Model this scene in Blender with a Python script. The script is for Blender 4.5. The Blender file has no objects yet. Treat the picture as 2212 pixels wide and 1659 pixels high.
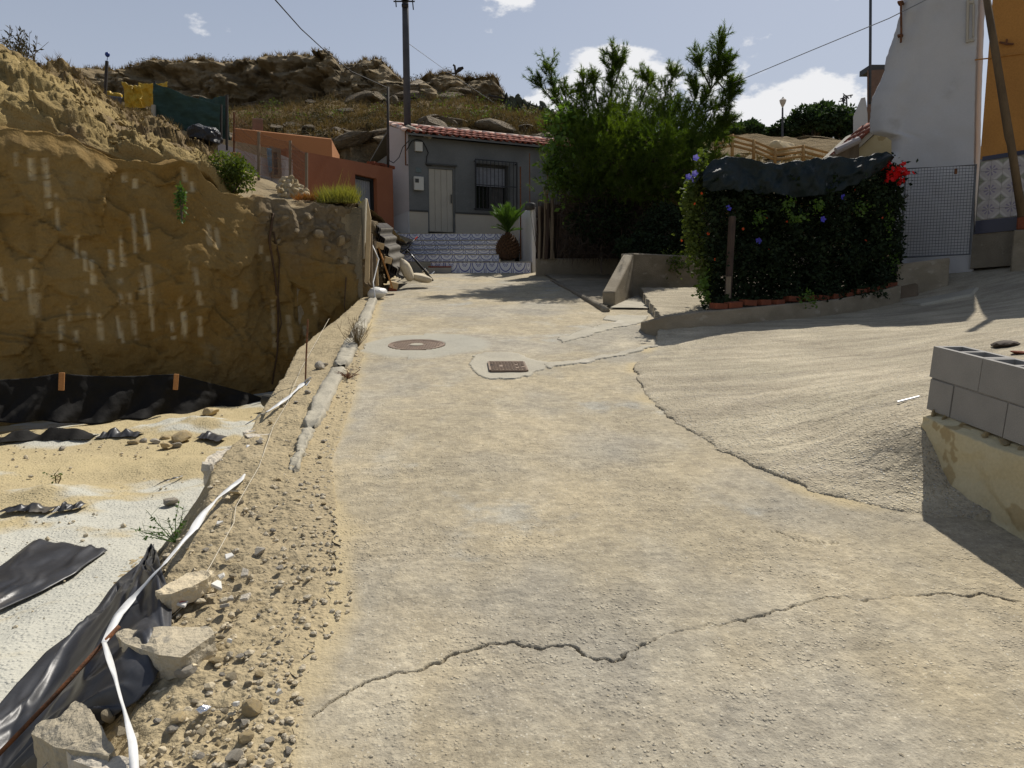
import bpy, bmesh, math, random
import numpy as np
from mathutils import Vector, Matrix, Euler

# ------------------------------------------------------------------ camera, sky, sun, exposure
SC = bpy.context.scene
COL = SC.collection
R = math.radians
CAMZ, PITCH, FOC = 1.6, R(7.0), 25.0
cam = bpy.data.cameras.new("camera"); cam.lens = FOC; cam.sensor_width = 36.0
cam.clip_start = 0.05; cam.clip_end = 6000
cam_o = bpy.data.objects.new("camera", cam); COL.objects.link(cam_o)
cam_o.location = (0, 0, CAMZ); cam_o.rotation_euler = (R(90) - PITCH, 0, 0)
SC.camera = cam_o
SUN_AZ, SUN_EL = R(30.0), R(51.0)          # azimuth measured from +Y towards +X
SUN_DIR = Vector((math.sin(SUN_AZ) * math.cos(SUN_EL), math.cos(SUN_AZ) * math.cos(SUN_EL), math.sin(SUN_EL)))
sl = bpy.data.lights.new("sun", 'SUN'); sl.energy = 5.0; sl.angle = R(0.55); sl.color = (1.0, 0.945, 0.86)
so = bpy.data.objects.new("sun", sl); COL.objects.link(so)
so.rotation_euler = SUN_DIR.to_track_quat('Z', 'Y').to_euler()
SC.view_settings.view_transform = 'Standard'; SC.view_settings.look = 'None'
SC.view_settings.exposure = 0.0; SC.view_settings.gamma = 1.0
SC.view_settings.use_curve_mapping = False

PW, PH, FPX = 2212.0, 1659.0, 2212.0 * FOC / 36.0   # photo measuring frame
def ray(u, v):
    xc, yc = (u - PW / 2) / FPX, -(v - PH / 2) / FPX
    c, s = math.cos(PITCH), math.sin(PITCH)
    d = Vector((xc, c + yc * s, -s + yc * c))
    return d / d.y
def at(u, v, Y):
    d = ray(u, v)
    return Vector((d.x * Y, Y, CAMZ + d.z * Y))

def build_world():
    w = bpy.data.worlds.new("World"); SC.world = w; w.use_nodes = True
    nt = w.node_tree; N = nt.nodes; L = nt.links; N.clear()
    out = N.new('ShaderNodeOutputWorld'); bg = N.new('ShaderNodeBackground')
    sky = N.new('ShaderNodeTexSky'); sky.sky_type = 'NISHITA'; sky.sun_disc = False
    sky.sun_elevation = SUN_EL; sky.sun_rotation = SUN_AZ
    sky.altitude = 60; sky.air_density = 1.0; sky.dust_density = 1.3; sky.ozone_density = 1.6
    tc = N.new('ShaderNodeTexCoord')
    def noise(scale, detail, vec, rough=.55):
        n = N.new('ShaderNodeTexNoise'); n.inputs['Scale'].default_value = scale
        n.inputs['Detail'].default_value = detail; n.inputs['Roughness'].default_value = rough
        L.new(vec, n.inputs['Vector']); return n.outputs['Fac']
    def math_(op, a, b=None, c=None):
        m = N.new('ShaderNodeMath'); m.operation = op
        for i, x in enumerate((a, b, c)):
            if x is None: continue
            if isinstance(x, (int, float)): m.inputs[i].default_value = x
            else: L.new(x, m.inputs[i])
        return m.outputs[0]
    mp = N.new('ShaderNodeMapping'); mp.inputs['Scale'].default_value = (1, 1, 1.9)
    L.new(tc.outputs['Generated'], mp.inputs['Vector'])
    n1 = noise(9.0, 9, mp.outputs[0], .58); n2 = noise(2.2, 3, mp.outputs[0])
    dens = math_('ADD', math_('MULTIPLY', n1, .7), math_('MULTIPLY', n2, .3))
    bias = None
    for (u, v, r, amp, zs) in [(1320, 190, .060, .20, 1.3), (1225, 215, .045, .16, 1.3), (1400, 195, .05, .15, 1.5),
                           (1590, 255, .05, .19, 1.3), (1680, 265, .065, .20, 1.3), (1790, 240, .07, .21, 1.4), (1840, 15, .06, .10, 2.0), (1120, -8, .04, .12, 2.4)]:
        d = ray(u, v).normalized()
        vm = N.new('ShaderNodeVectorMath'); vm.operation = 'SUBTRACT'; vm.inputs[1].default_value = d
        L.new(tc.outputs['Generated'], vm.inputs[0])
        v2 = N.new('ShaderNodeVectorMath'); v2.operation = 'MULTIPLY'; v2.inputs[1].default_value = (1, 1, zs)
        L.new(vm.outputs[0], v2.inputs[0])
        ln = N.new('ShaderNodeVectorMath'); ln.operation = 'LENGTH'; L.new(v2.outputs[0], ln.inputs[0])
        q = math_('MULTIPLY', math_('MULTIPLY', ln.outputs['Value'], 1 / r), math_('MULTIPLY', ln.outputs['Value'], 1 / r))
        g = math_('MULTIPLY', math_('POWER', 2.718, math_('MULTIPLY', q, -1.0)), amp)
        bias = g if bias is None else math_('ADD', bias, g)
    dens = math_('ADD', dens, bias)
    mr = N.new('ShaderNodeMapRange'); mr.interpolation_type = 'SMOOTHSTEP'
    mr.inputs[1].default_value = .613; mr.inputs[2].default_value = .675
    L.new(dens, mr.inputs[0])
    mix = N.new('ShaderNodeMix'); mix.data_type = 'RGBA'
    L.new(mr.outputs[0], mix.inputs['Factor'])
    # haze that pales the blue, thickest at the horizon and thinning towards the zenith
    sp = N.new('ShaderNodeSeparateXYZ'); L.new(tc.outputs['Generated'], sp.inputs[0])
    hz = N.new('ShaderNodeMapRange'); hz.inputs[1].default_value = 0; hz.inputs[2].default_value = .75; hz.inputs[3].default_value = .80; hz.inputs[4].default_value = .08; L.new(sp.outputs[2], hz.inputs[0])
    veil = N.new('ShaderNodeMix'); veil.data_type = 'RGBA'; L.new(hz.outputs[0], veil.inputs['Factor'])
    L.new(sky.outputs[0], veil.inputs['A']); veil.inputs['B'].default_value = (7.0, 7.4, 8.4, 1)
    L.new(veil.outputs['Result'], mix.inputs['A']); mix.inputs['B'].default_value = (11.0, 11.05, 11.3, 1)
    L.new(mix.outputs['Result'], bg.inputs['Color']); bg.inputs['Strength'].default_value = .078
    L.new(bg.outputs[0], out.inputs[0])
build_world()

# ------------------------------------------------------------------ numeric helpers
rng = np.random.default_rng(7); random.seed(7)
def _h(ix, iy, iz, s):
    n = (ix * 374761393 + iy * 668265263 + iz * 1440670441 + s * 974711) & 0xffffffff
    n = ((n ^ (n >> 13)) * 1274126177) & 0xffffffff
    return ((n ^ (n >> 16)) & 0xffff) / 65535.0
def vn(x, y, z=0.0, s=0):
    x, y, z = np.broadcast_arrays(np.asarray(x, float), np.asarray(y, float), np.asarray(z, float))
    ix, iy, iz = np.floor(x).astype(np.int64), np.floor(y).astype(np.int64), np.floor(z).astype(np.int64)
    fx, fy, fz = x - ix, y - iy, z - iz
    fx, fy, fz = fx * fx * (3 - 2 * fx), fy * fy * (3 - 2 * fy), fz * fz * (3 - 2 * fz)
    def c(a, b, d): return _h(ix + a, iy + b, iz + d, s)
    def pl(d):
        return (c(0, 0, d) * (1 - fx) + c(1, 0, d) * fx) * (1 - fy) + (c(0, 1, d) * (1 - fx) + c(1, 1, d) * fx) * fy
    if np.all(fz == 0): return pl(0) * 2 - 1
    return (pl(0) * (1 - fz) + pl(1) * fz) * 2 - 1
def fbm(x, y, z=0.0, o=4, s=0, g=.5):
    t, a, n = 0, 1.0, 0.0
    for i in range(o):
        f = 2.03 ** i
        zz = np.asarray(z) * f if np.any(np.asarray(z) != 0) else 0.0
        t = t + a * vn(np.asarray(x) * f + i * 7.3, np.asarray(y) * f - i * 3.1, zz, s + i); n += a; a *= g
    return t / n
def worley(x, y, s=0):
    """nearest feature point of a jittered grid: cell hashes, offset to it, distance"""
    x, y = np.asarray(x, float), np.asarray(y, float); ix, iy = np.floor(x).astype(np.int64), np.floor(y).astype(np.int64)
    bd = np.full(x.shape, 9.); bx = np.zeros(x.shape); by = np.zeros(x.shape); h = [np.zeros(x.shape) for _ in range(3)]
    for a in (-1, 0, 1):
        for b in (-1, 0, 1):
            cx, cy = ix + a, iy + b; dx, dy = x - cx - _h(cx, cy, 0 * cx, s), y - cy - _h(cx, cy, 0 * cx + 1, s); d = dx * dx + dy * dy; m = d < bd
            bd = np.where(m, d, bd); bx = np.where(m, dx, bx); by = np.where(m, dy, by); h = [np.where(m, _h(cx, cy, 0 * cx + 2 + k, s), h[k]) for k in range(3)]
    return h, bx, by, np.sqrt(bd)
def facets(x, y, s=0, tilt=1.2):
    h, bx, by, d = worley(x, y, s); return (h[0] - .5) * 1.0 + tilt * ((h[1] - .5) * bx + (h[2] - .5) * by)
def sstep(a, b, x):
    t = np.clip((np.asarray(x, float) - a) / (b - a), 0, 1); return t * t * (3 - 2 * t)
def lerpcurve(x, xs, ys): return np.interp(x, xs, ys)
class TPS:
    def __init__(self, pts, vals, reg=1e-3):
        P = np.array(pts, float); n = len(P); v = np.array(vals, float)
        K = self.k(np.linalg.norm(P[:, None] - P[None], axis=2)) + reg * np.eye(n)
        A = np.zeros((n + 3, n + 3)); A[:n, :n] = K; A[:n, n] = 1; A[:n, n + 1:] = P
        A[n, :n] = 1; A[n + 1:, :n] = P.T
        w = np.linalg.solve(A, np.concatenate([v, np.zeros(3)]))
        self.P, self.w, self.a = P, w[:n], w[n:]
    @staticmethod
    def k(r): return np.where(r > 0, r * r * np.log(np.maximum(r, 1e-9)), 0)
    def __call__(self, x, y):
        x, y = np.broadcast_arrays(np.asarray(x, float), np.asarray(y, float))
        t = self.a[0] + self.a[1] * x + self.a[2] * y
        for p, w in zip(self.P, self.w):
            t = t + w * self.k(np.hypot(x - p[0], y - p[1]))
        return t
def poly_dist(x, y, pts):
    d = np.full(np.shape(x), 1e9)
    for (ax, ay), (bx, by) in zip(pts[:-1], pts[1:]):
        ex, ey = bx - ax, by - ay
        t = np.clip(((x - ax) * ex + (y - ay) * ey) / (ex * ex + ey * ey + 1e-12), 0, 1)
        d = np.minimum(d, np.hypot(x - ax - t * ex, y - ay - t * ey))
    return d
def in_poly(x, y, pts):
    r = np.zeros(np.shape(x), bool); n = len(pts)
    for i in range(n):
        (ax, ay), (bx, by) = pts[i], pts[(i + 1) % n]
        c = ((ay > y) != (by > y)) & (x < (bx - ax) * (y - ay) / ((by - ay) or 1e-12) + ax)
        r ^= c
    return r

# ------------------------------------------------------------------ object helpers
ORG = {}
def tag(o, label=None, cat=None, group=None, kind=None):
    if label: o['label'] = label
    if cat: o['category'] = cat
    if group: o['group'] = group
    if kind: o['kind'] = kind
    return o
def _link(o, parent):
    COL.objects.link(o)
    if parent is not None: o.parent = parent
def thing(name, label, cat, loc, group=None):
    o = bpy.data.objects.new(name, None); o.empty_display_size = .1
    _link(o, None); o.location = loc; ORG[o] = Vector(loc)
    return tag(o, label, cat, group)
def from_mesh(name, me, mat, parent=None, org=None):
    o = bpy.data.objects.new(name, me); _link(o, parent)
    if mat is not None and not me.materials: me.materials.append(mat)
    return o
def mk(name, V, F, mat, parent=None, smooth=False, org=None, bevel=0, bseg=1):
    V = np.asarray(V, float).reshape(-1, 3)
    if parent is not None: o0 = ORG[parent]
    elif org is not None: o0 = Vector(org)
    else:
        c = V.mean(axis=0); o0 = Vector((c[0], c[1], V[:, 2].min()))
    me = bpy.data.meshes.new(name)
    me.from_pydata((V - np.array(o0)).tolist(), [], F)
    if smooth: me.polygons.foreach_set('use_smooth', [True] * len(me.polygons))
    me.update()
    o = from_mesh(name, me, mat, parent)
    if parent is None: o.location = o0
    ORG[o] = o0
    if bevel:
        b = o.modifiers.new('bevel', 'BEVEL'); b.width = bevel; b.segments = bseg; b.limit_method = 'ANGLE'
    return o
def grid(name, P, mat, parent=None, smooth=True, keep=None, attrs=None, flip=False):
    n, m = P.shape[:2]
    V = P.reshape(-1, 3)
    i = np.arange(n * m).reshape(n, m)
    q = np.stack([i[:-1, :-1], i[:-1, 1:], i[1:, 1:], i[1:, :-1]], -1).reshape(-1, 4)
    if flip: q = q[:, ::-1]
    if keep is not None:
        k = keep.reshape(-1)[q].any(axis=1); q = q[k]
    o0 = ORG[parent] if parent is not None else Vector((0, 0, 0))
    me = bpy.data.meshes.new(name)
    me.vertices.add(len(V)); me.vertices.foreach_set('co', (V - np.array(o0)).astype(np.float32).ravel())
    me.loops.add(q.size); me.loops.foreach_set('vertex_index', q.astype(np.int32).ravel())
    me.polygons.add(len(q)); me.polygons.foreach_set('loop_start', (np.arange(len(q)) * 4).astype(np.int32))
    if smooth: me.polygons.foreach_set('use_smooth', np.ones(len(q), bool))
    for k, a in (attrs or {}).items():
        at_ = me.attributes.new(k, 'FLOAT', 'POINT'); at_.data.foreach_set('value', np.asarray(a, np.float32).ravel())
    me.update(calc_edges=True); me.validate()
    o = from_mesh(name, me, mat, parent); ORG[o] = o0
    return o
def tris(name, V, mat, parent=None, smooth=False, attrs=None, n=3):
    """soup of n-gons: V (k,n,3)"""
    V = np.asarray(V, float); k = V.shape[0]
    if parent is not None: o0 = ORG[parent]
    else:
        f = V.reshape(-1, 3); c = f.mean(axis=0); o0 = Vector((c[0], c[1], f[:, 2].min()))
    me = bpy.data.meshes.new(name)
    me.vertices.add(k * n); me.vertices.foreach_set('co', (V.reshape(-1, 3) - np.array(o0)).astype(np.float32).ravel())
    me.loops.add(k * n); me.loops.foreach_set('vertex_index', np.arange(k * n, dtype=np.int32))
    me.polygons.add(k); me.polygons.foreach_set('loop_start', (np.arange(k) * n).astype(np.int32))
    for kk, a in (attrs or {}).items():
        at_ = me.attributes.new(kk, 'FLOAT', 'POINT'); at_.data.foreach_set('value', np.repeat(np.asarray(a, np.float32), n))
    me.update(calc_edges=True)
    o = from_mesh(name, me, mat, parent); ORG[o] = o0
    if parent is None: o.location = o0
    return o

class MB:
    def __init__(s): s.v = []; s.f = []
    def add(s, V, F):
        b = len(s.v); s.v += [tuple(map(float, p)) for p in V]; s.f += [tuple(b + i for i in f) for f in F]; return s
    def hexa(s, p):      # p: 4 bottom + 4 top
        return s.add(p, [(3, 2, 1, 0), (4, 5, 6, 7), (0, 1, 5, 4), (1, 2, 6, 5), (2, 3, 7, 6), (3, 0, 4, 7)])
    def box(s, c, d, rot=None):
        c = Vector(c); m = rot.to_matrix() if isinstance(rot, Euler) else (rot or Matrix.Identity(3))
        x, y, z = d[0] / 2, d[1] / 2, d[2] / 2
        return s.hexa([c + m @ Vector(q) for q in [(-x, -y, -z), (x, -y, -z), (x, y, -z), (-x, y, -z), (-x, -y, z), (x, -y, z), (x, y, z), (-x, y, z)]])
    def prism(s, pts, ext):
        n = len(pts); e = Vector(ext); P = [Vector(p) for p in pts]
        return s.add(P + [p + e for p in P], [tuple(range(n))[::-1], tuple(range(n, 2 * n))] + [(i, (i + 1) % n, n + (i + 1) % n, n + i) for i in range(n)])
    def tube(s, pts, r, n=8, cap=True):
        P = [Vector(p) for p in pts]; k = len(P); rs = r if isinstance(r, (list, tuple)) else [r] * k
        V = []; up = None
        for i, p in enumerate(P):
            t = (P[min(i + 1, k - 1)] - P[max(i - 1, 0)]).normalized()
            if up is None: up = Vector((0, 0, 1)) if abs(t.z) < .9 else Vector((1, 0, 0))
            a = t.cross(up)
            if a.length < 1e-6: a = t.orthogonal()
            a.normalize(); b = a.cross(t).normalized(); up = b
            V += [p + rs[i] * (math.cos(2 * math.pi * j / n) * a + math.sin(2 * math.pi * j / n) * b) for j in range(n)]
        F = [(i * n + j, i * n + (j + 1) % n, (i + 1) * n + (j + 1) % n, (i + 1) * n + j) for i in range(k - 1) for j in range(n)]
        if cap: F += [tuple(range(n))[::-1], tuple((k - 1) * n + j for j in range(n))]
        return s.add(V, F)
    def lathe(s, prof, c, n=24, axis=None):
        c = Vector(c); m = axis or Matrix.Identity(3); V = []; k = len(prof)
        for r_, z in prof:
            V += [c + m @ Vector((r_ * math.cos(2 * math.pi * j / n), r_ * math.sin(2 * math.pi * j / n), z)) for j in range(n)]
        F = [(i * n + j, i * n + (j + 1) % n, (i + 1) * n + (j + 1) % n, (i + 1) * n + j) for i in range(k - 1) for j in range(n)]
        F += [tuple(range(n))[::-1], tuple((k - 1) * n + j for j in range(n))]
        return s.add(V, F)
    def torus(s, c, R_, r_, m=None, n=28, k=8):
        c = Vector(c); m = m or Matrix.Identity(3); V = []
        for i in range(n):
            a = 2 * math.pi * i / n
            for j in range(k):
                b = 2 * math.pi * j / k
                V.append(c + m @ Vector(((R_ + r_ * math.cos(b)) * math.cos(a), (R_ + r_ * math.cos(b)) * math.sin(a), r_ * math.sin(b))))
        return s.add(V, [(i * k + j, i * k + (j + 1) % k, ((i + 1) % n) * k + (j + 1) % k, ((i + 1) % n) * k + j) for i in range(n) for j in range(k)])
    def build(s, name, mat, parent=None, smooth=False, bevel=0, org=None, bseg=1):
        return mk(name, s.v, s.f, mat, parent, smooth, org, bevel, bseg)

class Frame:
    """a vertical wall plane through plan points A and B; n points to the camera side"""
    def __init__(s, A, B):
        s.A = Vector((A[0], A[1], 0)); d = Vector((B[0] - A[0], B[1] - A[1], 0)); s.len = d.length
        s.ex = d.normalized(); s.n = Vector((s.ex.y, -s.ex.x, 0))
        if s.n.dot(-s.A) < 0: s.n = -s.n
    def P(s, a, z, off=0): return s.A + s.ex * a + s.n * off + Vector((0, 0, z))
    def px(s, u, v, off=0):
        d = ray(u, v); o = Vector((0, 0, CAMZ)); q = s.A + s.n * off
        t = (q - o).dot(s.n) / d.dot(s.n); p = o + d * t
        return (p - s.A).dot(s.ex), p.z
    def box(s, mb, a0, a1, z0, z1, o0, o1):
        q = [s.P(a0, z0, o1), s.P(a1, z0, o1), s.P(a1, z0, o0), s.P(a0, z0, o0)]
        return mb.hexa(q + [p + Vector((0, 0, z1 - z0)) for p in q])
    def rot(s): return Matrix((s.ex, -s.n, Vector((0, 0, 1)))).transposed()
# ------------------------------------------------------------------ materials
class NB:
    def __init__(s, name):
        s.m = bpy.data.materials.new(name); s.m.use_nodes = True
        s.t = s.m.node_tree; s.N = s.t.nodes; s.L = s.t.links
        s.b = s.N['Principled BSDF']; s.out = s.N['Material Output']
    def set(s, inp, x):
        if x is None: return
        if isinstance(x, (int, float)): inp.default_value = x
        elif isinstance(x, (tuple, list)): inp.default_value = tuple(x) + ((1,) if len(x) == 3 and inp.type == 'RGBA' else ())
        else: s.L.new(x, inp)
    def coord(s, kind='pos', st=(1, 1, 1), loc=(0, 0, 0)):
        if kind == 'pos': v = s.N.new('ShaderNodeNewGeometry').outputs['Position']
        else: v = s.N.new('ShaderNodeTexCoord').outputs['Object']
        if st == (1, 1, 1) and loc == (0, 0, 0): return v
        mp = s.N.new('ShaderNodeMapping'); mp.inputs['Scale'].default_value = st; mp.inputs['Location'].default_value = loc
        s.L.new(v, mp.inputs['Vector']); return mp.outputs[0]
    def noise(s, vec, scale, detail=5, rough=.55, dist=0):
        n = s.N.new('ShaderNodeTexNoise'); n.inputs['Scale'].default_value = scale
        n.inputs['Detail'].default_value = detail; n.inputs['Roughness'].default_value = rough
        n.inputs['Distortion'].default_value = dist; s.L.new(vec, n.inputs['Vector']); return n.outputs['Fac']
    def voro(s, vec, scale, feat='F1', out='Distance', rnd=1):
        n = s.N.new('ShaderNodeTexVoronoi'); n.feature = feat; n.inputs['Scale'].default_value = scale
        n.inputs['Randomness'].default_value = rnd; s.L.new(vec, n.inputs['Vector']); return n.outputs[out]
    def ma(s, op, a, b=None, c=None, clamp=False):
        m = s.N.new('ShaderNodeMath'); m.operation = op; m.use_clamp = clamp
        for i, x in enumerate((a, b, c)): s.set(m.inputs[i], x)
        return m.outputs[0]
    def rng(s, x, a, b, lo=0, hi=1):
        m = s.N.new('ShaderNodeMapRange'); m.interpolation_type = 'SMOOTHSTEP'
        s.set(m.inputs[0], x); m.inputs[1].default_value = a; m.inputs[2].default_value = b
        m.inputs[3].default_value = lo; m.inputs[4].default_value = hi; return m.outputs[0]
    def mix(s, f, a, b, mode='MIX'):
        m = s.N.new('ShaderNodeMix'); m.data_type = 'RGBA'; m.blend_type = mode
        s.set(m.inputs['Factor'], f); s.set(m.inputs['A'], a); s.set(m.inputs['B'], b); return m.outputs['Result']
    def attr(s, name, out='Fac'):
        a = s.N.new('ShaderNodeAttribute'); a.attribute_name = name; return a.outputs[out]
    def sep(s, v):
        n = s.N.new('ShaderNodeSeparateXYZ'); s.L.new(v, n.inputs[0]); return n.outputs
    def bump(s, h, strength=.4, dist=.02, nrm=None):
        b = s.N.new('ShaderNodeBump'); b.inputs['Strength'].default_value = strength; b.inputs['Distance'].default_value = dist
        s.L.new(h, b.inputs['Height'])
        if nrm is not None: s.L.new(nrm, b.inputs['Normal'])
        s.L.new(b.outputs[0], s.b.inputs['Normal']); return b.outputs[0]
    def fin(s, col, rough=.85, metal=0, spec=.3):
        s.set(s.b.inputs['Base Color'], col); s.set(s.b.inputs['Roughness'], rough)
        s.b.inputs['Metallic'].default_value = metal; s.b.inputs['Specular IOR Level'].default_value = spec
        return s.m
def M(name, c1, c2=None, s=2.0, rough=.85, bump=0, bs=30, bd=.02, c3=None, s3=8, t3=.6, w3=.08, fine=.15, fs=55,
      metal=0, coord='pos', st=(1, 1, 1), spec=.25, trans=0, detail=5, var=0, wave=None):
    b = NB(name); v = b.coord(coord, st)
    col = c1
    if c2: col = b.mix(b.rng(b.noise(v, s, detail), .34, .66), c1, c2)
    if c3: col = b.mix(b.rng(b.noise(v, s3, 4), t3, t3 + w3), col, c3)
    fn = b.noise(v, fs, 3)
    if fine: col = b.mix(1.0, col, b.mix(fn, (1 - fine * 1.6,) * 3, (1 + fine * 1.6,) * 3), 'MULTIPLY')
    if var:
        oi = b.N.new('ShaderNodeObjectInfo'); col = b.mix(1.0, col, b.mix(oi.outputs['Random'], (1 - var,) * 3, (1 + var,) * 3), 'MULTIPLY')
    if bump: b.bump(b.noise(v, bs, 4, .6), bump, bd)
    b.fin(col, rough, metal, spec)
    if trans:
        tr = b.N.new('ShaderNodeBsdfTranslucent'); b.set(tr.inputs[0], b.mix(1.0, col, (1.5, 1.6, .55), 'MULTIPLY'))
        ms = b.N.new('ShaderNodeMixShader'); ms.inputs[0].default_value = trans
        b.L.new(b.b.outputs[0], ms.inputs[1]); b.L.new(tr.outputs[0], ms.inputs[2]); b.L.new(ms.outputs[0], b.out.inputs[0])
    return b.m

def mat_road():
    b = NB('road_concrete'); v = b.coord()
    big = b.noise(v, .55, 4); mid = b.noise(b.coord(st=(1, .55, 1)), 2.2, 5, .6); fine = b.noise(v, 26, 5, .65)
    sand, grey, pale = (.38, .325, .225), (.33, .30, .24), (.415, .37, .28)
    c = b.mix(b.rng(big, .42, .6), sand, grey)
    c = b.mix(b.rng(mid, .52, .72), c, pale)
    blue = b.noise(b.coord(loc=(3.1, 7.7, 0)), 1.15, 5, .6)
    c = b.mix(b.rng(blue, .60, .70, 0, .6), c, (.345, .345, .315))
    vd = b.voro(v, 62); cell = b.voro(v, 62, out='Color'); cr = b.N.new('ShaderNodeSeparateColor'); b.L.new(cell, cr.inputs[0])
    stone = b.ma('MULTIPLY', b.rng(vd, .32, .18), b.rng(cr.outputs[0], .72, .78))
    c = b.mix(b.ma('MULTIPLY', stone, .55), c, (.58, .54, .45))
    dark = b.ma('MULTIPLY', b.rng(vd, .30, .16), b.rng(cr.outputs[1], .90, .93))
    c = b.mix(b.ma('MULTIPLY', dark, .6), c, (.17, .15, .12))
    c = b.mix(b.rng(b.noise(b.coord(loc=(9, 2, 0)), 5.5, 6, .7), .63, .72, 0, .45), c, (.25, .22, .17))
    sk = b.noise(b.coord(st=(.5, 1.5, 1), loc=(2, 5, 0)), 14, 6, .72); c = b.mix(b.ma('MULTIPLY', b.rng(sk, .56, .68, 0, .45), b.rng(b.noise(v, .8, 3), .4, .62)), c, (.215, .185, .135))  # shadowed surface pits painted as dark streaks
    c = b.mix(1.0, c, b.mix(fine, (.66, .66, .66), (1.34, 1.33, 1.30)), 'MULTIPLY')
    sp = b.noise(v, 120, 3, .7); c = b.mix(b.rng(sp, .56, .68, 0, .6), c, (.19, .16, .115)); c = b.mix(b.rng(sp, .40, .30, 0, .55), c, (.58, .54, .44)); c = b.mix(1.0, c, b.mix(b.rng(b.noise(b.coord(st=(.6, 1.4, 1)), 17, 5, .7), .3, .7), (.86, .86, .86), (1.13, 1.13, 1.12)), 'MULTIPLY')
    c = b.mix(1.0, c, b.mix(b.rng(b.noise(v, 6.5, 4, .6), .3, .7), (.90, .90, .905), (1.10, 1.10, 1.09)), 'MULTIPLY'); c = b.mix(1.0, c, b.mix(b.rng(b.noise(b.coord(loc=(1, 3, 0)), 1.3, 4), .35, .65), (.92, .925, .935), (1.09, 1.08, 1.06)), 'MULTIPLY')
    c = b.mix(b.attr('dirt'), c, (.48, .385, .215))
    c = b.mix(b.attr('cement'), c, b.mix(mid, (.36, .345, .285), (.41, .39, .32)))
    c = b.mix(b.attr('crack'), c, (.075, .06, .042))  # shadow inside the cracks painted dark on top of the groove
    rough_ = b.ma('ADD', .25, b.rng(b.noise(v, 1.9, 4), .38, .66))
    n1 = b.bump(b.ma('MULTIPLY', rough_, b.ma('ADD', b.ma('MULTIPLY', b.rng(vd, .5, .1), b.rng(cr.outputs[2], .2, .9)), b.ma('MULTIPLY', fine, 1.3))), .75, .008)
    st = b.noise(b.coord(st=(1, 1.2, 1)), 95, 3, .65); b.bump(st, .7, .006, n1)
    return b.fin(c, .92, 0, .2)
def mat_ramp():
    b = NB('ramp_concrete'); v = b.coord()
    big = b.noise(v, .9, 5); mid = b.noise(b.coord(st=(.5, 1.6, 1)), 2.6, 5, .65); fine = b.noise(v, 30, 5, .65)
    c = b.mix(b.rng(big, .4, .62), (.42, .365, .265), (.455, .40, .29))
    c = b.mix(b.rng(mid, .5, .75), c, (.335, .295, .225))
    c = b.mix(b.rng(b.noise(v, 1.7, 5), .62, .74, 0, .6), c, (.27, .235, .16))
    vd = b.voro(v, 48); cell = b.voro(v, 48, out='Color'); cr = b.N.new('ShaderNodeSeparateColor'); b.L.new(cell, cr.inputs[0])
    c = b.mix(b.ma('MULTIPLY', b.rng(vd, .34, .2), b.rng(cr.outputs[0], .7, .8)), c, (.50, .48, .42))
    c = b.mix(1.0, c, b.mix(fine, (.64, .64, .64), (1.34, 1.34, 1.33)), 'MULTIPLY')
    c = b.mix(1.0, c, b.mix(b.rng(b.noise(b.coord(st=(.35, 1.7, 1)), 3.2, 6, .66), .3, .7), (.80, .79, .78), (1.18, 1.18, 1.17)), 'MULTIPLY'); c = b.mix(1.0, c, b.mix(b.rng(b.noise(v, .8, 4), .35, .65), (.86, .86, .86), (1.1, 1.1, 1.1)), 'MULTIPLY')
    sp = b.noise(v, 110, 3, .7); c = b.mix(b.rng(sp, .56, .68, 0, .6), c, (.16, .14, .105)); c = b.mix(b.rng(sp, .40, .30, 0, .45), c, (.56, .52, .43))
    n1 = b.bump(b.ma('ADD', b.rng(vd, .5, .1), b.ma('MULTIPLY', fine, 1.6)), .75, .011)
    b.bump(b.noise(v, 120, 2), .5, .005, n1)
    return b.fin(c, .94, 0, .2)
def mat_earth(name, base, alt, pale, bscale=1.0, attr=None, acol=None, vb=.45):
    b = NB(name); v = b.coord()
    c = b.mix(b.rng(b.noise(v, .8, 5), .35, .65), base, alt)
    c = b.mix(b.rng(b.noise(v, 3.3, 6, .65), .55, .75, 0, .8), c, pale)
    vd = b.voro(v, 38); cell = b.voro(v, 38, out='Color'); cr = b.N.new('ShaderNodeSeparateColor'); b.L.new(cell, cr.inputs[0])
    c = b.mix(b.ma('MULTIPLY', b.rng(vd, .35, .2), b.rng(cr.outputs[0], .75, .8)), c, tuple(x * .72 for x in base))
    fine = b.noise(v, 42, 4, .65)
    c = b.mix(1.0, c, b.mix(fine, (.74,) * 3, (1.26,) * 3), 'MULTIPLY')
    if attr: c = b.mix(b.attr(attr), c, acol)
    n1 = b.bump(b.ma('ADD', b.ma('MULTIPLY', b.noise(v, 9, 6, .65), 3.0 * bscale), b.ma('MULTIPLY', b.rng(vd, .5, .1), vb)), .7, .018)
    b.bump(fine, .6, .008, n1)
    return b.fin(c, .95, 0, .15)
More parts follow.
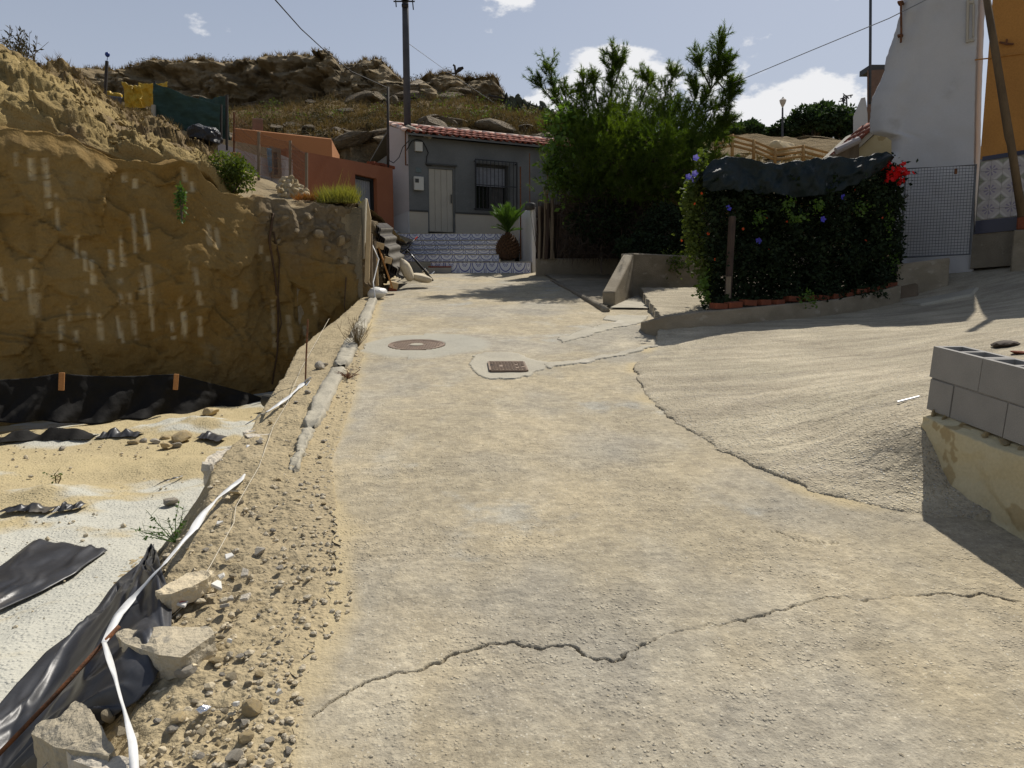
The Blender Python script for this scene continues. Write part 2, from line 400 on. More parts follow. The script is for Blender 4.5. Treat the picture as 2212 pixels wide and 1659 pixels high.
def mat_cliff():
    b = NB('cliff_earth'); v = b.coord()
    c = b.mix(b.rng(b.noise(v, .7, 5), .36, .62), (.215, .132, .040), (.24, .162, .062))
    c = b.mix(b.rng(b.noise(v, 2.4, 6, .62), .56, .74, 0, .8), c, (.16, .105, .042))
    c = b.mix(b.rng(b.noise(b.coord(loc=(5, 1, 2)), 1.3, 4), .6, .75, 0, .65), c, (.24, .19, .10))
    fine = b.noise(v, 30, 4, .65); c = b.mix(1.0, c, b.mix(fine, (.76,) * 3, (1.24,) * 3), 'MULTIPLY')
    c = b.mix(b.attr('soil'), c, b.mix(b.noise(v, 14, 4), (.10, .075, .045), (.24, .19, .12)))
    c = b.mix(b.ma('MULTIPLY', b.attr('mark'), b.rng(b.noise(v, 22, 3), .26, .42)), c, (.50, .41, .25))
    n1 = b.bump(b.noise(v, 6, 7, .62), .9, .06); b.bump(fine, .6, .01, n1)
    return b.fin(c, .95, 0, .12)
def mat_rock():
    b = NB('hill_rock'); v = b.coord()
    c = b.mix(b.rng(b.noise(v, .25, 5), .38, .62), (.21, .165, .10), (.32, .25, .15))
    c = b.mix(b.rng(b.noise(b.coord(st=(1, 1, 3)), .55, 6, .65), .5, .7), c, (.12, .095, .062))
    c = b.mix(b.rng(b.noise(b.coord(loc=(4, 0, 3)), .33, 4), .60, .70, 0, .8), c, (.36, .31, .235))
    c = b.mix(b.attr('scrub'), c, b.mix(b.noise(v, 1.6, 5), (.13, .092, .042), (.20, .145, .068)))
    n1 = b.bump(b.noise(b.coord(st=(1, 1, 2.4)), 1.2, 8, .65), 1.0, .45)
    b.bump(b.noise(v, 9, 4, .65), .6, .06, n1)
    return b.fin(c, .95, 0, .1)
def mat_tile_blue():
    """white glazed wall tile with a blue fan and arcs, in the tile's own coordinates (x -.5...5, z 0..1)"""
    b = NB('blue_fan_tile'); o = b.sep(b.coord('obj')); x, z = o[0], o[2]
    dz = b.ma('SUBTRACT', 1.02, z); r_ = b.ma('SQRT', b.ma('ADD', b.ma('MULTIPLY', x, x), b.ma('MULTIPLY', b.ma('MULTIPLY', dz, dz), .30)))
    ang = b.ma('ARCTAN2', b.ma('MULTIPLY', dz, .55), x)
    rays = b.rng(b.ma('SINE', b.ma('MULTIPLY', ang, 11.0)), -.1, .25)
    fan = b.ma('MULTIPLY', rays, b.ma('MULTIPLY', b.rng(r_, .24, .22), b.rng(r_, .08, .10)))
    arc = b.ma('MULTIPLY', b.rng(r_, .41, .43), b.rng(r_, .49, .47))
    low = b.ma('MULTIPLY', b.rng(z, .05, .10), b.rng(z, .26, .2))
    xx = b.ma('ABSOLUTE', x); drop = b.ma('MULTIPLY', b.rng(b.ma('ABSOLUTE', b.ma('SUBTRACT', xx, .44)), .035, .015), b.rng(z, .55, .35))
    curl = b.ma('MULTIPLY', b.rng(b.ma('ABSOLUTE', b.ma('SUBTRACT', z, b.ma('MULTIPLY', b.ma('MULTIPLY', x, x), .9))), .07, .03), b.rng(xx, .30, .26))
    m = b.ma('MAXIMUM', b.ma('MAXIMUM', fan, arc), b.ma('MAXIMUM', drop, curl))
    c = b.mix(m, (.62, .63, .66), (.045, .055, .26))
    return b.fin(c, .25, 0, .5)
def mat_tile_floral():
    b = NB('floral_tile'); o = b.sep(b.coord('obj', (6.25, 1, 6.25))); x, z = o[0], o[2]   # tile spans 0..1 from the flower centre
    r_ = b.ma('SQRT', b.ma('ADD', b.ma('MULTIPLY', x, x), b.ma('MULTIPLY', z, z))); ang = b.ma('ARCTAN2', z, x)
    pet = b.rng(b.ma('SINE', b.ma('MULTIPLY', ang, 8.0)), -.2, .5)
    fl = b.ma('MULTIPLY', pet, b.ma('MULTIPLY', b.rng(r_, .60, .5), b.rng(r_, .14, .2)))
    dia = b.ma('ADD', x, z); band = b.rng(b.ma('ABSOLUTE', b.ma('SUBTRACT', dia, 1.30)), .14, .09)
    cor = b.rng(dia, 1.5, 1.56)
    no = b.noise(b.coord('obj'), 60, 4, .7)
    c = b.mix(no, (.40, .36, .325), (.27, .235, .22))
    c = b.mix(b.ma('MULTIPLY', fl, .8), c, (.13, .10, .17)); c = b.mix(b.ma('MULTIPLY', cor, .8), c, (.17, .18, .10)); c = b.mix(b.ma('MULTIPLY', band, .8), c, (.44, .41, .36))
    return b.fin(c, .3, 0, .5)

MT = {}
def mats():
    g = MT
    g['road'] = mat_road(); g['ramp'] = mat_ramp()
    g['bank'] = mat_earth('bank_earth', (.405, .33, .20), (.355, .29, .18), (.44, .37, .24))
    g['pit'] = mat_earth('pit_sand', (.455, .375, .215), (.425, .35, .205), (.485, .405, .25), .5, 'lime', (.50, .495, .43))
    g['slope'] = mat_earth('slope_earth', (.315, .232, .095), (.26, .19, .08), (.40, .315, .16), 1.6, 'soil', (.17, .12, .065))
    g['yard'] = mat_earth('yard_earth', (.30, .23, .13), (.25, .2, .12), (.34, .28, .18))
    g['far'] = mat_earth('far_ground', (.27, .21, .12), (.2, .17, .1), (.3, .25, .15))
    g['garden'] = M('garden_soil', (.09, .065, .04), (.15, .11, .07), 2, bump=.5, bs=14)
    g['cliff'] = mat_cliff(); g['rock'] = mat_rock()
    g['stone'] = M('field_stone', (.50, .385, .20), (.43, .34, .205), 3, bump=.7, bs=25, coord='obj', var=.22, c3=(.52, .44, .30), s3=6)
    g['stone_pale'] = M('pale_stone', (.56, .475, .32), (.49, .41, .28), 5, bump=.9, bs=22, coord='obj', var=.15)
    g['stone_grey'] = M('grey_stone', (.47, .42, .335), (.40, .365, .30), 6, bump=.8, bs=30, coord='obj', var=.25)
    g['chunk'] = M('concrete_chunk', (.47, .405, .285), (.40, .35, .255), 5, bump=1, bs=45, bd=.012, c3=(.30, .27, .21), s3=14, t3=.58, var=.1)
    g['gravel'] = M('gravel_bits', (.50, .42, .28), (.42, .37, .275), 14, bump=.4, bs=60)
    g['cement'] = M('cement', (.40, .365, .28), (.35, .32, .25), 3, bump=.4, bs=40, c3=(.43, .395, .315), s3=2)
    g['cement_dk'] = M('old_cement', (.22, .19, .14), (.17, .145, .105), 2.2, bump=.5, bs=22, c3=(.27, .24, .185), s3=4)
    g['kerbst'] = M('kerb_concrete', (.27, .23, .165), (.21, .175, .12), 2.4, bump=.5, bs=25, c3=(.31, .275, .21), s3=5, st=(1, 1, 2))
    g['plaster_w'] = M('white_plaster', (.47, .465, .46), (.425, .42, .415), 1.1, bump=.25, bs=12, c3=(.36, .35, .335), s3=1.6, t3=.62, w3=.2, fine=.05)
    g['plaster_pk'] = M('pinkish_white_plaster', (.45, .415, .405), (.40, .37, .36), 1.4, bump=.25, bs=14, fine=.06)
    g['plaster_gy'] = M('grey_render', (.145, .15, .145), (.12, .125, .12), 1.5, bump=.25, bs=40, c3=(.17, .168, .158), s3=2.4, t3=.58, w3=.2, fine=.12, fs=30)
    g['plaster_cr'] = M('cream_plaster', (.42, .385, .31), (.385, .35, .285), 1.5, bump=.15, bs=20, fine=.05)
    g['orange'] = M('orange_plaster', (.42, .185, .075), (.38, .165, .066), 1.2, bump=.2, bs=20, fine=.07)
    g['terra_wall'] = M('terracotta_plaster', (.28, .105, .05), (.25, .092, .044), 1.2, bump=.2, bs=20, fine=.07)
    g['ochre'] = M('ochre_render', (.42, .20, .05), (.37, .175, .045), 1.3, bump=.35, bs=70, c3=(.33, .16, .045), s3=2.5, t3=.6, w3=.2, fine=.14, fs=40)
    g['yel_plaster'] = M('yellowish_plaster', (.56, .49, .31), (.50, .43, .26), 2.2, bump=.5, bs=18, c3=(.38, .30, .16), s3=3.2, t3=.6, w3=.03, fine=.1)
    g['block'] = M('concrete_block', (.30, .285, .26), (.265, .255, .235), 4, bump=.5, bs=150, bd=.004, fine=.12, fs=160, coord='obj', var=.06)
    g['mortar'] = M('mortar', (.28, .26, .23), (.22, .2, .17), 6, bump=.6, bs=60)
    g['brick'] = M('terracotta_brick', (.20, .058, .026), (.15, .045, .022), 6, bump=.4, bs=40, coord='obj', var=.15)
    g['rooftile'] = M('roof_tile', (.26, .075, .042), (.17, .055, .036), 7, bump=.4, bs=30, coord='obj', var=.35, c3=(.22, .15, .11), s3=5, t3=.6)
    g['ridgetile'] = M('ridge_tile', (.60, .40, .31), (.58, .47, .40), 9, bump=.3, bs=30, coord='obj', var=.15)
    g['white_paint'] = M('white_wall_paint', (.74, .735, .72), (.68, .675, .66), 1.5, bump=.2, bs=14, fine=.05)
    g['ledge'] = M('ledge_rock', (.19, .145, .085), (.13, .10, .062), 1.6, bump=1, bs=6, bd=.25, coord='obj', var=.25, c3=(.24, .19, .125), s3=2.2)
    g['embstone'] = M('embedded_stone', (.33, .255, .15), (.27, .21, .13), 4, bump=.6, bs=20, coord='obj', var=.25)
    g['root'] = M('root_bark', (.10, .058, .03), (.07, .042, .024), 8, bump=.5, bs=30)
    g['bluetile'] = mat_tile_blue(); g['floral'] = mat_tile_floral()
    g['navy'] = M('navy_glaze', (.009, .010, .035), rough=.35, spec=.5, fine=0)
    g['iron'] = M('black_iron', (.018, .018, .018), rough=.55, fine=0, spec=.4)
    g['castiron'] = M('cast_iron', (.235, .17, .12), (.19, .14, .105), 12, rough=.6, bump=.3, bs=80, metal=.25)
    g['galv'] = M('galvanised_steel', (.14, .145, .15), (.11, .115, .12), 8, rough=.6, metal=.2, fine=.08)
    g['rust'] = M('rusty_steel', (.19, .075, .03), (.10, .05, .028), 30, rough=.85, bump=.4, bs=120)
    g['polemetal'] = M('grey_pole_paint', (.07, .072, .08), (.05, .052, .058), 3, rough=.6, fine=.06)
    g['darkpost'] = M('dark_post', (.05, .042, .035), (.035, .03, .026), 5, rough=.8)
    g['wood_grey'] = M('weathered_wood', (.22, .17, .115), (.15, .12, .085), 5, bump=.5, bs=30, st=(1, 1, .15))
    g['wood_pale'] = M('pale_wood', (.50, .38, .22), (.42, .31, .17), 6, bump=.3, bs=30, coord='obj', st=(1, 1, .2))
    g['wood_or'] = M('orange_wood', (.42, .20, .06), (.36, .17, .05), 6, bump=.2, bs=30)
    g['log'] = M('log_rail', (.40, .24, .09), (.33, .19, .07), 4, bump=.2, bs=20)
    g['batten'] = M('batten_wood', (.42, .20, .075), (.34, .16, .06), 6, bump=.3, bs=30)
    g['door_cream'] = M('cream_door_paint', (.39, .36, .295), (.36, .335, .275), 3, rough=.6, fine=.04)
    g['slat'] = M('metal_blind', (.26, .27, .29), (.22, .23, .25), 5, rough=.5, fine=.05)
    g['glass'] = M('dark_glass', (.012, .013, .015), rough=.08, fine=0, spec=.6)
    g['curtain'] = M('curtain', (.10, .095, .09), (.07, .068, .065), 8, rough=.9)
    g['boxplastic'] = M('cream_plastic', (.52, .51, .45), rough=.5, fine=.04)
    g['dkplastic'] = M('dark_plastic', (.06, .06, .055), rough=.5, fine=.05)
    g['deadtwig'] = M('dead_twig', (.06, .042, .03), (.04, .03, .022), 6, rough=.95)
    g['plaque'] = M('green_grey_plaque', (.10, .13, .13), (.13, .16, .155), 40, rough=.5, coord='obj')
    g['cable'] = M('black_cable', (.02, .02, .02), rough=.7, fine=0)
    g['wirelt'] = M('grey_wire', (.22, .23, .24), rough=.5, fine=0)
    g['blackfilm'] = M('black_film', (.028, .029, .032), (.045, .046, .05), 3, rough=.42, bump=.2, bs=9, bd=.015, c3=(.16, .14, .11), s3=2.6, t3=.58, w3=.2, spec=.45)
    g['blackmatte'] = M('black_woven_sheet', (.007, .0065, .006), (.011, .010, .009), 4, rough=.8, bump=.3, bs=10, bd=.03, spec=.2)
    g['tape'] = M('white_tape', (.70, .70, .68), (.62, .62, .60), 12, rough=.4, fine=.05, spec=.4)
    g['string'] = M('string', (.58, .52, .40), rough=.8, fine=0)
    g['foil'] = M('crumpled_foil', (.75, .76, .78), rough=.22, metal=1, fine=0, bump=.5, bs=60)
    g['whitetile'] = M('white_tile_shard', (.66, .64, .58), rough=.4, fine=.06, coord='obj', var=.08)
    g['redprint'] = M('red_print', (.50, .12, .09), rough=.5, fine=.05)
    g['greennet'] = M('green_shade_net', (.036, .070, .058), (.028, .055, .046), 6, rough=.9, bump=.4, bs=60, st=(1, 1, 3), fine=.25, fs=80)
    g['navynet'] = M('dark_shade_cloth', (.0085, .017, .018), (.006, .012, .012), 5, rough=.55, bump=.5, bs=40, fine=.25, fs=90, c3=(.13, .14, .14), s3=9, t3=.70, w3=.03)
    g['yellowtarp'] = M('yellow_tarp', (.50, .33, .035), (.42, .27, .03), 3, rough=.55, bump=.4, bs=8, bd=.06)
    g['bluecloth'] = M('blue_cloth', (.22, .36, .45), (.17, .29, .38), 5, rough=.95, bump=.3, bs=30)
    g['balloon'] = M('blue_ball', (.02, .05, .22), rough=.4, fine=0)
    g['trash'] = M('black_bag', (.012, .012, .013), (.02, .02, .021), 5, rough=.4, bump=.9, bs=9, bd=.06, spec=.4)
    g['sack'] = M('woven_sack', (.60, .52, .37), (.50, .43, .31), 5, rough=.8, bump=.4, bs=60, coord='obj')
    g['fibre'] = M('fibre_cement', (.045, .04, .036), (.07, .062, .054), 5, rough=.9, bump=.3, bs=30)
    g['fibre_lit'] = M('fibre_cement_lit', (.15, .135, .11), (.11, .10, .08), 5, rough=.9, bump=.3, bs=30)  # paler copy of the sheet colour, paints its sunlit wavy edges
    g['rubber'] = M('black_rubber', (.015, .015, .015), rough=.7, fine=0)
    g['chrome'] = M('chrome', (.6, .6, .6), rough=.2, metal=1, fine=0)
    g['redgrip'] = M('red_rubber', (.42, .03, .02), rough=.5, fine=0)
    g['bikepaint'] = M('black_bike_paint', (.02, .02, .022), rough=.3, fine=0, spec=.5)
    g['bark'] = M('bark', (.11, .085, .065), (.07, .055, .042), 6, bump=.8, bs=20, st=(1, 1, .35))
    g['twig'] = M('brushwood', (.075, .05, .037), (.045, .033, .027), 8, rough=.95, st=(6, 6, .5))
    g['needle'] = M('pine_needle', (.085, .125, .014), (.036, .064, .010), 1.6, rough=.7, trans=.5, fine=.2, fs=12)
    g['needle_far'] = M('stone_pine_needle', (.035, .062, .022), (.022, .042, .017), .8, rough=.8, trans=.22, fine=.3, fs=4)
    g['leaf'] = M('hedge_leaf', (.017, .030, .008), (.009, .018, .006), 4, rough=.85, trans=.10, fine=.25, fs=20)
    g['leaf_lt'] = M('young_leaf', (.11, .18, .035), (.075, .135, .03), 5, rough=.5, trans=.45, fine=.2, fs=20)
    g['bush'] = M('bush_leaf', (.095, .125, .024), (.06, .085, .02), 5, rough=.7, trans=.35, fine=.25, fs=25)
    g['bush_y'] = M('yellow_green_grass', (.26, .24, .055), (.19, .19, .045), 5, rough=.8, trans=.3, fine=.2, fs=20)
    g['drygrass'] = M('dry_grass', (.21, .14, .062), (.145, .098, .045), 3, rough=.9, trans=.12, fine=.25, fs=12)
    g['scrub'] = M('grey_green_scrub', (.085, .072, .032), (.06, .048, .026), 2, rough=.9, trans=.08, fine=.3, fs=10)
    g['dryshrub'] = M('dry_shrub', (.19, .145, .07), (.15, .10, .05), 9, rough=.9)
    g['weed'] = M('weed_leaf', (.085, .16, .035), (.06, .11, .03), 9, rough=.6, trans=.3)
    g['palmleaf'] = M('palm_leaf', (.085, .15, .03), (.055, .11, .025), 6, rough=.45, trans=.35)
    g['palmbark'] = M('palm_bark', (.11, .058, .028), (.065, .036, .02), 9, rough=.9, bump=.5, bs=40, coord='obj')
    g['redflower'] = M('red_petal', (.70, .012, .014), (.60, .01, .012), 9, rough=.6, trans=.3, fine=.1)
    g['blueflower'] = M('blue_petal', (.10, .09, .62), (.14, .12, .7), 9, rough=.6, trans=.3, fine=.05)
    g['orangeflower'] = M('orange_petal', (.70, .10, .02), (.62, .07, .03), 9, rough=.6, trans=.3, fine=.05)
    g['yellowflower'] = M('yellow_petal', (.70, .55, .03), rough=.6, trans=.3)
    g['lampglass'] = M('lamp_glass', (.5, .45, .38), rough=.3, fine=0)
    g['cactus'] = M('prickly_pear', (.055, .065, .04), (.04, .045, .03), 3, rough=.7)
    g['darkhole'] = M('dark_soil', (.05, .04, .03), (.08, .06, .045), 4, bump=.5, bs=20)
    g['brownbrick'] = M('brown_brick', (.19, .115, .08), (.14, .09, .065), 4, bump=.4, bs=20)
    g['greybox'] = M('grey_green_box', (.13, .155, .14), (.11, .13, .12), 5, rough=.6)
    g['bamboo'] = M('old_timber_pole', (.14, .095, .05), (.095, .065, .036), 6, bump=.3, bs=20, st=(1, 1, .3))
mats()
# ------------------------------------------------------------------ ground surfaces
SL = .118
def road_z(x, y): return SL * np.asarray(y, float) + 0 * np.asarray(x, float)
def gp(u, v, h=None, y0=1.0, y1=60.0):
    """the point of the surface h that the pixel shows"""
    h = h or road_z; d = ray(u, v); ys = np.linspace(y0, y1, 3000)
    g = CAMZ + d.z * ys - h(d.x * ys, ys); i = np.argmax(g < 0)
    if not (g < 0).any(): i = len(ys) - 1
    a, b = ys[max(i - 1, 0)], ys[i]; ga, gb = g[max(i - 1, 0)], g[i]
    y = a + (b - a) * (ga / (ga - gb) if ga != gb else 0)
    x = d.x * y; return Vector((x, y, float(h(np.float64(x), np.float64(y)))))
def gxy(u, v): p = gp(u, v); return (p.x, p.y)

# plan lines measured on the road plane
E1 = [(-.55, -3.0), (-.62, 1.0), (-.72, 2.05), (-.78, 2.4), (-.70, 2.75), (-.88, 3.3), (-1.05, 3.9), (-1.24, 4.55), (-1.42, 6.0), (-1.62, 7.2), (-1.94, 9.4), (-2.42, 12.9), (-2.76, 15.3), (-3.0, 19.5)]
E2 = [(-.9, -3.0), (-1.0, 1.0), (-1.12, 2.05), (-1.38, 2.6), (-1.62, 3.3), (-1.68, 3.8), (-1.94, 4.5), (-2.0, 5.35), (-2.2, 6.6), (-2.6, 8.7), (-2.64, 10.6), (-2.82, 13.0), (-2.95, 15.5), (-3.2, 19.5)]
def e1(y): return np.interp(y, [p[1] for p in E1], [p[0] for p in E1])
def e2(y): return np.interp(y, [p[1] for p in E2], [p[0] for p in E2])
def pit_z(x, y):
    return -.24 + .022 * np.maximum(np.asarray(y) - 4, 0) + .05 * fbm(x * .8, y * .8, o=3, s=11) + .10 * sstep(.25, .8, fbm(x * .45, y * .45, o=2, s=15))

def s2z(x, y, ox, oy, sc): return ((ox + x / sc) * .69125, (oy + y / sc) * .69125)
CRACK = [s2z(a, b, 1200, 1600, 1.106) for a, b in [(-235, 700), (-160, 640), (-100, 600), (0, 565), (120, 535), (350, 450), (410, 455), (480, 462), (640, 458), (690, 490), (790, 510), (825, 490), (870, 465), (1000, 425),
        (1130, 385), (1230, 385), (1330, 365), (1400, 335), (1500, 305), (1580, 303), (1660, 315), (1750, 293), (1940, 288), (2090, 297), (2200, 310)]]
CRACK2 = [s2z(a, b, 1200, 1600, 1.106) for a, b in [(980, 100), (1060, 75), (1140, 62), (1180, 75), (1290, 70), (1370, 75), (1450, 108), (1560, 110)]]
CRACK3 = [(1650, 878), (1560, 868), (1480, 860), (1395, 840)]
def warp(x, y): return x + .020 * vn(x * 9, y * 9, 0, 31) + .014 * vn(x * 27, y * 27, 0, 33), y + .020 * vn(x * 9, y * 9, 0, 32) + .016 * vn(x * 27, y * 27, 0, 34) + .006 * vn(x * 70, y * 70, 0, 35)

def build_road():
    ys = np.concatenate([np.arange(-3, 1.6, .08), np.arange(1.6, 2.05, .009), np.arange(2.05, 3.35, .0055), 3.35 * np.exp(np.arange(0, math.log(19.3 / 3.35), .0052))])
    tx = np.linspace(0, 1, 800); tx = tx
    Y = np.repeat(ys[:, None], len(tx), 1)
    xl, xr = e1(ys), np.interp(ys, [-3, 3, 5, 12, 19.5], [3.6, 3.6, 3.4, 4.0, 1.4])
    X = xl[:, None] + tx[None] * (xr - xl)[:, None]
    X = X + (1 - sstep(0, .04, tx))[None] * (.05 * vn(Y * 5, 0 * Y, 0, 3) + .025 * vn(Y * 21, 0 * Y, 0, 4))
    Z = road_z(X, Y) + .02 * fbm(X * .7, Y * .7, o=3, s=1) + .006 * fbm(X * 5, Y * 5, o=3, s=2)
    near = sstep(9, 3, Y)
    Z += near * (.0021 * (facets(X * 38, Y * 46, 5) + .3 * vn(X * 30, Y * 30, 0, 6)) * sstep(-.35, .3, fbm(X * 1.7, Y * 2.3, o=3, s=19)) + .0016 * vn(X * 85, Y * 85, 0, 6))
    peb = sstep(.45, .8, vn(X * 24, Y * 24, 0, 8)) * sstep(-.1, .5, fbm(X * 1.3, Y * 1.3, o=2, s=9)); Z += near * .0 * peb
    wx, wy = warp(X, Y); crk = np.zeros_like(X)
    for ln, wd, dp in ((CRACK, .0058, .05), (CRACK2, .0045, .022), (CRACK3, .005, .02)):
        pts = [gxy(*q) for q in ln]; d = poly_dist(wx, wy, pts)
        amp = np.clip(.62 + .75 * vn(X * 3.1, Y * 3.1, 0, 12), .15, 1.15); wd = wd * np.clip(.55 + .7 * amp, .5, 1.35)
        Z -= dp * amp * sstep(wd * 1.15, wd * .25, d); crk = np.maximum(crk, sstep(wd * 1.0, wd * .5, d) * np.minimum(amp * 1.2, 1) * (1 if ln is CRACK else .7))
        side = sstep(.10, .0, d) * amp
        Z += .003 * side * (1 if ln is CRACK else .5) * sstep(-.2, .3, vn(X * 1.3, Y * 1.3, 0, 18))
    # cover seats
    c = gp(900, 745); d = np.hypot(X - c.x, Y - c.y); Z = np.where(d < .345, np.minimum(Z, road_z(X, Y) - .03), Z)
    cem = sstep(.78, .62, d / (1 + .12 * vn(X * 3, Y * 3, 0, 21)) * np.where(X > c.x, .86, 1)); Z = Z * (1 - cem) + cem * np.where(d < .345, Z, road_z(X, Y) + .004)
    dirt = sstep(.16, .0, (X - xl[:, None]) * (1 + .5 * vn(X * 6, Y * 6, 0, 24))) * .8
    rb = [gxy(*q) for q in RAMP_EDGE]; dr = poly_dist(X, Y, rb)
    dirt = np.maximum(dirt, sstep(.16, .01, dr) * .75 * sstep(-.5, .4, vn(X * 2.3, Y * 2.3, 0, 27)))
    tagm = sstep(.30, .0, np.abs(X - (-.75)) ) * 0
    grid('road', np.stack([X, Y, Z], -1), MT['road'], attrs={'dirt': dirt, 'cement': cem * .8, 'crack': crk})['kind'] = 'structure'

RAMP_EDGE = [(1412, 742), (1385, 765), (1370, 790), (1375, 815), (1400, 860), (1450, 905), (1500, 938), (1560, 975), (1620, 1005), (1680, 1032), (1760, 1066), (1850, 1092), (1930, 1108), (2010, 1120), (2075, 1127)]
def ramp_fn():
    P, V = [], []
    def c(u, v, Y):
        p = at(u, v, Y); P.append((p.x, p.y)); V.append(p.z - SL * p.y)
    def k(x, y, d): P.append((x, y)); V.append(d)
    for u, v in RAMP_EDGE[::2]:
        p = gp(u, v); k(p.x, p.y, .006)
    for q in [(1430, 712, 9.2), (1700, 690, 10.2), (1850, 676, 10.9), (1945, 652, 11.5), (2100, 602, 12.0), (2212, 580, 11.8),
              (1975, 930, 4.2), (2005, 957, 4.1), (2076, 1040, 3.92), (1900, 1000, 4.15), (1750, 950, 4.75), (1900, 850, 5.3), (1700, 800, 6.8), (2000, 760, 7.0), (2150, 700, 8.2)]: c(*q)
    k(2.56, 3.55, .05); k(3.4, 4.2, .40); k(3.2, 3.4, .32); k(5.2, 6.0, .55); k(9, 9, .75); k(10, 13, .8); k(4.2, 2.5, .4); k(3, 12.5, .15); k(6.5, 13.5, .4)
    return TPS(P, V, 2e-3)
_ramp = ramp_fn()
def ramp_z(x, y): return road_z(x, y) + _ramp(x, y)

def build_ramp():
    xs = np.concatenate([np.arange(1.05, 2.9, .0115), np.arange(2.9, 6, .03), np.arange(6, 10.6, .07)])
    ys = np.concatenate([np.arange(1.6, 3.2, .05), np.arange(3.2, 5.6, .0115), 5.6 * np.exp(np.arange(0, math.log(13.4 / 5.6), .004))])
    X, Y = np.meshgrid(xs, ys)
    pl = [gxy(*q) for q in RAMP_EDGE] + [(2.60, 3.60), (2.62, 2.0), (11, 1.5), (11, 13.6), (2.4, 13.6), (2.1, 9.8)]
    jx, jy = X + .03 * vn(X * 8, Y * 8, 0, 41) + .012 * vn(X * 33, Y * 33, 0, 42), Y + .03 * vn(X * 8, Y * 8, 0, 43) + .012 * vn(X * 33, Y * 33, 0, 44)
    ins = in_poly(jx, jy, pl)
    Z = ramp_z(X, Y) + .014 + .012 * fbm(X * 1.4, Y * 1.4, o=3, s=45) + .006 * fbm(X * 9, Y * 9, o=3, s=46)
    near = sstep(9, 4, Y); Z += near * (.004 * vn(X * 40, Y * 40, 0, 47) + .007 * np.maximum(vn(X * 19, Y * 19, 0, 48) - .2, 0))
    for cu, cv, r_ in ((1907, 1002, .075),):                       # round cast-in lid mark
        c = gp(cu, cv, ramp_z); d = np.hypot(X - c.x, Y - c.y)
        Z = Z - .007 * sstep(.014, .004, np.abs(d - r_))
    ed = poly_dist(jx, jy, pl[:len(RAMP_EDGE)]); hi_ = sstep(6.6, 4.8, Y); Z = Z - .010 * sstep(.06, 0, ed) - (1 - hi_) * .012
    Z = np.where(ins, Z, road_z(X, Y) - .07)
    grid('ramp', np.stack([X, Y, Z], -1), MT['ramp'], keep=ins)['kind'] = 'structure'

def bank_z(x, y):
    """height of the earth bank between road edge and pit"""
    a, b = e1(y), e2(y); rz = road_z(x, y); w = (a - x) / np.maximum(a - b, .05)
    top = rz - .004 - .02 * sstep(0.1, .5, w) + .03 * np.sin(np.clip(w, 0, 1) * math.pi)
    foot = pit_z(x, y); drop = np.maximum(rz - foot, .05)
    run = .22 + .55 * drop * sstep(5.5, 2.2, y) + .28 * drop
    t = np.clip((b - x) / run, 0, 1); s_ = t ** (.62 + .5 * sstep(6, 2.5, y))
    return np.where(x > b, top, top * (1 - s_) + (foot - .02) * s_)
def build_bank():
    ys = np.concatenate([np.arange(-3, 1.6, .1), np.arange(1.6, 4, .014), 4 * np.exp(np.arange(0, math.log(16.0 / 4), .0052))])
    tt = np.linspace(-.14, 1, 210); Y = np.repeat(ys[:, None], 210, 1)
    a = e1(ys); b = e2(ys) - 1.6
    X = a[:, None] + tt[None] * (b - a)[:, None]
    X = X + .05 * fbm(X * 3, Y * 3, o=3, s=51)
    Z = bank_z(X, Y); w = (a[:, None] - X)
    amp = sstep(.03, .22, w) * sstep(1.9, 1.2, w)
    Z += amp * (.035 * fbm(X * 3.1, Y * 3.1, o=4, s=52) + .018 * np.maximum(fbm(X * 13, Y * 13, o=3, s=53), 0) + .012 * vn(X * 36, Y * 36, 0, 54) * sstep(8, 3, Y))
    Z = np.where(w < -.06, np.minimum(Z, road_z(X, Y) - .05), Z)
    grid('bank', np.stack([X, Y, Z], -1), MT['bank'], flip=True)['kind'] = 'structure'

def build_pit():
    ys = np.concatenate([np.arange(-4, 2, .12), 2 * np.exp(np.arange(0, math.log(17 / 2), .0055))])
    xs = np.concatenate([np.arange(-14, -7, .09), np.arange(-7, -1.0, .022)])
    X, Y = np.meshgrid(xs, ys)
    Z = pit_z(X, Y) + .02 * fbm(X * 3, Y * 3, o=3, s=61) + .008 * np.maximum(fbm(X * 11, Y * 11, o=3, s=62), 0)
    m = sstep(.25, .6, fbm(X * 1.1, Y * 1.1, o=3, s=63) + .55 * sstep(8.2, 7.2, Y) * 0)
    for (u, v, r_, h_) in ((120, 1075, .45, .10), (400, 1015, .55, .12), (150, 945, .6, .10), (420, 925, .7, .14), (250, 900, .9, .1)):
        c = gp(u, v, pit_z); Z += h_ * np.exp(-((X - c.x) ** 2 + 2.2 * (Y - c.y) ** 2) / r_ ** 2) * (1 + .35 * fbm(X * 5, Y * 5, o=3, s=64))
    l1 = fbm(X * .9 + .8, Y * 1.5, o=5, s=65); l2 = fbm(X * 4, Y * 4, o=4, s=66)
    near = sstep(6.6, 5.0, Y)
    lime = sstep(-.10, .12, l1 + .25 * l2 + .50 * near - .25 - .35 * sstep(.3, .7, fbm(X * .55, Y * .9, o=2, s=69)))
    for (u, v, r_) in ((480, 1060, .7), (120, 960, .5), (330, 1330, .6), (60, 1180, .8), (150, 1350, .9), (60, 1480, .8), (300, 1120, .7)):
        c = gp(u, v, pit_z); lime = np.maximum(lime, sstep(1.1, .5, np.hypot(X - c.x, (Y - c.y) * 1.7) / r_ + .45 * l2))
    grid('pit_floor', np.stack([X, Y, Z], -1), MT['pit'], attrs={'lime': lime * .92})['kind'] = 'structure'

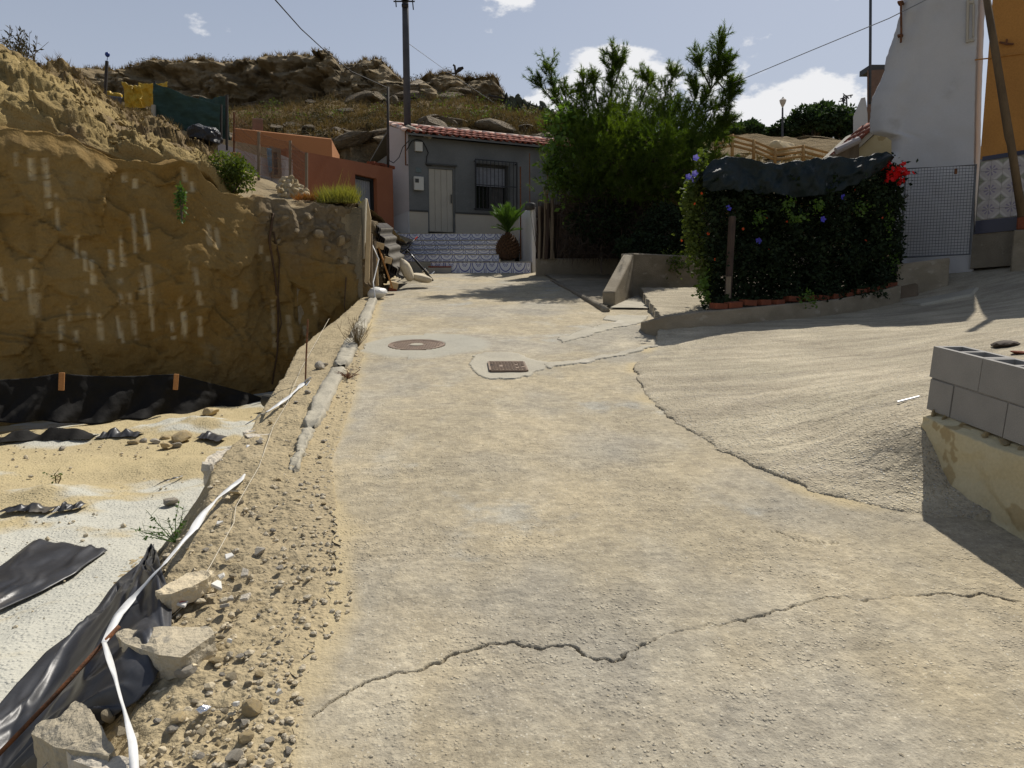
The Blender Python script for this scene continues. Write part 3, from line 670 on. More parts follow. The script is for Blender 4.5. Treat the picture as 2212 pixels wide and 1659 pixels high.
# ---- cliff
CB = [(-13.5, 3.2), (-9.6, 6.9), (-6.9, 9.4), (-5.5, 10.8), (-4.35, 12.0), (-3.6, 12.7), (-2.92, 13.3), (-2.72, 14.6), (-2.9, 16.5)]
cb_s = np.concatenate([[0], np.cumsum([math.dist(a, b) for a, b in zip(CB[:-1], CB[1:])])])
def cliff_pt(s): return np.interp(s, cb_s, [p[0] for p in CB]), np.interp(s, cb_s, [p[1] for p in CB])
TOPPX = [(-700, 330), (0, 277), (75, 280), (140, 290), (185, 294), (240, 325), (300, 350), (325, 354), (400, 348), (442, 362), (462, 398), (500, 425), (545, 436), (600, 440), (700, 442), (779, 447), (800, 470), (870, 520)]
def cliff_top(s):
    x, y = cliff_pt(s); u = PW / 2 + FPX * x / y          # near enough at small pitch
    v = np.interp(u, [p[0] for p in TOPPX], [p[1] for p in TOPPX])
    return np.array([at(uu, vv, yy).z for uu, vv, yy in zip(u, v, y)])
MARKS = []
def build_cliff():
    S = np.linspace(0, cb_s[-1], 470); nt = 230
    x, y = cliff_pt(S)
    k = np.ones(25) / 25; xp, yp = np.pad(x, 12, mode='edge'), np.pad(y, 12, mode='edge'); xs_, ys_ = np.convolve(xp, k, 'valid'), np.convolve(yp, k, 'valid')
    dx, dy = np.gradient(xs_), np.gradient(ys_); ln = np.hypot(dx, dy); nx, ny = dy / ln, -dx / ln
    zt = cliff_top(S) + .10 * fbm(S * 2.2, 0 * S, o=3, s=83) + .05 * vn(S * 9, 0 * S, 0, 84); zb = pit_z(x, y) - .3
    T = np.linspace(0, 1, nt)
    Z = zb[None] + T[:, None] * (zt - zb)[None]
    SS = np.repeat(S[None], nt, 0); X0 = np.repeat(xs_[None], nt, 0); Y0 = np.repeat(ys_[None], nt, 0)
    px_ = np.repeat((PW / 2 + FPX * xs_ / ys_)[None], nt, 0)
    soil = sstep(530, 600, px_) * sstep(.66, .84, T[:, None] + .10 * fbm(SS * 1.6, Z * 1.6, o=4, s=77) + .16 * sstep(720, 790, px_))
    d = .20 * fbm(SS * .5, Z * .5, o=2, s=71) + .06 * fbm(SS * 1.5, Z * 1.2, o=4, s=72) + .05 * fbm(SS * 6, Z * 4, o=4, s=73)
    rid = 1 - np.abs(fbm(SS * .9 + .3 * Z, Z * .45, o=3, s=74)); d += .13 * facets(SS * .9 + .3 * fbm(SS, Z, o=2, s=2), Z * .8 + .3 * fbm(SS, Z, o=2, s=4), 75) + .085 * facets(SS * 2.6 + .25 * vn(SS * 3, Z * 3, 0, 2), Z * 1.9 + .2 * vn(SS * 4, Z * 4, 0, 3), 76) + .03 * facets(SS * 7 + .3 * vn(SS * 9, Z * 9, 0, 4), Z * 5.5, 80)
    d += .05 * sstep(.1, .5, fbm(SS * 3, Z * 3, o=3, s=78)) * soil * 2.2 + soil * .06 * fbm(SS * 12, Z * 12, o=3, s=79)
    d -= .25 * sstep(530, 590, px_) * sstep(690, 610, px_) * sstep(.9, .7, T[:, None]) * sstep(.25, .5, T[:, None])          # hollow
    d += .25 * sstep(0, .25, 1 - T[:, None]) * .6 * (1 - T[:, None])                              # foot a little forward
    edge = sstep(1, .93, T)[:, None]; d = d * edge + .02 * (1 - edge)
    X = X0 + np.repeat(nx[None], nt, 0) * d; Y = Y0 + np.repeat(ny[None], nt, 0) * d
    # bucket-tooth marks left in the cut
    mk_ = np.zeros_like(X); r2 = np.random.default_rng(5)
    ctr = [(45, 345, 30), (85, 370, 34), (115, 420, 50), (135, 455, 60), (165, 520, 75), (178, 575, 40), (240, 555, 45), (300, 500, 70), (310, 600, 60), (210, 600, 40), (265, 640, 60), (200, 650, 60), (320, 640, 70), (430, 610, 60),
           (15, 600, 60), (50, 600, 50), (60, 660, 60), (225, 680, 60), (160, 690, 70), (375, 650, 40), (445, 520, 40), (400, 690, 50), (350, 700, 60), (120, 720, 50), (295, 700, 70), (430, 700, 40), (510, 640, 40), (250, 720, 40), (180, 730, 40),
           (600, 690, 80), (640, 700, 60), (690, 680, 60), (560, 540, 20), (390, 390, 25), (280, 400, 20)]
    v_ = PH / 2 - FPX * np.tan(np.arctan2(Z - CAMZ, Y) + PITCH)
    u_ = PW / 2 + FPX * X / (Y * math.cos(PITCH) + (CAMZ - Z) * math.sin(PITCH))
    for (cu, cv, L_) in ctr:
        for j in range(r2.integers(1, 3)):
            uu, vv, ll = cu + r2.normal(0, 9) + j * 15, cv + r2.normal(0, 10), L_ * r2.uniform(.45, .8)
            lean = r2.uniform(.02, .16); a = np.abs(u_ - uu - (v_ - vv) * lean); bb = np.abs(v_ - vv) / ll
            brk = sstep(-.75, -.3, vn(v_ / r2.uniform(12, 26), 0 * v_ + cu, 0, 81))
            mk_ = np.maximum(mk_, sstep(r2.uniform(5, 8), 2.6, a) * sstep(1, .9, bb) * brk * r2.uniform(.5, 1))
    mk_ *= (1 - soil) * sstep(760, 700, px_); 
    X -= np.repeat(nx[None], nt, 0) * mk_ * .02; Y -= np.repeat(ny[None], nt, 0) * mk_ * .02
    cx, cy, cz, cm, cs = [], [], [], [], []                           # rim rolling back over the top
    for q in np.linspace(.1, 1.3, 14):
        rough = .10 * fbm(S * 4, S * 0 + q * 4, o=4, s=86) + .05 * facets(S * 5, S * 0 + q * 5, 87)
        cx.append(xs_ - nx * q); cy.append(ys_ - ny * q); cz.append(zt + .10 * min(q, .4) + rough * min(q * 4, 1) - .35 * max(q - .7, 0)); cm.append(0 * S); cs.append(soil[-1] * .6)
    X, Y, Z, mk_, soil = [np.concatenate([a, np.array(b)]) for a, b in ((X, cx), (Y, cy), (Z, cz), (mk_, cm), (soil, cs))]
    co = grid('cliff', np.stack([X, Y, Z], -1), MT['cliff'], attrs={'mark': mk_, 'soil': soil}); co['kind'] = 'structure'
    global CLIFFO, CLIFFP; CLIFFO = co; CLIFFP = (X[:nt], Y[:nt], Z[:nt], u_, v_)

def build_slope():
    us = [-900, -300, 0, 140, 240, 325, 442, 500, 548]
    s0 = np.linspace(0, cb_s[-1], 2000); cx, cy = cliff_pt(s0); cu = PW / 2 + FPX * cx / cy; o = np.argsort(cu)
    Y0 = np.interp(us, cu[o], cy[o]); Y0[0] = 5.6; Y0[1] = 7.4
    v0 = np.interp(us, [p[0] for p in TOPPX], [p[1] for p in TOPPX])
    v0 = v0 + np.array([8] * 7 + [30, 40])
    rows = [[at(u, v + 22, Y + .75) for u, v, Y in zip(us, v0, Y0)]]
    rows.append([at(u, v - 2, Y + .55) for u, v, Y in zip(us, v0, Y0)])
    rows.append([at(u, v, Y) for u, v, Y in zip(us, [300, 248, 232, 244, 285, 316, 341, 425, 470], Y0 + .9)])
    rows.append([at(u, v, Y) for u, v, Y in zip(us, [250, 200, 178, 208, 255, 288, 330, 410, 470], [8, 9.4, 11.8, 12.7, 13.5, 13.9, 13.8, 13.6, 13.3])])
    rows.append([at(u, v, Y) for u, v, Y in zip(us, [180, 140, 124, 184, 230, 264, 316, 390, 460], [9.5, 11, 13.3, 14.3, 15, 15.4, 15.2, 14.4, 13.8])])
    cr = rows[-1]
    dr = [0, 0, 0, 0, 0, .1, .9, 1.6, 2.0]
    rows.append([p + Vector((.1, 1.6, -.15 - d_ * .4)) for p, d_ in zip(cr, dr)]); rows.append([Vector((p.x * 1.1, 22, p.z - .35 - d_)) for p, d_ in zip(cr, dr)]); rows.append([Vector((p.x * 1.2, 30, p.z - .8 - d_)) for p, d_ in zip(cr, dr)])
    C = np.array([[tuple(p) for p in r_] for r_ in rows]); 
    def dens(C, n, ax):
        k = C.shape[ax]; t = np.linspace(0, k - 1, n); i = np.clip(np.floor(t).astype(int), 0, k - 2); f = t - i
        def g(j): return np.take(C, np.clip(j, 0, k - 1), axis=ax)
        sh = [1, 1, 1]; sh[ax] = n; f = f.reshape(sh)
        p0, p1, p2, p3 = g(i - 1), g(i), g(i + 1), g(i + 2)
        return p1 + .5 * f * (p2 - p0 + f * (2 * p0 - 5 * p1 + 4 * p2 - p3 + f * (3 * (p1 - p2) + p3 - p0)))
    P = dens(dens(C, 230, 0), 330, 1); 
    t = np.linspace(0, 7, 230)[:, None]
    am = sstep(.9, 1.6, t) * sstep(6, 4.4, t)
    n1 = fbm(P[..., 0] * 1.1, P[..., 1] * 1.1, P[..., 2] * 1.1, o=5, s=91); n2 = fbm(P[..., 0] * 5, P[..., 1] * 5, P[..., 2] * 5, o=4, s=92)
    uu = np.interp(np.linspace(0, 8, 330), range(9), us)[None]
    big = sstep(260, 60, uu) * (1 - np.abs(fbm(P[..., 0] * .9 + P[..., 2], P[..., 1] * .5, 0, o=3, s=93)) * 2)
    P[..., 2] += am * (.22 * n1 + .09 * n2 + .26 * big * sstep(1, 2.5, t)); P[..., 1] -= am * .22 * n1; fc = facets(P[..., 0] * 1.6 + .3 * n1, P[..., 2] * 1.6 + P[..., 1] * .8, 96) * .26 + facets(P[..., 0] * 4 + .3 * n2, P[..., 2] * 4 + P[..., 1] * 2.0, 97) * .13 + facets(P[..., 0] * 9, P[..., 2] * 7 + P[..., 1] * 6, 98) * .05; P[..., 2] += am * fc; P[..., 1] -= am * fc * .5
    soil = sstep(.05, .35, fbm(P[..., 0] * .8, P[..., 1] * .8, o=4, s=94) + .5 * sstep(2.6, 3.6, t) - .25) * (.45 + .55 * sstep(60, 160, uu)) * .85
    grid('slope', P, MT['slope'], attrs={'soil': soil})['kind'] = 'structure'
    global SLOPE; SLOPE = P

_yp = [at(470, 400, 12.2), at(505, 424, 12.5), at(560, 438, 12.8), at(780, 446, 13.4), at(620, 420, 13.8), at(700, 428, 14.2), at(545, 405, 14.0), at(790, 490, 19), at(640, 415, 18), at(480, 340, 16.5), at(300, 265, 17), at(100, 190, 17.5), at(-200, 150, 17.5), at(500, 330, 22), at(700, 400, 23), at(300, 270, 24), at(0, 180, 24)]
YARD = TPS([(p.x, p.y) for p in _yp], [p.z for p in _yp], 5e-3)
def build_yard():
    xs, ys = np.linspace(-11, -2.78, 130), np.linspace(12.6, 26, 170); X, Y = np.meshgrid(xs, ys)
    cu = PW / 2 + FPX * X / Y
    Z = YARD(X, Y) - .04 + .05 * fbm(X * 2, Y * 2, o=4, s=95)
    # keep behind the cut face
    line = [(p[0], p[1] + .12) for p in CB[2:]]
    ok = np.interp(X, [p[0] for p in CB[2:7]], [p[1] + .08 for p in CB[2:7]]) < Y
    Z = np.where(ok, Z, -1.5)
    grid('yard', np.stack([X, Y, Z], -1), MT['yard'], keep=ok)['kind'] = 'structure'

SKYU = [-900, -300, 0, 80, 180, 230, 280, 340, 440, 500, 560, 640, 690, 725, 742, 756, 790, 830, 855, 880, 900, 930, 960, 1000, 1040, 1066, 1078, 1092, 1120, 1200, 1320, 1480, 1560, 1640, 1700, 1800, 1900, 2200, 3000]
SKYV = [175, 158, 150, 147, 152, 150, 140, 134, 127, 133, 130, 128, 124, 130, 152, 150, 141, 141, 160, 180, 168, 158, 157, 163, 160, 163, 178, 216, 226, 246, 268, 308, 336, 342, 336, 345, 355, 360, 360]
def build_hill():
    us = np.concatenate([np.linspace(-900, -20, 50), np.linspace(-15, 1220, 500), np.linspace(1226, 2900, 100)])
    sky = np.interp(us, SKYU, SKYV) + 3.0 * fbm(us / 22, 0 * us, o=3, s=101)
    band = np.interp(us, [-900, 0, 100, 300, 500, 700, 860, 1000, 1080, 1110, 1300, 3000], [260, 225, 200, 225, 235, 216, 226, 214, 226, 232, 280, 365])   # foot of the upper rock band
    led = np.interp(us, [-900, 0, 400, 600, 800, 1000, 1200, 1500, 3000], [330, 310, 300, 286, 276, 270, 284, 330, 380])            # top of the lower ledges
    bot = led + 300
    R_ = []
    def row(v, Y): R_.append(np.stack([np.array([*at(u, vv, yy)]) for u, vv, yy in zip(us, v, np.broadcast_to(Y, us.shape))]))
    row(bot, 26.0); row(led + 34, 26.6); row(led + 16, 27.4); row(led, 28.4); row(led * .55 + band * .45, 32.); row(band, 37.5); row(band - 6, 38.2)
    row(sky * .5 + band * .5, 38.9 - .6); row(sky + 5, 39.3); row(sky, 41.5)
    top = R_[-1]; b2 = top.copy(); b2[:, 1] += 9; b2[:, 0] *= 1.2; b2[:, 2] -= .5; R_.append(b2); b3 = b2.copy(); b3[:, 1] += 60; b3[:, 2] -= 20; R_.append(b3)
    C = np.stack(R_); n = 200; k = len(R_)
    t = np.interp(np.linspace(0, 1, n), [0, .12, .24, .34, .52, .64, .68, .80, .90, .95, .98, 1], np.arange(12.)); i = np.clip(np.floor(t).astype(int), 0, k - 2); f = (t - i)[:, None, None]
    P = C[i] * (1 - f) + C[i + 1] * f
    x, y, z = P[..., 0], P[..., 1], P[..., 2]; T = t[:, None] + 0 * x
    rock = np.maximum(sstep(5.1, 6, T) * sstep(9.2, 8.6, T), sstep(3.4, 2.6, T) * .9)
    big = fbm(x * .28, z * .5, y * .2, o=4, s=103); strat = fbm(x * .35, z * 2.1, o=4, s=104); fin_ = fbm(x * 1.6, z * 2.4, y, o=4, s=105)
    d = rock * (1.5 * big + .55 * strat + .32 * fin_) - rock * .8 * sstep(.78, .98, 1 - np.abs(fbm(x * .3 + z * .15, z * .2, o=3, s=106)))
    ups = (1 - rock) * sstep(9.4, 8.6, T)
    d += rock * (1.0 * facets(x * .42 + .4 * fin_, z * .62 + .3 * big, 111) + .45 * facets(x * 1.2 + .3 * fin_, z * 1.9, 112) + .15 * facets(x * 3.2, z * 4, 113)); P[..., 1] -= d; P[..., 2] += ups * (.22 * fbm(x * .9, y * .9, o=4, s=107)) + sstep(8.4, 9, T) * sstep(10, 9.2, T) * .25 * fbm(x * 1.3, y * .7, o=4, s=108)
    scrub = sstep(.05, .35, (1 - rock) * sstep(9.9, 9, T) + .35 * fbm(x * .7, z * 1.2, o=3, s=109) * sstep(2.5, 3.2, T) )
    ho = grid('hill', P, MT['rock'], attrs={'scrub': scrub}); ho['kind'] = 'structure'
    global HILL, HT, HILLO; HILL = P; HT = T; HILLO = ho

def build_far():
    xs = np.concatenate([[-3000, -600, -150], np.linspace(-60, 60, 60), [150, 600, 3000]]); ys = np.concatenate([[-400, -60, -20], np.linspace(-8, 60, 60), [200, 800, 3000]])
    X, Y = np.meshgrid(xs, ys)
    Z = -.9 + .0 * X + .118 * np.clip(Y - 2, 0, 24) * sstep(-3.2, -2.4, X) * .8 - .25 * sstep(-2.4, -3.4, X)
    Z -= .5 * sstep(-2, -4, Y)
    grid('ground', np.stack([X, Y, Z], -1), MT['far'])['kind'] = 'structure'
build_road(); build_ramp(); build_bank(); build_pit(); build_cliff(); build_slope(); build_yard(); build_hill(); build_far()
# ------------------------------------------------------------------ buildings, walls, steps
HF = Frame(at(885, 500, 21.0), at(1290, 500, 23.6))        # grey house front
SEG_BASE = 3.50
def barrel_mesh(name, L_, r_, mat, n=7, t=.018, taper=.85):
    V, F = [], []
    for k, (yy, rr) in enumerate(((0, r_), (L_, r_ * taper))):
        for q in (0, -t):
            for j in range(n + 1):
                a = math.pi * j / n; V.append((math.cos(a) * (rr + q), yy, math.sin(a) * (rr + q) * .8))
    m = n + 1
    for j in range(n):
        F += [(j, j + 1, 2 * m + j + 1, 2 * m + j), (m + j + 1, m + j, 3 * m + j, 3 * m + j + 1), (j + 1, j, m + j, m + j + 1), (2 * m + j, 2 * m + j + 1, 3 * m + j + 1, 3 * m + j)]
    F += [(0, 2 * m, 3 * m, m), (n, m + n, 3 * m + n, 2 * m + n)]
    me = bpy.data.meshes.new(name); me.from_pydata(V, [], F); me.materials.append(mat)
    me.polygons.foreach_set('use_smooth', [True] * len(me.polygons)); return me
def piece(name, me, parent, loc, rot):
    o = bpy.data.objects.new(name, me); COL.objects.link(o); o.parent = parent
    o.location = Vector(loc) - ORG[parent]; o.rotation_euler = rot.to_euler() if isinstance(rot, Matrix) else rot
    return o
def Mat3(x, y, z): return Matrix((x, y, z)).transposed()

def build_house():
    f = HF; z0 = SEG_BASE
    h = thing('grey_house', 'single-storey grey rendered house with red tiled roof, barred window and cream door', 'house', f.P(0, z0))
    aL, zE = f.px(885, 296); aR = f.len; zE = f.px(886, 294)[1]
    d0, dz0 = f.px(925, 500); d1, dz1 = f.px(983, 362); w0, wz0 = f.px(1028, 453); w1, wz1 = f.px(1099, 358)
    zb = f.px(900, 455)[1]; T_ = .26
    wall = MB()
    for a, b, zz0, zz1 in ((0, d0, zb, zE), (d0, d1, dz1, zE), (d1, w0, zb, zE), (w0, w1, wz1, zE), (w1, aR, zb, zE), (w0, w1, zb, wz0)):
        f.box(wall, a, b, zz0, zz1, -T_, 0)
    wo = wall.build('front_wall', MT['plaster_gy'], h)
    pl = MB(); f.box(pl, 0, d0, z0 - .5, zb - .02, -T_, .004); f.box(pl, d1, aR, z0 - .5, zb - .02, -T_, .004); pl.build('plinth', MT['plaster_cr'], h)
    ln = MB(); f.box(ln, 0, d0, zb - .03, zb + .02, -.02, .022); f.box(ln, d1, aR, zb - .03, zb + .02, -.02, .022); ln.build('plinth_line', MT['dkplastic'], h)
    inn = MB(); f.box(inn, .1, aR - .1, z0 - .5, zE - .05, -6.0, -T_ - .62); inn.build('room_block', MT['plaster_gy'], h)
    # angled pale end wall
    A = f.P(0, 0); B = at(845, 500, 21.25); g = Frame((B.x, B.y), (A.x, A.y))
    s = MB(); lz = at(845, 272, 21.25).z
    q = [g.P(0, z0 - .6, 0), g.P(g.len - .002, z0 - .6, 0), g.P(g.len - .002, z0 - .6, -.25), g.P(0, z0 - .6, -.25)]
    t_ = [Vector((q[0].x, q[0].y, lz)), Vector((q[1].x, q[1].y, zE + .12)), Vector((q[2].x, q[2].y, zE + .12)), Vector((q[3].x, q[3].y, lz))]
    s.hexa(q + t_); s.build('end_wall', MT['plaster_pk'], h)
    ft = MB(); ft.hexa([g.P(-.05, z0 - .62, .06), g.P(g.len, z0 - .62, .08), g.P(g.len, z0 - .62, .002), g.P(-.05, z0 - .62, .002), g.P(-.05, z0 + .35, .05), g.P(g.len, z0 + .55, .05), g.P(g.len, z0 + .55, .002), g.P(-.05, z0 + .35, .002)])
    ft.build('end_wall_foot', MT['plaster_w'], h)
    # door
    dr = MB(); f.box(dr, d0 + .05, d1 - .06, z0, dz1 - .07, -.12, -.07); do = dr.build('door', MT['door_cream'], h)
    n = 4; ww = (d1 - d0 - .11) / n
    for i in range(n):
        p = MB(); a = d0 + .05 + i * ww
        f.box(p, a + .008, a + ww - .008, z0 + .01, dz1 - .075, -.069, -.055); p.build('plank', MT['door_cream'], do, bevel=.004)
    k = MB(); f.box(k, d1 - .13, d1 - .10, z0 + .85, z0 + 1.1, -.054, -.02); k.build('handle', MT['dkplastic'], do)
    fr = MB(); f.box(fr, d0, d0 + .05, z0, dz1, -.2, -.03); f.box(fr, d1 - .06, d1, z0, dz1, -.2, -.03); f.box(fr, d0 + .05, d1 - .06, dz1 - .07, dz1 - .001, -.2, -.03)
    fr.build('door_frame', MT['plaster_gy'], h); ls = MB(); f.box(ls, d0 - .06, d1 + .05, dz1 + .02, dz1 + .065, .002, .06); ls.build('door_canopy', MT['dkplastic'], h)
    # window
    wi = MB(); f.box(wi, w0 + .06, w1 - .05, wz0 + .02, wz1 - .02, -.24, -.235); wn = wi.build('window', MT['glass'], h)
    m = MB(); wm = (w0 + w1) / 2
    for a, b, c, d in ((w0, w0 + .07, wz0, wz1), (w1 - .07, w1, wz0, wz1), (w0 + .07, w1 - .07, wz1 - .08, wz1), (w0 + .07, w1 - .07, wz0, wz0 + .07), (wm - .04, wm + .04, wz0 + .07, wz1 - .08)):
        f.box(m, a, b, c, d, -.22, -.16)
    m.build('frame', MT['dkplastic'], wn)
    sh = MB(); zz = (wz0 * .47 + wz1 * .53); nS = 14
    for i in range(nS):
        q0 = zz + (wz1 - .09 - zz) * i / nS; f.box(sh, w0 + .08, w1 - .08, q0 + .004, q0 + (wz1 - .09 - zz) / nS - .002, -.155, -.14)
    sh.build('roller_shutter', MT['slat'], wn)
    cu = MB(); na = 26; P0, P1 = [], []
    for i in range(na + 1):
        a = wm + .06 + (w1 - .1 - wm - .06) * i / na; o = -.215 + .012 * math.sin(i * 1.7); P0.append(f.P(a, wz0 + .08, o)); P1.append(f.P(a, zz, o))
    cu.add(P0 + P1, [(i, i + 1, na + 2 + i, na + 1 + i) for i in range(na)]); cu.build('curtain', MT['curtain'], wn, smooth=True)
    g0, gz0 = f.px(1024, 455); g1, gz1 = f.px(1114, 352)
    gr = MB(); f.box(gr, g0, g1, gz1 - .03, gz1, .10, .125)
    for a in (g0, g1 - .03): f.box(gr, a, a + .03, gz0 + .03, gz1 - .031, .10, .125)
    go = gr.build('window_grille', MT['iron'], h)
    for zq, dd in ((gz0, (.10, .125)), ((gz0 + gz1) / 2 - .012, (.1255, .137))):
        p = MB(); f.box(p, g0, g1, zq, zq + .027, *dd); p.build('rail', MT['iron'], go)
    for a in (g0, g1 - .03):
        for zq in (gz0 + .04, gz1 - .07): p = MB(); f.box(p, a, a + .03, zq, zq + .025, .003, .099); p.build('bracket', MT['iron'], go)
    nb = 12
    for i in range(nb):
        a = g0 + (g1 - g0) * i / (nb - 1); p = MB(); p.tube([f.P(a, gz0 + .005, .112), f.P(a, gz1 - .005, .112)], .011, 6); p.build('bar', MT['iron'], go)
    # second window, mostly behind the tree
    b0, bz0 = f.px(1204, 436); b1, bz1 = f.px(1275, 380)
    p = MB(); f.box(p, b0, b1, bz0, bz1, .004, .02); sw = p.build('window', MT['glass'], h)
    for i in range(9):
        a = b0 + (b1 - b0) * i / 8; p = MB(); p.tube([f.P(a, bz0, .05), f.P(a, bz1, .05)], .011, 6); p.build('bar', MT['iron'], sw)
    p = MB(); f.box(p, b0 - .2, b1, bz0 - .12, bz0, .002, .14); p.build('sill', MT['plaster_gy'], sw)
    # meters, plaque, cables
    for (u0, v0_, u1, v1_, nm, mt, dep) in ((895.5, 327, 911, 308, 'junction_box', 'boxplastic', .09), (893, 411, 913, 383, 'meter_box', 'boxplastic', .11), (898, 372.5, 910, 363, 'number_plaque', 'plaque', .02)):
        a, c = f.px(u0, v0_); b, d = f.px(u1, v1_); p = MB(); f.box(p, a, b, c, d, .002, dep); o = p.build(nm, MT[mt], h, bevel=.008)
        if nm == 'meter_box':
            q = MB(); a, c = f.px(897, 394, .12); b, d = f.px(905, 386, .12); f.box(q, a, b, c, d, .111, .116); q.build('meter_glass', MT['dkplastic'], o)
    c = MB()
    pts = [(878, 325), (889, 305), (900, 301), (912, 305), (920, 318), (925, 330), (922, 338), (921, 350), (921, 357), (932, 358)]
    c.tube([f.P(*f.px(u, v, .02), .025) for u, v in pts], .013, 6); c.build('cable', MT['cable'], h, smooth=True)
    # roof
    rf = MB(); ov, up, run = .26, .62, 1.75
    q = [f.P(-.05, zE - .02, ov), f.P(aR, zE - .02, ov), f.P(aR, zE + up, -run), f.P(-.05, zE + up, -run)]
    rf.hexa(q + [p + Vector((0, 0, .05)) for p in q]); 
    q = [f.P(-.05, zE + up - .02, -run), f.P(aR, zE + up - .02, -run), f.P(aR, zE - .1, -5.0), f.P(-.05, zE - .1, -5.0)]; rf.hexa(q + [p + Vector((0, 0, .05)) for p in q])
    ro = rf.build('roof', MT['plaster_gy'], h)
    sl_ = (f.n * -(run + ov) + Vector((0, 0, up + .02))).normalized(); nn = f.ex.cross(sl_)
    if nn.z < 0: nn = -nn
    tm = barrel_mesh('roof_tile', .56, .095, MT['rooftile']); rot = Mat3(f.ex, sl_, nn); rr = random.Random(3)
    L_ = math.hypot(run + ov, up + .02); nrow = 4
    for i in range(int(aR / .20)):
        for j in range(nrow):
            p = f.P(-.02 + .1 + i * .20 + rr.uniform(-.01, .01), zE + .03, ov + .03) + sl_ * (j * (L_ - .5) / (nrow - 1)) + nn * (.012 * j % .03)
            piece('roof_tile', tm, ro, p, rot @ Euler((rr.uniform(-.02, .02), 0, rr.uniform(-.03, .03))).to_matrix())
    rm = barrel_mesh('ridge_tile', .50, .125, MT['ridgetile'], 8, .02, .92); rt = Mat3(f.n, f.ex, Vector((0, 0, 1)))
    for i in range(int((aR + .1) / .43)):
        piece('ridge_tile', rm, ro, f.P(-.05 + i * .43, zE + up + .05 + .004 * (i % 2), -run), rt)
    vm = barrel_mesh('verge_tile', .5, .11, MT['ridgetile'], 8, .02, .92)
    for j in range(4): piece('verge_tile', vm, ro, f.P(-.06, zE + .06, ov) + sl_ * (j * (L_ - .48) / 3), rot)
    lump = MB(); r9 = random.Random(9)
    for k in range(7):
        c_ = f.P(.1 + .085 * k + r9.uniform(-.04, .04), zE + .26 - .035 * k, -.3 + .05 * k); r_ = .13 * (1 - .06 * k)
        lump.lathe([(r_ * .3, -.08), (r_, -.02), (r_ * .8, .07), (r_ * .2, .11)], c_, 8)
    lump.build('mortar_lump', MT['cement'], h, smooth=True)

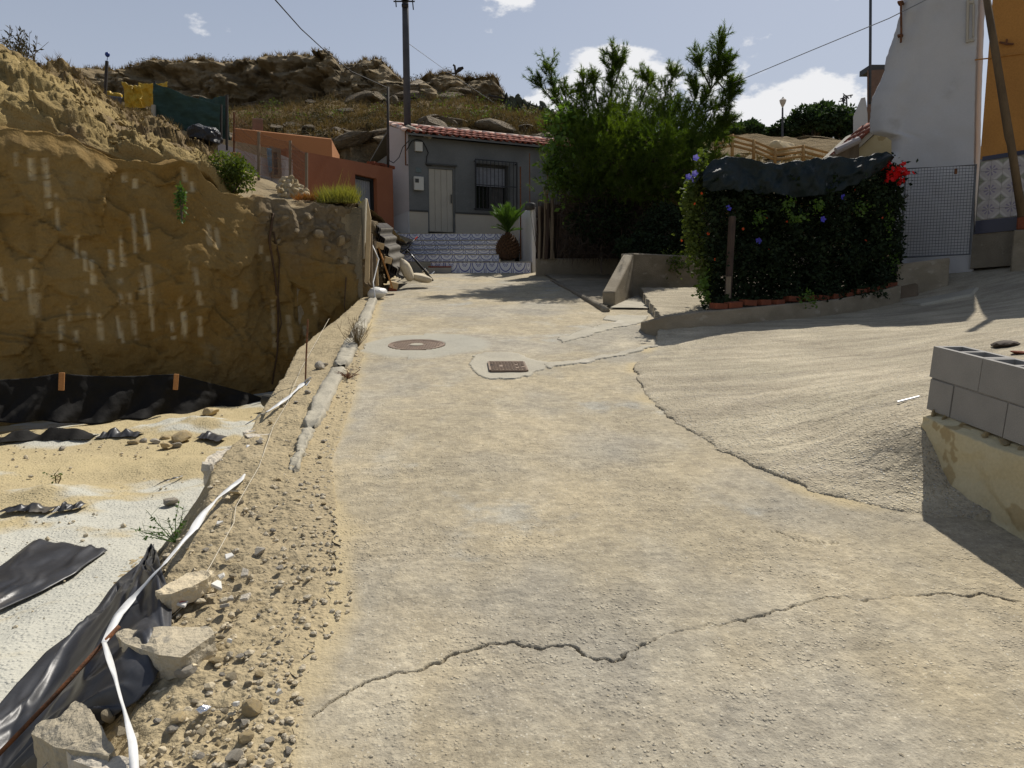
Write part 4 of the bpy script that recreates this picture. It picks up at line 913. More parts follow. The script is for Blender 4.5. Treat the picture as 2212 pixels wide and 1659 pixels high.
def build_steps():
    # front podium, five risers behind, pattern tiles one by one
    A = at(845, 592, 18.85); B = at(1150, 592, 18.75)
    f = Frame((A.x, A.y), (B.x, B.y)); gz = float(road_z(0, 18.8))
    t = thing('tiled_steps', 'flight of steps faced with white tiles with blue fans, leading to the cream door', 'steps', f.P(1.8, gz))
    rows = [(591.5, 565.5, 931, 1147, 0.0), (565, 549.5, 865, 1078, .42), (549.3, 539.3, 862, 1078, .74), (539, 529, 860, 1078, 1.06), (528.7, 518.6, 858, 1078, 1.38), (518.3, 503.5, 856, 1110, 1.70)]
    tw = .355; zp = gz - .15; rr = random.Random(2)
    def tile_mesh(h_, w_):
        b = MB(); b.hexa([Vector(p) for p in [(-w_ / 2, -.0, .004), (w_ / 2, 0, .004), (w_ / 2, .012, .004), (-w_ / 2, .012, .004), (-w_ / 2, 0, h_ - .004), (w_ / 2, 0, h_ - .004), (w_ / 2, .012, h_ - .004), (-w_ / 2, .012, h_ - .004)]])
        me = bpy.data.meshes.new('tile'); me.from_pydata(b.v, [], b.f); me.materials.append(MT['bluetile']); return me
    for i, (v0, v1, u0, u1, back) in enumerate(rows):
        a0, _ = f.px(u0, v0, -back); a1, _ = f.px(u1, v0, -back); uc = (u0 + u1) / 2
        z0_ = f.px(uc, v0, -back)[1]; z1_ = f.px(uc, v1, -back)[1]
        if i == 0: z0_ = gz - .02
        b = MB(); nxt = rows[i + 1][4] if i < 5 else 2.4
        f.box(b, a0 - (.0 if i else 0), a1, gz - .4, z1_ - .02, -nxt - .3, -back - .013); st = b.build('step', MT['cement'], t)
        ed = MB(); f.box(ed, a0, a1, z1_ - .019, z1_, -nxt - .02, -back + .004); ed.build('tread', MT['cement'], st)
        me = None; hh = z1_ - z0_ - .024; n = int((a1 - a0) / tw); off = ((a1 - a0) - n * tw)
        for k in range(n + 1):
            w_ = tw - .006 if k < n else off - .006
            if w_ < .04: continue
            if k < n and me is None:
                # unit tile scaled so the pattern fills it
                me = tile_mesh(1.0, 1.0)
            o = piece('tile', me if me else tile_mesh(1, 1), st, f.P(a0 + k * tw + (tw if k < n else off) / 2, z0_ + .003, -back + .0005), f.rot())
            o.scale = (w_, 1, hh)
    # little landing wall and end block at the left
    b = MB(); a0 = f.px(835, 520, -1.5)[0]; f.box(b, a0, f.px(856, 503, -1.7)[0] - .01, gz - .2, f.px(856, 497, -1.7)[1], -2.5, -1.68); b.build('landing_block', MT['plaster_w'], t)
    b = MB(); a0, _ = f.px(925, 575, .12); a1, _ = f.px(974, 575, .12); f.box(b, a0, a1, gz - .1, f.px(930, 578, .12)[1], .02, .14); e = b.build('end_block', MT['block'], t, bevel=.006)
    b = MB(); f.box(b, a0, a1, f.px(930, 577.6, .12)[1], f.px(930, 575, .12)[1], .02, .14); b.build('brick_course', MT['brick'], e)
    b = MB(); a0, _ = f.px(1072, 565, -.1); a1, _ = f.px(1147, 565, -.1); f.box(b, a0, a1, gz - .2, f.px(1100, 565.2, -.02)[1] + .003, -2.2, -.02); b.build('podium', MT['plaster_w'], t)
    # white side wall
    p0, p1 = at(1149, 565, 18.95), at(1121, 565, 21.1); z1a, z1b = at(1149, 447, 18.95).z, at(1121, 462, 21.1).z
    d = Vector((p1.x - p0.x, p1.y - p0.y, 0)).normalized(); nn = Vector((d.y, -d.x, 0)) * .10
    q = [Vector((p0.x, p0.y, 2.1)), Vector((p0.x, p0.y, 2.1)) + nn, Vector((p1.x, p1.y, 2.1)) + nn, Vector((p1.x, p1.y, 2.1))]
    b = MB(); b.hexa(q + [Vector((q[0].x, q[0].y, z1a)), Vector((q[1].x, q[1].y, z1a)), Vector((q[2].x, q[2].y, z1b)), Vector((q[3].x, q[3].y, z1b))])
    tag(b.build('garden_wall', MT['white_paint'], bevel=.012), 'narrow white plastered wall standing right of the squat palm', 'wall')
    global PALM_AT; PALM_AT = at(1097, 562, 19.35)

def build_terracotta():
    A, B = at(622, 420, 17.2), at(851, 480, 20.6); f = Frame((A.x, A.y), (B.x, B.y))
    h = thing('terracotta_house', 'terracotta plastered low house with flat overhanging box roof and dark slatted door', 'house', f.P(f.len / 2, 3.2))
    d0, dz0 = f.px(770, 490); d1, dz1 = f.px(814, 386)
    zl, zr = f.px(625, 322)[1], f.px(850, 364)[1]; dzz = f.px(770, 346)[1]
    w = MB()
    def seg(a, b, z0_, top=True, z1_=None):
        ta = z1_ if z1_ else np.interp(a, [0, f.len], [zl, zr]); tb = z1_ if z1_ else np.interp(b, [0, f.len], [zl, zr])
        q = [f.P(a, z0_, 0), f.P(b, z0_, 0), f.P(b, z0_, -.3), f.P(a, z0_, -.3)]
        w.hexa(q + [f.P(a, ta, 0), f.P(b, tb, 0), f.P(b, tb, -.3), f.P(a, ta, -.3)])
    seg(0, d0, 2.9); seg(d0, d1, dz1); seg(d1, f.len - .01, 2.9); w.build('wall', MT['terra_wall'], h)
    b = MB(); f.box(b, d0, d1, 3.0, dz1, -.34, -.301); b.build('door_back', MT['dkplastic'], h)
    do = MB(); f.box(do, d0, d1, dz1 - .06, dz1 - .003, -.28, -.12); f.box(do, d0, d0 + .05, 3.0, dz1 - .06, -.28, -.12); f.box(do, d1 - .05, d1, 3.0, dz1 - .06, -.28, -.12); dd = do.build('door', MT['iron'], h)
    n = 9; ww = (d1 - d0 - .1) / n
    for i in range(n):
        p = MB(); f.box(p, d0 + .05 + i * ww + .006, d0 + .05 + (i + 1) * ww - .006, 3.05, dz1 - .07, -.25, -.21); p.build('slat', MT['slat'], dd)
    rl = MB(); q = [f.P(-2.6, zl - .5, -.32), f.P(f.len - .02, zr - .5, -.32), f.P(f.len - .02, zr - .5, -4), f.P(-2.6, zl - .5, -4)]; rl.hexa(q + [p + Vector((0, 0, .5)) for p in (f.P(-2.6, zl - .55, -.32), f.P(f.len - .02, zr - .55, -.32), f.P(f.len - .02, zr - .55, -4), f.P(-2.6, zl - .55, -4))]); rl.build('roof_slab', MT['yard'], h)
    tl = MB(); rr = random.Random(8)
    for i in range(16):
        u = 800 + i * 3.1; tl.box(at(u, 352 + (u - 800) * .22, 20.4 + i * .02), (.16, .12, .07), Euler((0, rr.uniform(-.2, .2), rr.uniform(-1, 1))))
    tl.build('broken_tiles', MT['brick'], h)
    # big plastered box roof standing behind
    g = Frame(*[(p.x, p.y) for p in (at(505, 300, 18.6), at(716, 300, 19.6))])
    z1, z0_ = g.px(600, 288)[1], g.px(600, 338)[1]; a0, a1 = g.px(505, 300)[0], g.px(716, 300)[0]
    b = MB(); q = [g.P(a0, z0_ - .35, 0), g.P(a1, z0_ - .35, 0), g.P(a1 + .40, z0_ - .40, -1.0), g.P(a0, z0_ - .2, -3)]
    t_ = [g.P(a0, z1 + .05, -.0), g.P(a1, z1, -.0), g.P(a1 + .40, z1 - .22, -1.0), g.P(a0, z1 - .4, -3)]
    b.hexa(q + t_); b.build('roof_box', MT['orange'], h, bevel=.03)
    # grey rendered wall stub with an empty window frame
    c = Frame(*[(p.x, p.y) for p in (at(470, 340, 15.9), at(640, 400, 16.6))])
    b = MB(); z0_ = 3.6
    for (ua, ub, va, vb, dz) in ((470, 585, 308, 345, 0), (585, 606, 322, 330, 0), (606, 632, 334, 345, 0)):
        a_, b_ = c.px(ua, va)[0], c.px(ub, vb)[0]; q = [c.P(a_, z0_, 0), c.P(b_, z0_, 0), c.P(b_, z0_, -.2), c.P(a_, z0_, -.2)]
        b.hexa(q + [c.P(a_, c.px(ua, va)[1], 0), c.P(b_, c.px(ub, vb)[1], 0), c.P(b_, c.px(ub, vb)[1], -.2), c.P(a_, c.px(ua, va)[1], -.2)])
    wl = b.build('yard_wall', MT['plaster_pk']); tag(wl, 'stained grey-white yard wall beside the terracotta house', 'wall')
    fr = MB(); a0, z0_ = c.px(586, 382, .1); a1, z1 = c.px(606, 318, .1)
    for q in ((a0, a0 + .06, z0_, z1), (a1 - .08, a1, z0_, z1 - .03), (a0 + .06, a1 - .08, z1 - .12, z1 - .02), (a0 + .06, a1 - .08, z0_, z0_ + .05)): c.box(fr, *q, .04, .12)
    fo = fr.build('old_window_frame', MT['wood_grey']); tag(fo, 'old brown window frame leaning on the grey yard wall', 'window frame')
    p = MB(); c.box(p, a0 + .06, a1 - .08, z0_ + .05, z1 - .12, .06, .075); p.build('pane', MT['curtain'], fo)
    cl = MB(); n = 14; P = []
    for j in range(7):
        for i in range(n):
            a_, _ = c.px(576 + 11 * i / (n - 1) * (1 - .25 * j / 6) + j * .4, 320, .2); P.append(c.P(a_, c.px(580, 319 + 52 * j / 6 + (3 * math.sin(i)) * (j > 5), .2)[1], .16 + .02 * math.sin(i * 1.9 + j * .2)))
    cl.add(P, [(j * n + i, j * n + i + 1, (j + 1) * n + i + 1, (j + 1) * n + i) for j in range(6) for i in range(n - 1)])
    tag(cl.build('hanging_cloth', MT['bluecloth'], smooth=True), 'pale blue cloth hung over the grey yard wall', 'cloth')

def build_right_building():
    A, B = at(1900, 500, 13.4), at(2104, 500, 12.5); f = Frame((A.x, A.y), (B.x, B.y))
    h = thing('white_building', 'tall white plastered building with a ragged sloping edge beside the ochre front', 'building', f.P(f.len / 2, 2.0))
    sil = [(1921, 600), (1921, 294), (1876, 286), (1872, 262), (1880, 205), (1893, 178), (1905, 150), (1910, 122), (1918, 95), (1926, 72), (1932, 50), (1941, 22), (1945, 0), (1950, -35)]
    right = [(2115, -35), (2113, 0), (2106, 200), (2104, 350), (2102, 560), (2102, 612)]
    nz, nx_ = 90, 80
    vs = np.linspace(-35, 612, nz); L_ = np.interp(vs, [s[1] for s in sil[::-1]], [s[0] for s in sil[::-1]]); L_ = L_ + 2.5 * fbm(vs / 9, 0 * vs, o=3, s=3) * (vs < 280)
    R__ = np.interp(vs, [s[1] for s in right], [s[0] for s in right]) + .8 * fbm(vs / 14, 0 * vs + 3, o=2, s=4)
    P = np.zeros((nz, nx_ + 2, 3))
    for i in range(nz):
        for j in range(nx_):
            u = L_[i] + (R__[i] - L_[i]) * j / (nx_ - 1); tt = j / (nx_ - 1)
            rnd = -.2 * (1 - min(tt / .16, 1)) ** 2 * (1 if vs[i] < 330 else .2)
            rip = .03 * math.sin(tt * 22 + vs[i] * .012) * max(0, 1 - tt / .5) * (vs[i] < 300)
            P[i, j + 1] = f.P(*f.px(u, vs[i]), rnd + rip + .012 * float(vn(u / 25, vs[i] / 25, 0, 6)))
        P[i, 0] = P[i, 1] + np.array(-f.n * 2.0 + f.ex * .9); P[i, nx_ + 1] = P[i, nx_] + np.array(-f.n * 1.2)
    grid('wall', P, MT['plaster_w'], h, flip=False)
    # scratches / bracket marks with a conduit
    b = MB(); pts = [(2090, 2, .03), (2090, 95, .03)]; b.tube([f.P(*f.px(2091, 0, .03), .03), f.P(*f.px(2090, 40, .03), .03), f.P(*f.px(2089, 92, .03), .03)], .022, 6); b.tube([f.P(*f.px(2103, 8, .03), .03), f.P(*f.px(2102, 80, .03), .03)], .016, 6)
    f.box(b, f.px(2089, 10)[0], f.px(2104, 10)[0], f.px(2090, 10)[1], f.px(2090, 4)[1], .004, .03); f.box(b, f.px(2089, 90)[0], f.px(2104, 90)[0], f.px(2090, 92)[1], f.px(2090, 86)[1], .004, .03); b.build('conduit', MT['plaster_cr'], h)
    b = MB(); b.tube([f.P(*f.px(1946, 2, .05), .05), f.P(*f.px(1947, 70, .05), .05), f.P(*f.px(1946, 92, .05), .05)], .018, 6)
    for v in (6, 78): f.box(b, f.px(1940, v)[0], f.px(1951, v)[0], f.px(1945, v + 2)[1], f.px(1945, v - 2)[1], -.1, .07)
    b.build('rusty_bracket', MT['rust'], h)
    # ochre house, its own frame
    A2, B2 = at(2105, 500, 12.46), at(2420, 500, 11.2); g = Frame((A2.x, A2.y), (B2.x, B2.y))
    o = thing('ochre_house', 'ochre rendered house front with patterned tile dado and navy bands at the picture edge', 'house', g.P(.5, 2.2))
    tilt = -.10       # the bands climb with the street
    def q4(mb, ua, ub, va, vb, o0, o1):
        a0, a1 = g.px(ua, 500)[0], min(g.px(ub, 500)[0], g.len); za = g.px(ua, va)[1], g.px(ua, vb)[1]; zc = [z - tilt * (a1 - a0) * .6 for z in za]
        q = [g.P(a0, za[1], o1), g.P(a1, zc[1], o1), g.P(a1, zc[1], o0), g.P(a0, za[1], o0), g.P(a0, za[0], o1), g.P(a1, zc[0], o1), g.P(a1, zc[0], o0), g.P(a0, za[0], o0)]
        mb.hexa(q)
    b = MB(); q4(b, 2105, 2420, -35, 346, -.3, 0); b.build('wall', MT['ochre'], o)
    b = MB(); q4(b, 2105, 2420, 346.5, 507, -.3, -.004); b.build('dado_bed', MT['mortar'], o)
    b = MB(); q4(b, 2110, 2420, 340, 349, .001, .014); b.build('navy_band', MT['navy'], o)
    b = MB(); q4(b, 2106, 2420, 478, 506, .0, .03); b.build('navy_skirting', MT['navy'], o)
    b = MB(); q4(b, 2102, 2420, 507, 580, -.3, .012); b.build('footing', MT['cement_dk'], o)
    da = MB(); da_o = da.add([g.P(0, 3, -.01), g.P(.01, 3, -.01), g.P(0, 3.01, -.01)], [(0, 1, 2)]).build('tile_dado', MT['mortar'], o)
    me = bpy.data.meshes.new('tile'); bb = MB(); bb.hexa([Vector(p) for p in [(.002, 0, .002), (.158, 0, .002), (.158, .01, .002), (.002, .01, .002), (.002, 0, .158), (.158, 0, .158), (.158, .01, .158), (.002, .01, .158)]]); me.from_pydata(bb.v, [], bb.f); me.materials.append(MT['floral'])
    zt = g.px(2110, 352)[1]; zb = g.px(2110, 477)[1]; nrow = int((zt - zb) / .16); ncol = int((g.len) / .16)
    cl = -tilt * .6; exs = (g.ex + Vector((0, 0, cl))).normalized(); ezs = Vector((0, 0, 1))
    for i in range(ncol):
        for j in range(nrow):
            c = g.P(.015, zt - nrow * .16, .006) + exs * ((i + .5) * .16) + ezs * ((j + .5) * .16)
            fx, fz = (1 if i % 2 else -1), (1 if j % 2 else -1)
            # flower centre is the corner shared by four tiles; quadrants by quarter turns
            a = {(1, 1): 0, (-1, 1): -math.pi / 2, (-1, -1): math.pi, (1, -1): math.pi / 2}[(fx, fz)]
            rot = g.rot() @ Matrix.Rotation(a, 3, 'Y'); p = c - rot @ Vector((.08, 0, .08))
            piece('tile', me, da_o, p, rot)
    # electricity box and a hook
    b = MB(); a0, z0_ = g.px(2140, 50); a1, z1 = g.px(2164, 22); 
    if a0 > 0: g.box(b, a0, a1, z0_, z1, .002, .12); b.build('junction_box', MT['greybox'], o, bevel=.01)
    b = MB(); b.tube([g.P(*g.px(2160, 92), .03), g.P(*g.px(2175, 97), .05), g.P(*g.px(2190, 96), .03)], .018, 6); b.tube([g.P(*g.px(2175, 86), .03), g.P(*g.px(2176, 98), .05)], .014, 6); b.build('hook', MT['rust'], o)
    b = MB(); P0 = [g.P(*g.px(u, v), .012) for u, v in ((2106, 130), (2140, 126), (2175, 120), (2210, 116), (2300, 108))]; b.tube(P0, .012, 5); b.build('cable', MT['ochre'], o)
    b = MB(); a0, z0_ = g.px(2195, 497, .3); 
    g.box(b, a0, a0 + .45, z0_, g.px(2195, 460, .3)[1], .05, .32); tag(b.build('terracotta_pot', MT['brick'], bevel=.02), 'terracotta planter block at the foot of the leaning timber pole', 'planter')
    b = MB(); g.box(b, a0 - .03, a0 + .55, 1.4, z0_ - .002, .02, .36); tag(b.build('plinth_block', MT['kerbst'], bevel=.02), 'concrete plinth under the terracotta planter at the ochre house', 'plinth')
    # leaning pole
    p0, p1 = at(2208, 468, 11.2), at(2122, -60, 11.55)
    b = MB(); b.tube([p0, p0.lerp(p1, .3) + Vector((.01, 0, 0)), p0.lerp(p1, .33), p0.lerp(p1, .6), p1], [.06, .055, .062, .055, .05], 8)
    tag(b.build('leaning_pole', MT['bamboo'], smooth=True), 'long brown timber pole leaning against the ochre house front', 'pole')
    # mesh gate
    G = Frame(*[(p.x, p.y) for p in (at(1946, 500, 12.55), at(2098, 500, 12.15))])
    gt = thing('mesh_gate', 'galvanised wire mesh gate leaning on the white wall beside the red flowers', 'gate', G.P(.6, G.px(2000, 555)[1]))
    a0, a1 = 0.02, G.len; zbl, zbr, ztl, ztr = G.px(1950, 556)[1], G.px(2095, 549)[1], G.px(1950, 364)[1], G.px(2098, 356)[1]
    def gz(a, t): 
        k = a / G.len; return (zbl + (zbr - zbl) * k) * (1 - t) + (ztl + (ztr - ztl) * k) * t
    fr = MB(); c = [G.P(a0, gz(a0, 0), .02), G.P(a1, gz(a1, 0), .02), G.P(a1, gz(a1, 1), -.04), G.P(a0, gz(a0, 1), -.04)]
    fr.tube([c[0], c[1], c[2], c[3], c[0]], .02, 6); fr.build('frame', MT['galv'], gt)
    n = 22
    for i in range(1, n): 
        a = a0 + (a1 - a0) * i / n; w = MB(); w.tube([G.P(a, gz(a, 0), .022), G.P(a, gz(a, 1), -.038)], .004, 4, False); w.build('wire', MT['galv'], gt)
    for j in range(1, 29):
        t = j / 29; w = MB(); w.tube([G.P(a0, gz(a0, t), .028 - .06 * t), G.P(a1, gz(a1, t), .028 - .06 * t)], .004, 4, False); w.build('wire', MT['galv'], gt)
    l = MB(); G.box(l, G.px(2062, 370)[0], G.px(2068, 370)[0], gz(1.2, .91), gz(1.2, .97), -.03, .0); l.build('latch', MT['rust'], gt)
    # doorstep
    b = MB(); q = [at(1935, 602, 11.75), at(2052, 570, 11.9), at(2052, 570, 12.3), at(1945, 590, 12.6)]; zt_ = [at(1935, 571, 11.75).z, at(2055, 556, 11.9).z]
    b.hexa([Vector((q[0].x, q[0].y, 1.3)), Vector((q[1].x, q[1].y, 1.3)), Vector((q[2].x, q[2].y + .5, 1.3)), Vector((q[3].x, q[3].y + .3, 1.3)), Vector((q[0].x, q[0].y, zt_[0])), Vector((q[1].x, q[1].y, zt_[1])), Vector((q[2].x, q[2].y + .5, zt_[1])), Vector((q[3].x, q[3].y + .3, zt_[0]))])
    tag(b.build('door_step', MT['kerbst'], bevel=.02), 'rough concrete step below the wire mesh gate', 'step')
    b = MB(); ps = [at(1950, 607, 11.3), at(2060, 583, 11.3), at(2120, 570, 11.3), at(2105, 590, 10.9), at(1990, 622, 10.9)]
    b.prism([Vector((p.x, p.y, float(ramp_z(p.x, p.y)) - .05)) for p in ps], (0, 0, .09)); tag(b.build('cement_pad', MT['cement'], bevel=.03), None, None, None, 'structure')

def build_back_house():
    # low house and gable pieces seen over the hedge
    h = thing('low_house', 'small beige house with red tiled verge behind the dark shade cloth', 'house', at(1880, 400, 15.2))
    b = MB(); p = [at(1838, 336, 15), at(1916, 268, 15), at(1940, 268, 15), at(1940, 420, 15), at(1838, 420, 15)]; b.prism(p, (0, 1.5, 0)); b.build('gable_wall', MT['yel_plaster'], h)
    a, c = at(1828, 345, 14.9), at(1918, 262, 14.9); d = (c - a).normalized(); L_ = (c - a).length
    b = MB(); nrm = Vector((-d.z, 0, d.x)); b.hexa([a, c, c + Vector((0, 1.7, 0)), a + Vector((0, 1.7, 0)), a + nrm * .09, c + nrm * .09, c + Vector((0, 1.7, 0)) + nrm * .09, a + Vector((0, 1.7, 0)) + nrm * .09]); ro = b.build('roof', MT['plaster_cr'], h)
    tm = barrel_mesh('roof_tile', .3, .09, MT['rooftile']); rot = Mat3(Vector((0, 1, 0)).cross(d) * 0 + Vector((0, -1, 0)), d, Vector((0, -1, 0)).cross(d))
    for i in range(int(L_ / .2)):
        for k in range(5): piece('roof_tile', tm, ro, a + d * (i * .2) + nrm * .10 + Vector((0, .05 + k * .2, 0)), rot)
    b = MB(); p0, p1 = at(1806, 326, 14.6), at(1856, 302, 14.6); b.tube([p0, p1], .07, 8); b.build('eave_pipe', MT['plaster_pk'], h)
    b = MB(); p = [at(1806, 330, 14.7), at(1856, 308, 14.7), at(1856, 345, 14.7), at(1806, 345, 14.7)]; b.prism(p, (0, .8, 0)); b.build('lean_to', MT['wood_grey'], h)
    b = MB(); p = [at(1843, 400, 16.5), at(1843, 252, 16.5), at(1860, 212, 16.5), at(1869, 210, 16.5), at(1872, 236, 16.5), at(1872, 400, 16.5)]; b.prism(p, (.65, 1.2, 0)); tag(b.build('white_gable', MT['plaster_w']), 'small white curved gable wall between the stone pine and the tall white building', 'wall')
    b = MB(); p = [at(1873, 300, 17), at(1873, 152, 17), at(1910, 150, 17), at(1910, 300, 17)]; b.prism(p, (.32, .6, 0)); c = b.build('chimney_stack', MT['brownbrick']); tag(c, 'brown brick chimney stack with dark cap beside the tall white building', 'chimney')
    b = MB(); q = at(1893, 147, 17); b.box(q + Vector((.14, .3, .03)), (.52, .5, .12)); b.build('cap', MT['dkplastic'], c)
    b = MB(); b.tube([at(1879, 225, 16.6), at(1880, 100, 16.6), at(1881, -120, 16.6)], .03, 8); tag(b.build('antenna_mast', MT['polemetal'], smooth=True), 'thin grey antenna mast rising beside the brick chimney', 'mast')

def build_driveway_walls():
    # ground beside the road: driveway slab and shaded pavement
    def slab(name, px, mat, up, h=None):
        n = 26; P = np.zeros((n, n, 3)); a, b, c, d = [gp(*q) for q in px]
        for i in range(n):
            for j in range(n):
                s, t = i / (n - 1), j / (n - 1); x = (a.x * (1 - s) + b.x * s) * (1 - t) + (d.x * (1 - s) + c.x * s) * t; y = (a.y * (1 - s) + b.y * s) * (1 - t) + (d.y * (1 - s) + c.y * s) * t
                P[i, j] = (x, y, float(road_z(x, y)) + up + .006 * float(fbm(x * 3, y * 3, o=2, s=7)))
        grid(name, P, mat)['kind'] = 'structure'
    slab('driveway', [(1318, 668), (1560, 672), (1620, 620), (1372, 642)], MT['cement'], .03)
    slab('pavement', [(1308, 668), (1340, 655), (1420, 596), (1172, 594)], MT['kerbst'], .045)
    # gutter kerb between road and driveway
    k = MB(); pts = [gp(u, v) + Vector((0, 0, .01)) for u, v in ((1310, 673), (1288, 659), (1262, 645), (1235, 629), (1212, 617), (1190, 606))]
    k.tube(pts, [.06, .065, .055, .05, .045, .03], 7); tag(k.build('gutter_kerb', MT['cement_dk'], smooth=True), None, None, None, 'structure')
    # low wall under the brushwood fence
    A, B = gp(1157, 596), gp(1420, 597); f = Frame((A.x, A.y), (B.x, B.y)); z0 = A.z - .1
    b = MB(); f.box(b, 0, f.len + 1.5, z0, f.px(1200, 558)[1], -.35, 0); w = b.build('low_wall', MT['cement_dk'], bevel=.02); tag(w, 'low stained concrete wall under the brushwood fence', 'wall')
    global FENCE_F; FENCE_F = (f, f.px(1200, 558)[1])
    # descending parapet
    b = MB(); L0, R0 = gp(1303, 664), gp(1328, 663); zt = at(1296, 622, L0.y + .1).z
    e = Vector((.42, 1.55, 0)); far = L0 + Vector((.52, 1.30, 0)); w_ = Vector((.20, .03, 0))
    zf = at(1372, 549, far.y).z; zn = L0.z + .20
    q = [L0 + Vector((0, 0, -.1)), L0 + w_ + Vector((0, 0, -.1)), far + w_ + Vector((0, 0, -.1)), far + Vector((0, 0, -.1))]
    mid0 = L0 + Vector((.02, .06, 0)); 
    b.hexa(q + [Vector((L0.x - .02, L0.y, zn + .06)), Vector((L0.x + w_.x, L0.y + w_.y, zn + .06)), Vector((far.x + w_.x, far.y + w_.y, zf)), Vector((far.x, far.y, zf))])
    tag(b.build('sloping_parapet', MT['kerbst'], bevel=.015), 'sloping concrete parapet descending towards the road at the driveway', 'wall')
    # retaining wall behind driveway
    C0, C1 = Vector((far.x + .16, far.y + .05, 0)), gp(1640, 618); g = Frame((C0.x, C0.y), (C1.x, C1.y)); 
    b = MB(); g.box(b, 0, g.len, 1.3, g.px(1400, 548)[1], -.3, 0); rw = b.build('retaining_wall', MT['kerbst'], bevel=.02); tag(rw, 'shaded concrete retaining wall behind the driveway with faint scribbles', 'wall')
    s = MB(); rr = random.Random(4)
    for (u, v, L_, hz) in ((1459, 571, 5, 1), (1472, 568, 9, 1), (1482, 572, 8, 1), (1495, 566, 9, 0), (1503, 572, 9, 0), (1490, 573, 7, 0), (1512, 567, 8, 0), (1518, 574, 6, 0)):
        p, q_ = g.px(u, v), g.px(u + (L_ if hz else 2), v + (1 if hz else -L_)); s.tube([g.P(*p, .004), g.P(*q_, .004)], .011, 4)
    s.build('scribble', MT['dkplastic'], rw)
    # garden soil behind both walls
    xs, ys = np.linspace(.75, 9, 60), np.linspace(13.2, 24, 70); X, Y = np.meshgrid(xs, ys); Z = 2.25 + .12 * fbm(X, Y, o=3, s=5) + .5 * sstep(18.5, 21, Y)
    ok = (Y > np.interp(X, [.7, A.x, B.x - .4, far.x + .3, C1.x, 9], [18.6, 18.6, 17.9, far.y + .25, C1.y + .2, C1.y])) 
    Z = np.where(ok, Z, 1.0); grid('garden', np.stack([X, Y, Z], -1), MT['garden'], keep=ok)['kind'] = 'structure'
    # low kerb wall of the planted bed
    def kz(u, v, Y): return at(u, v, Y)
    top = [gp(1386, 700), gp(1400, 706)]
    base = [(1384, 697), (1395, 705), (1415, 711), (1440, 713), (1500, 708), (1600, 700), (1700, 690), (1800, 681), (1880, 668), (1945, 652)]
    bp = [gp(u, v, ramp_z) for u, v in base]; hts = [.01, .06, .13, .18, .2, .21, .22, .23, .25, .27]
    V = []; F = []
    for p, h_ in zip(bp, hts):
        n_ = Vector((.25, .97, 0)) * .24; V += [p + Vector((0, 0, -.12)), p + Vector((.0, 0, h_)), p + n_ + Vector((0, 0, h_ + .01)), p + n_ + Vector((0, 0, -.12))]
    m = len(bp); F = [(4 * i + k, 4 * (i + 1) + k, 4 * (i + 1) + (k + 1) % 4, 4 * i + (k + 1) % 4) for i in range(m - 1) for k in range(4)] + [(0, 1, 2, 3), (4 * m - 1, 4 * m - 2, 4 * m - 3, 4 * m - 4)]
    kb = mk('bed_kerb', V, F, MT['kerbst'], bevel=.02, bseg=2); tag(kb, 'low curved concrete kerb in front of the flowering hedge', 'kerb')
    br = bpy.data.meshes.new('brick'); b = MB(); b.box((0, 0, 0), (.23, .11, .075)); br.from_pydata(b.v, [], b.f); br.materials.append(MT['brick']); rr = random.Random(5)
    global BEDPTS; BEDPTS = bp
    for i in range(14):
        t = .50 + .5 * i / 14; q = t * (m - 1); k = min(int(q), m - 2); p = bp[k].lerp(bp[k + 1], q - k); d = bp[k + 1] - bp[k]
        piece('brick', br, kb, p + Vector((.05, .17, hts[k] + .05 + rr.uniform(-.01, .02))), Euler((rr.uniform(-.1, .1), rr.uniform(-.06, .06), math.atan2(d.y, d.x) + rr.uniform(-.12, .12))))
    xs, ys = np.linspace(2.2, 8, 60), np.linspace(9.2, 13.6, 50); X, Y = np.meshgrid(xs, ys); Z = ramp_z(X, Y) + .17 + .04 * fbm(X * 2, Y * 2, o=3, s=5)
    ok = Y > np.interp(X, [p.x for p in bp], [p.y + .2 for p in bp]); ok &= (X > 2.75 + .3 * (Y - 10)) & (X < 6.7); Z = np.where(ok, Z, 1.0); grid('bed_soil', np.stack([X, Y, Z], -1), MT['garden'], keep=ok)['kind'] = 'structure'

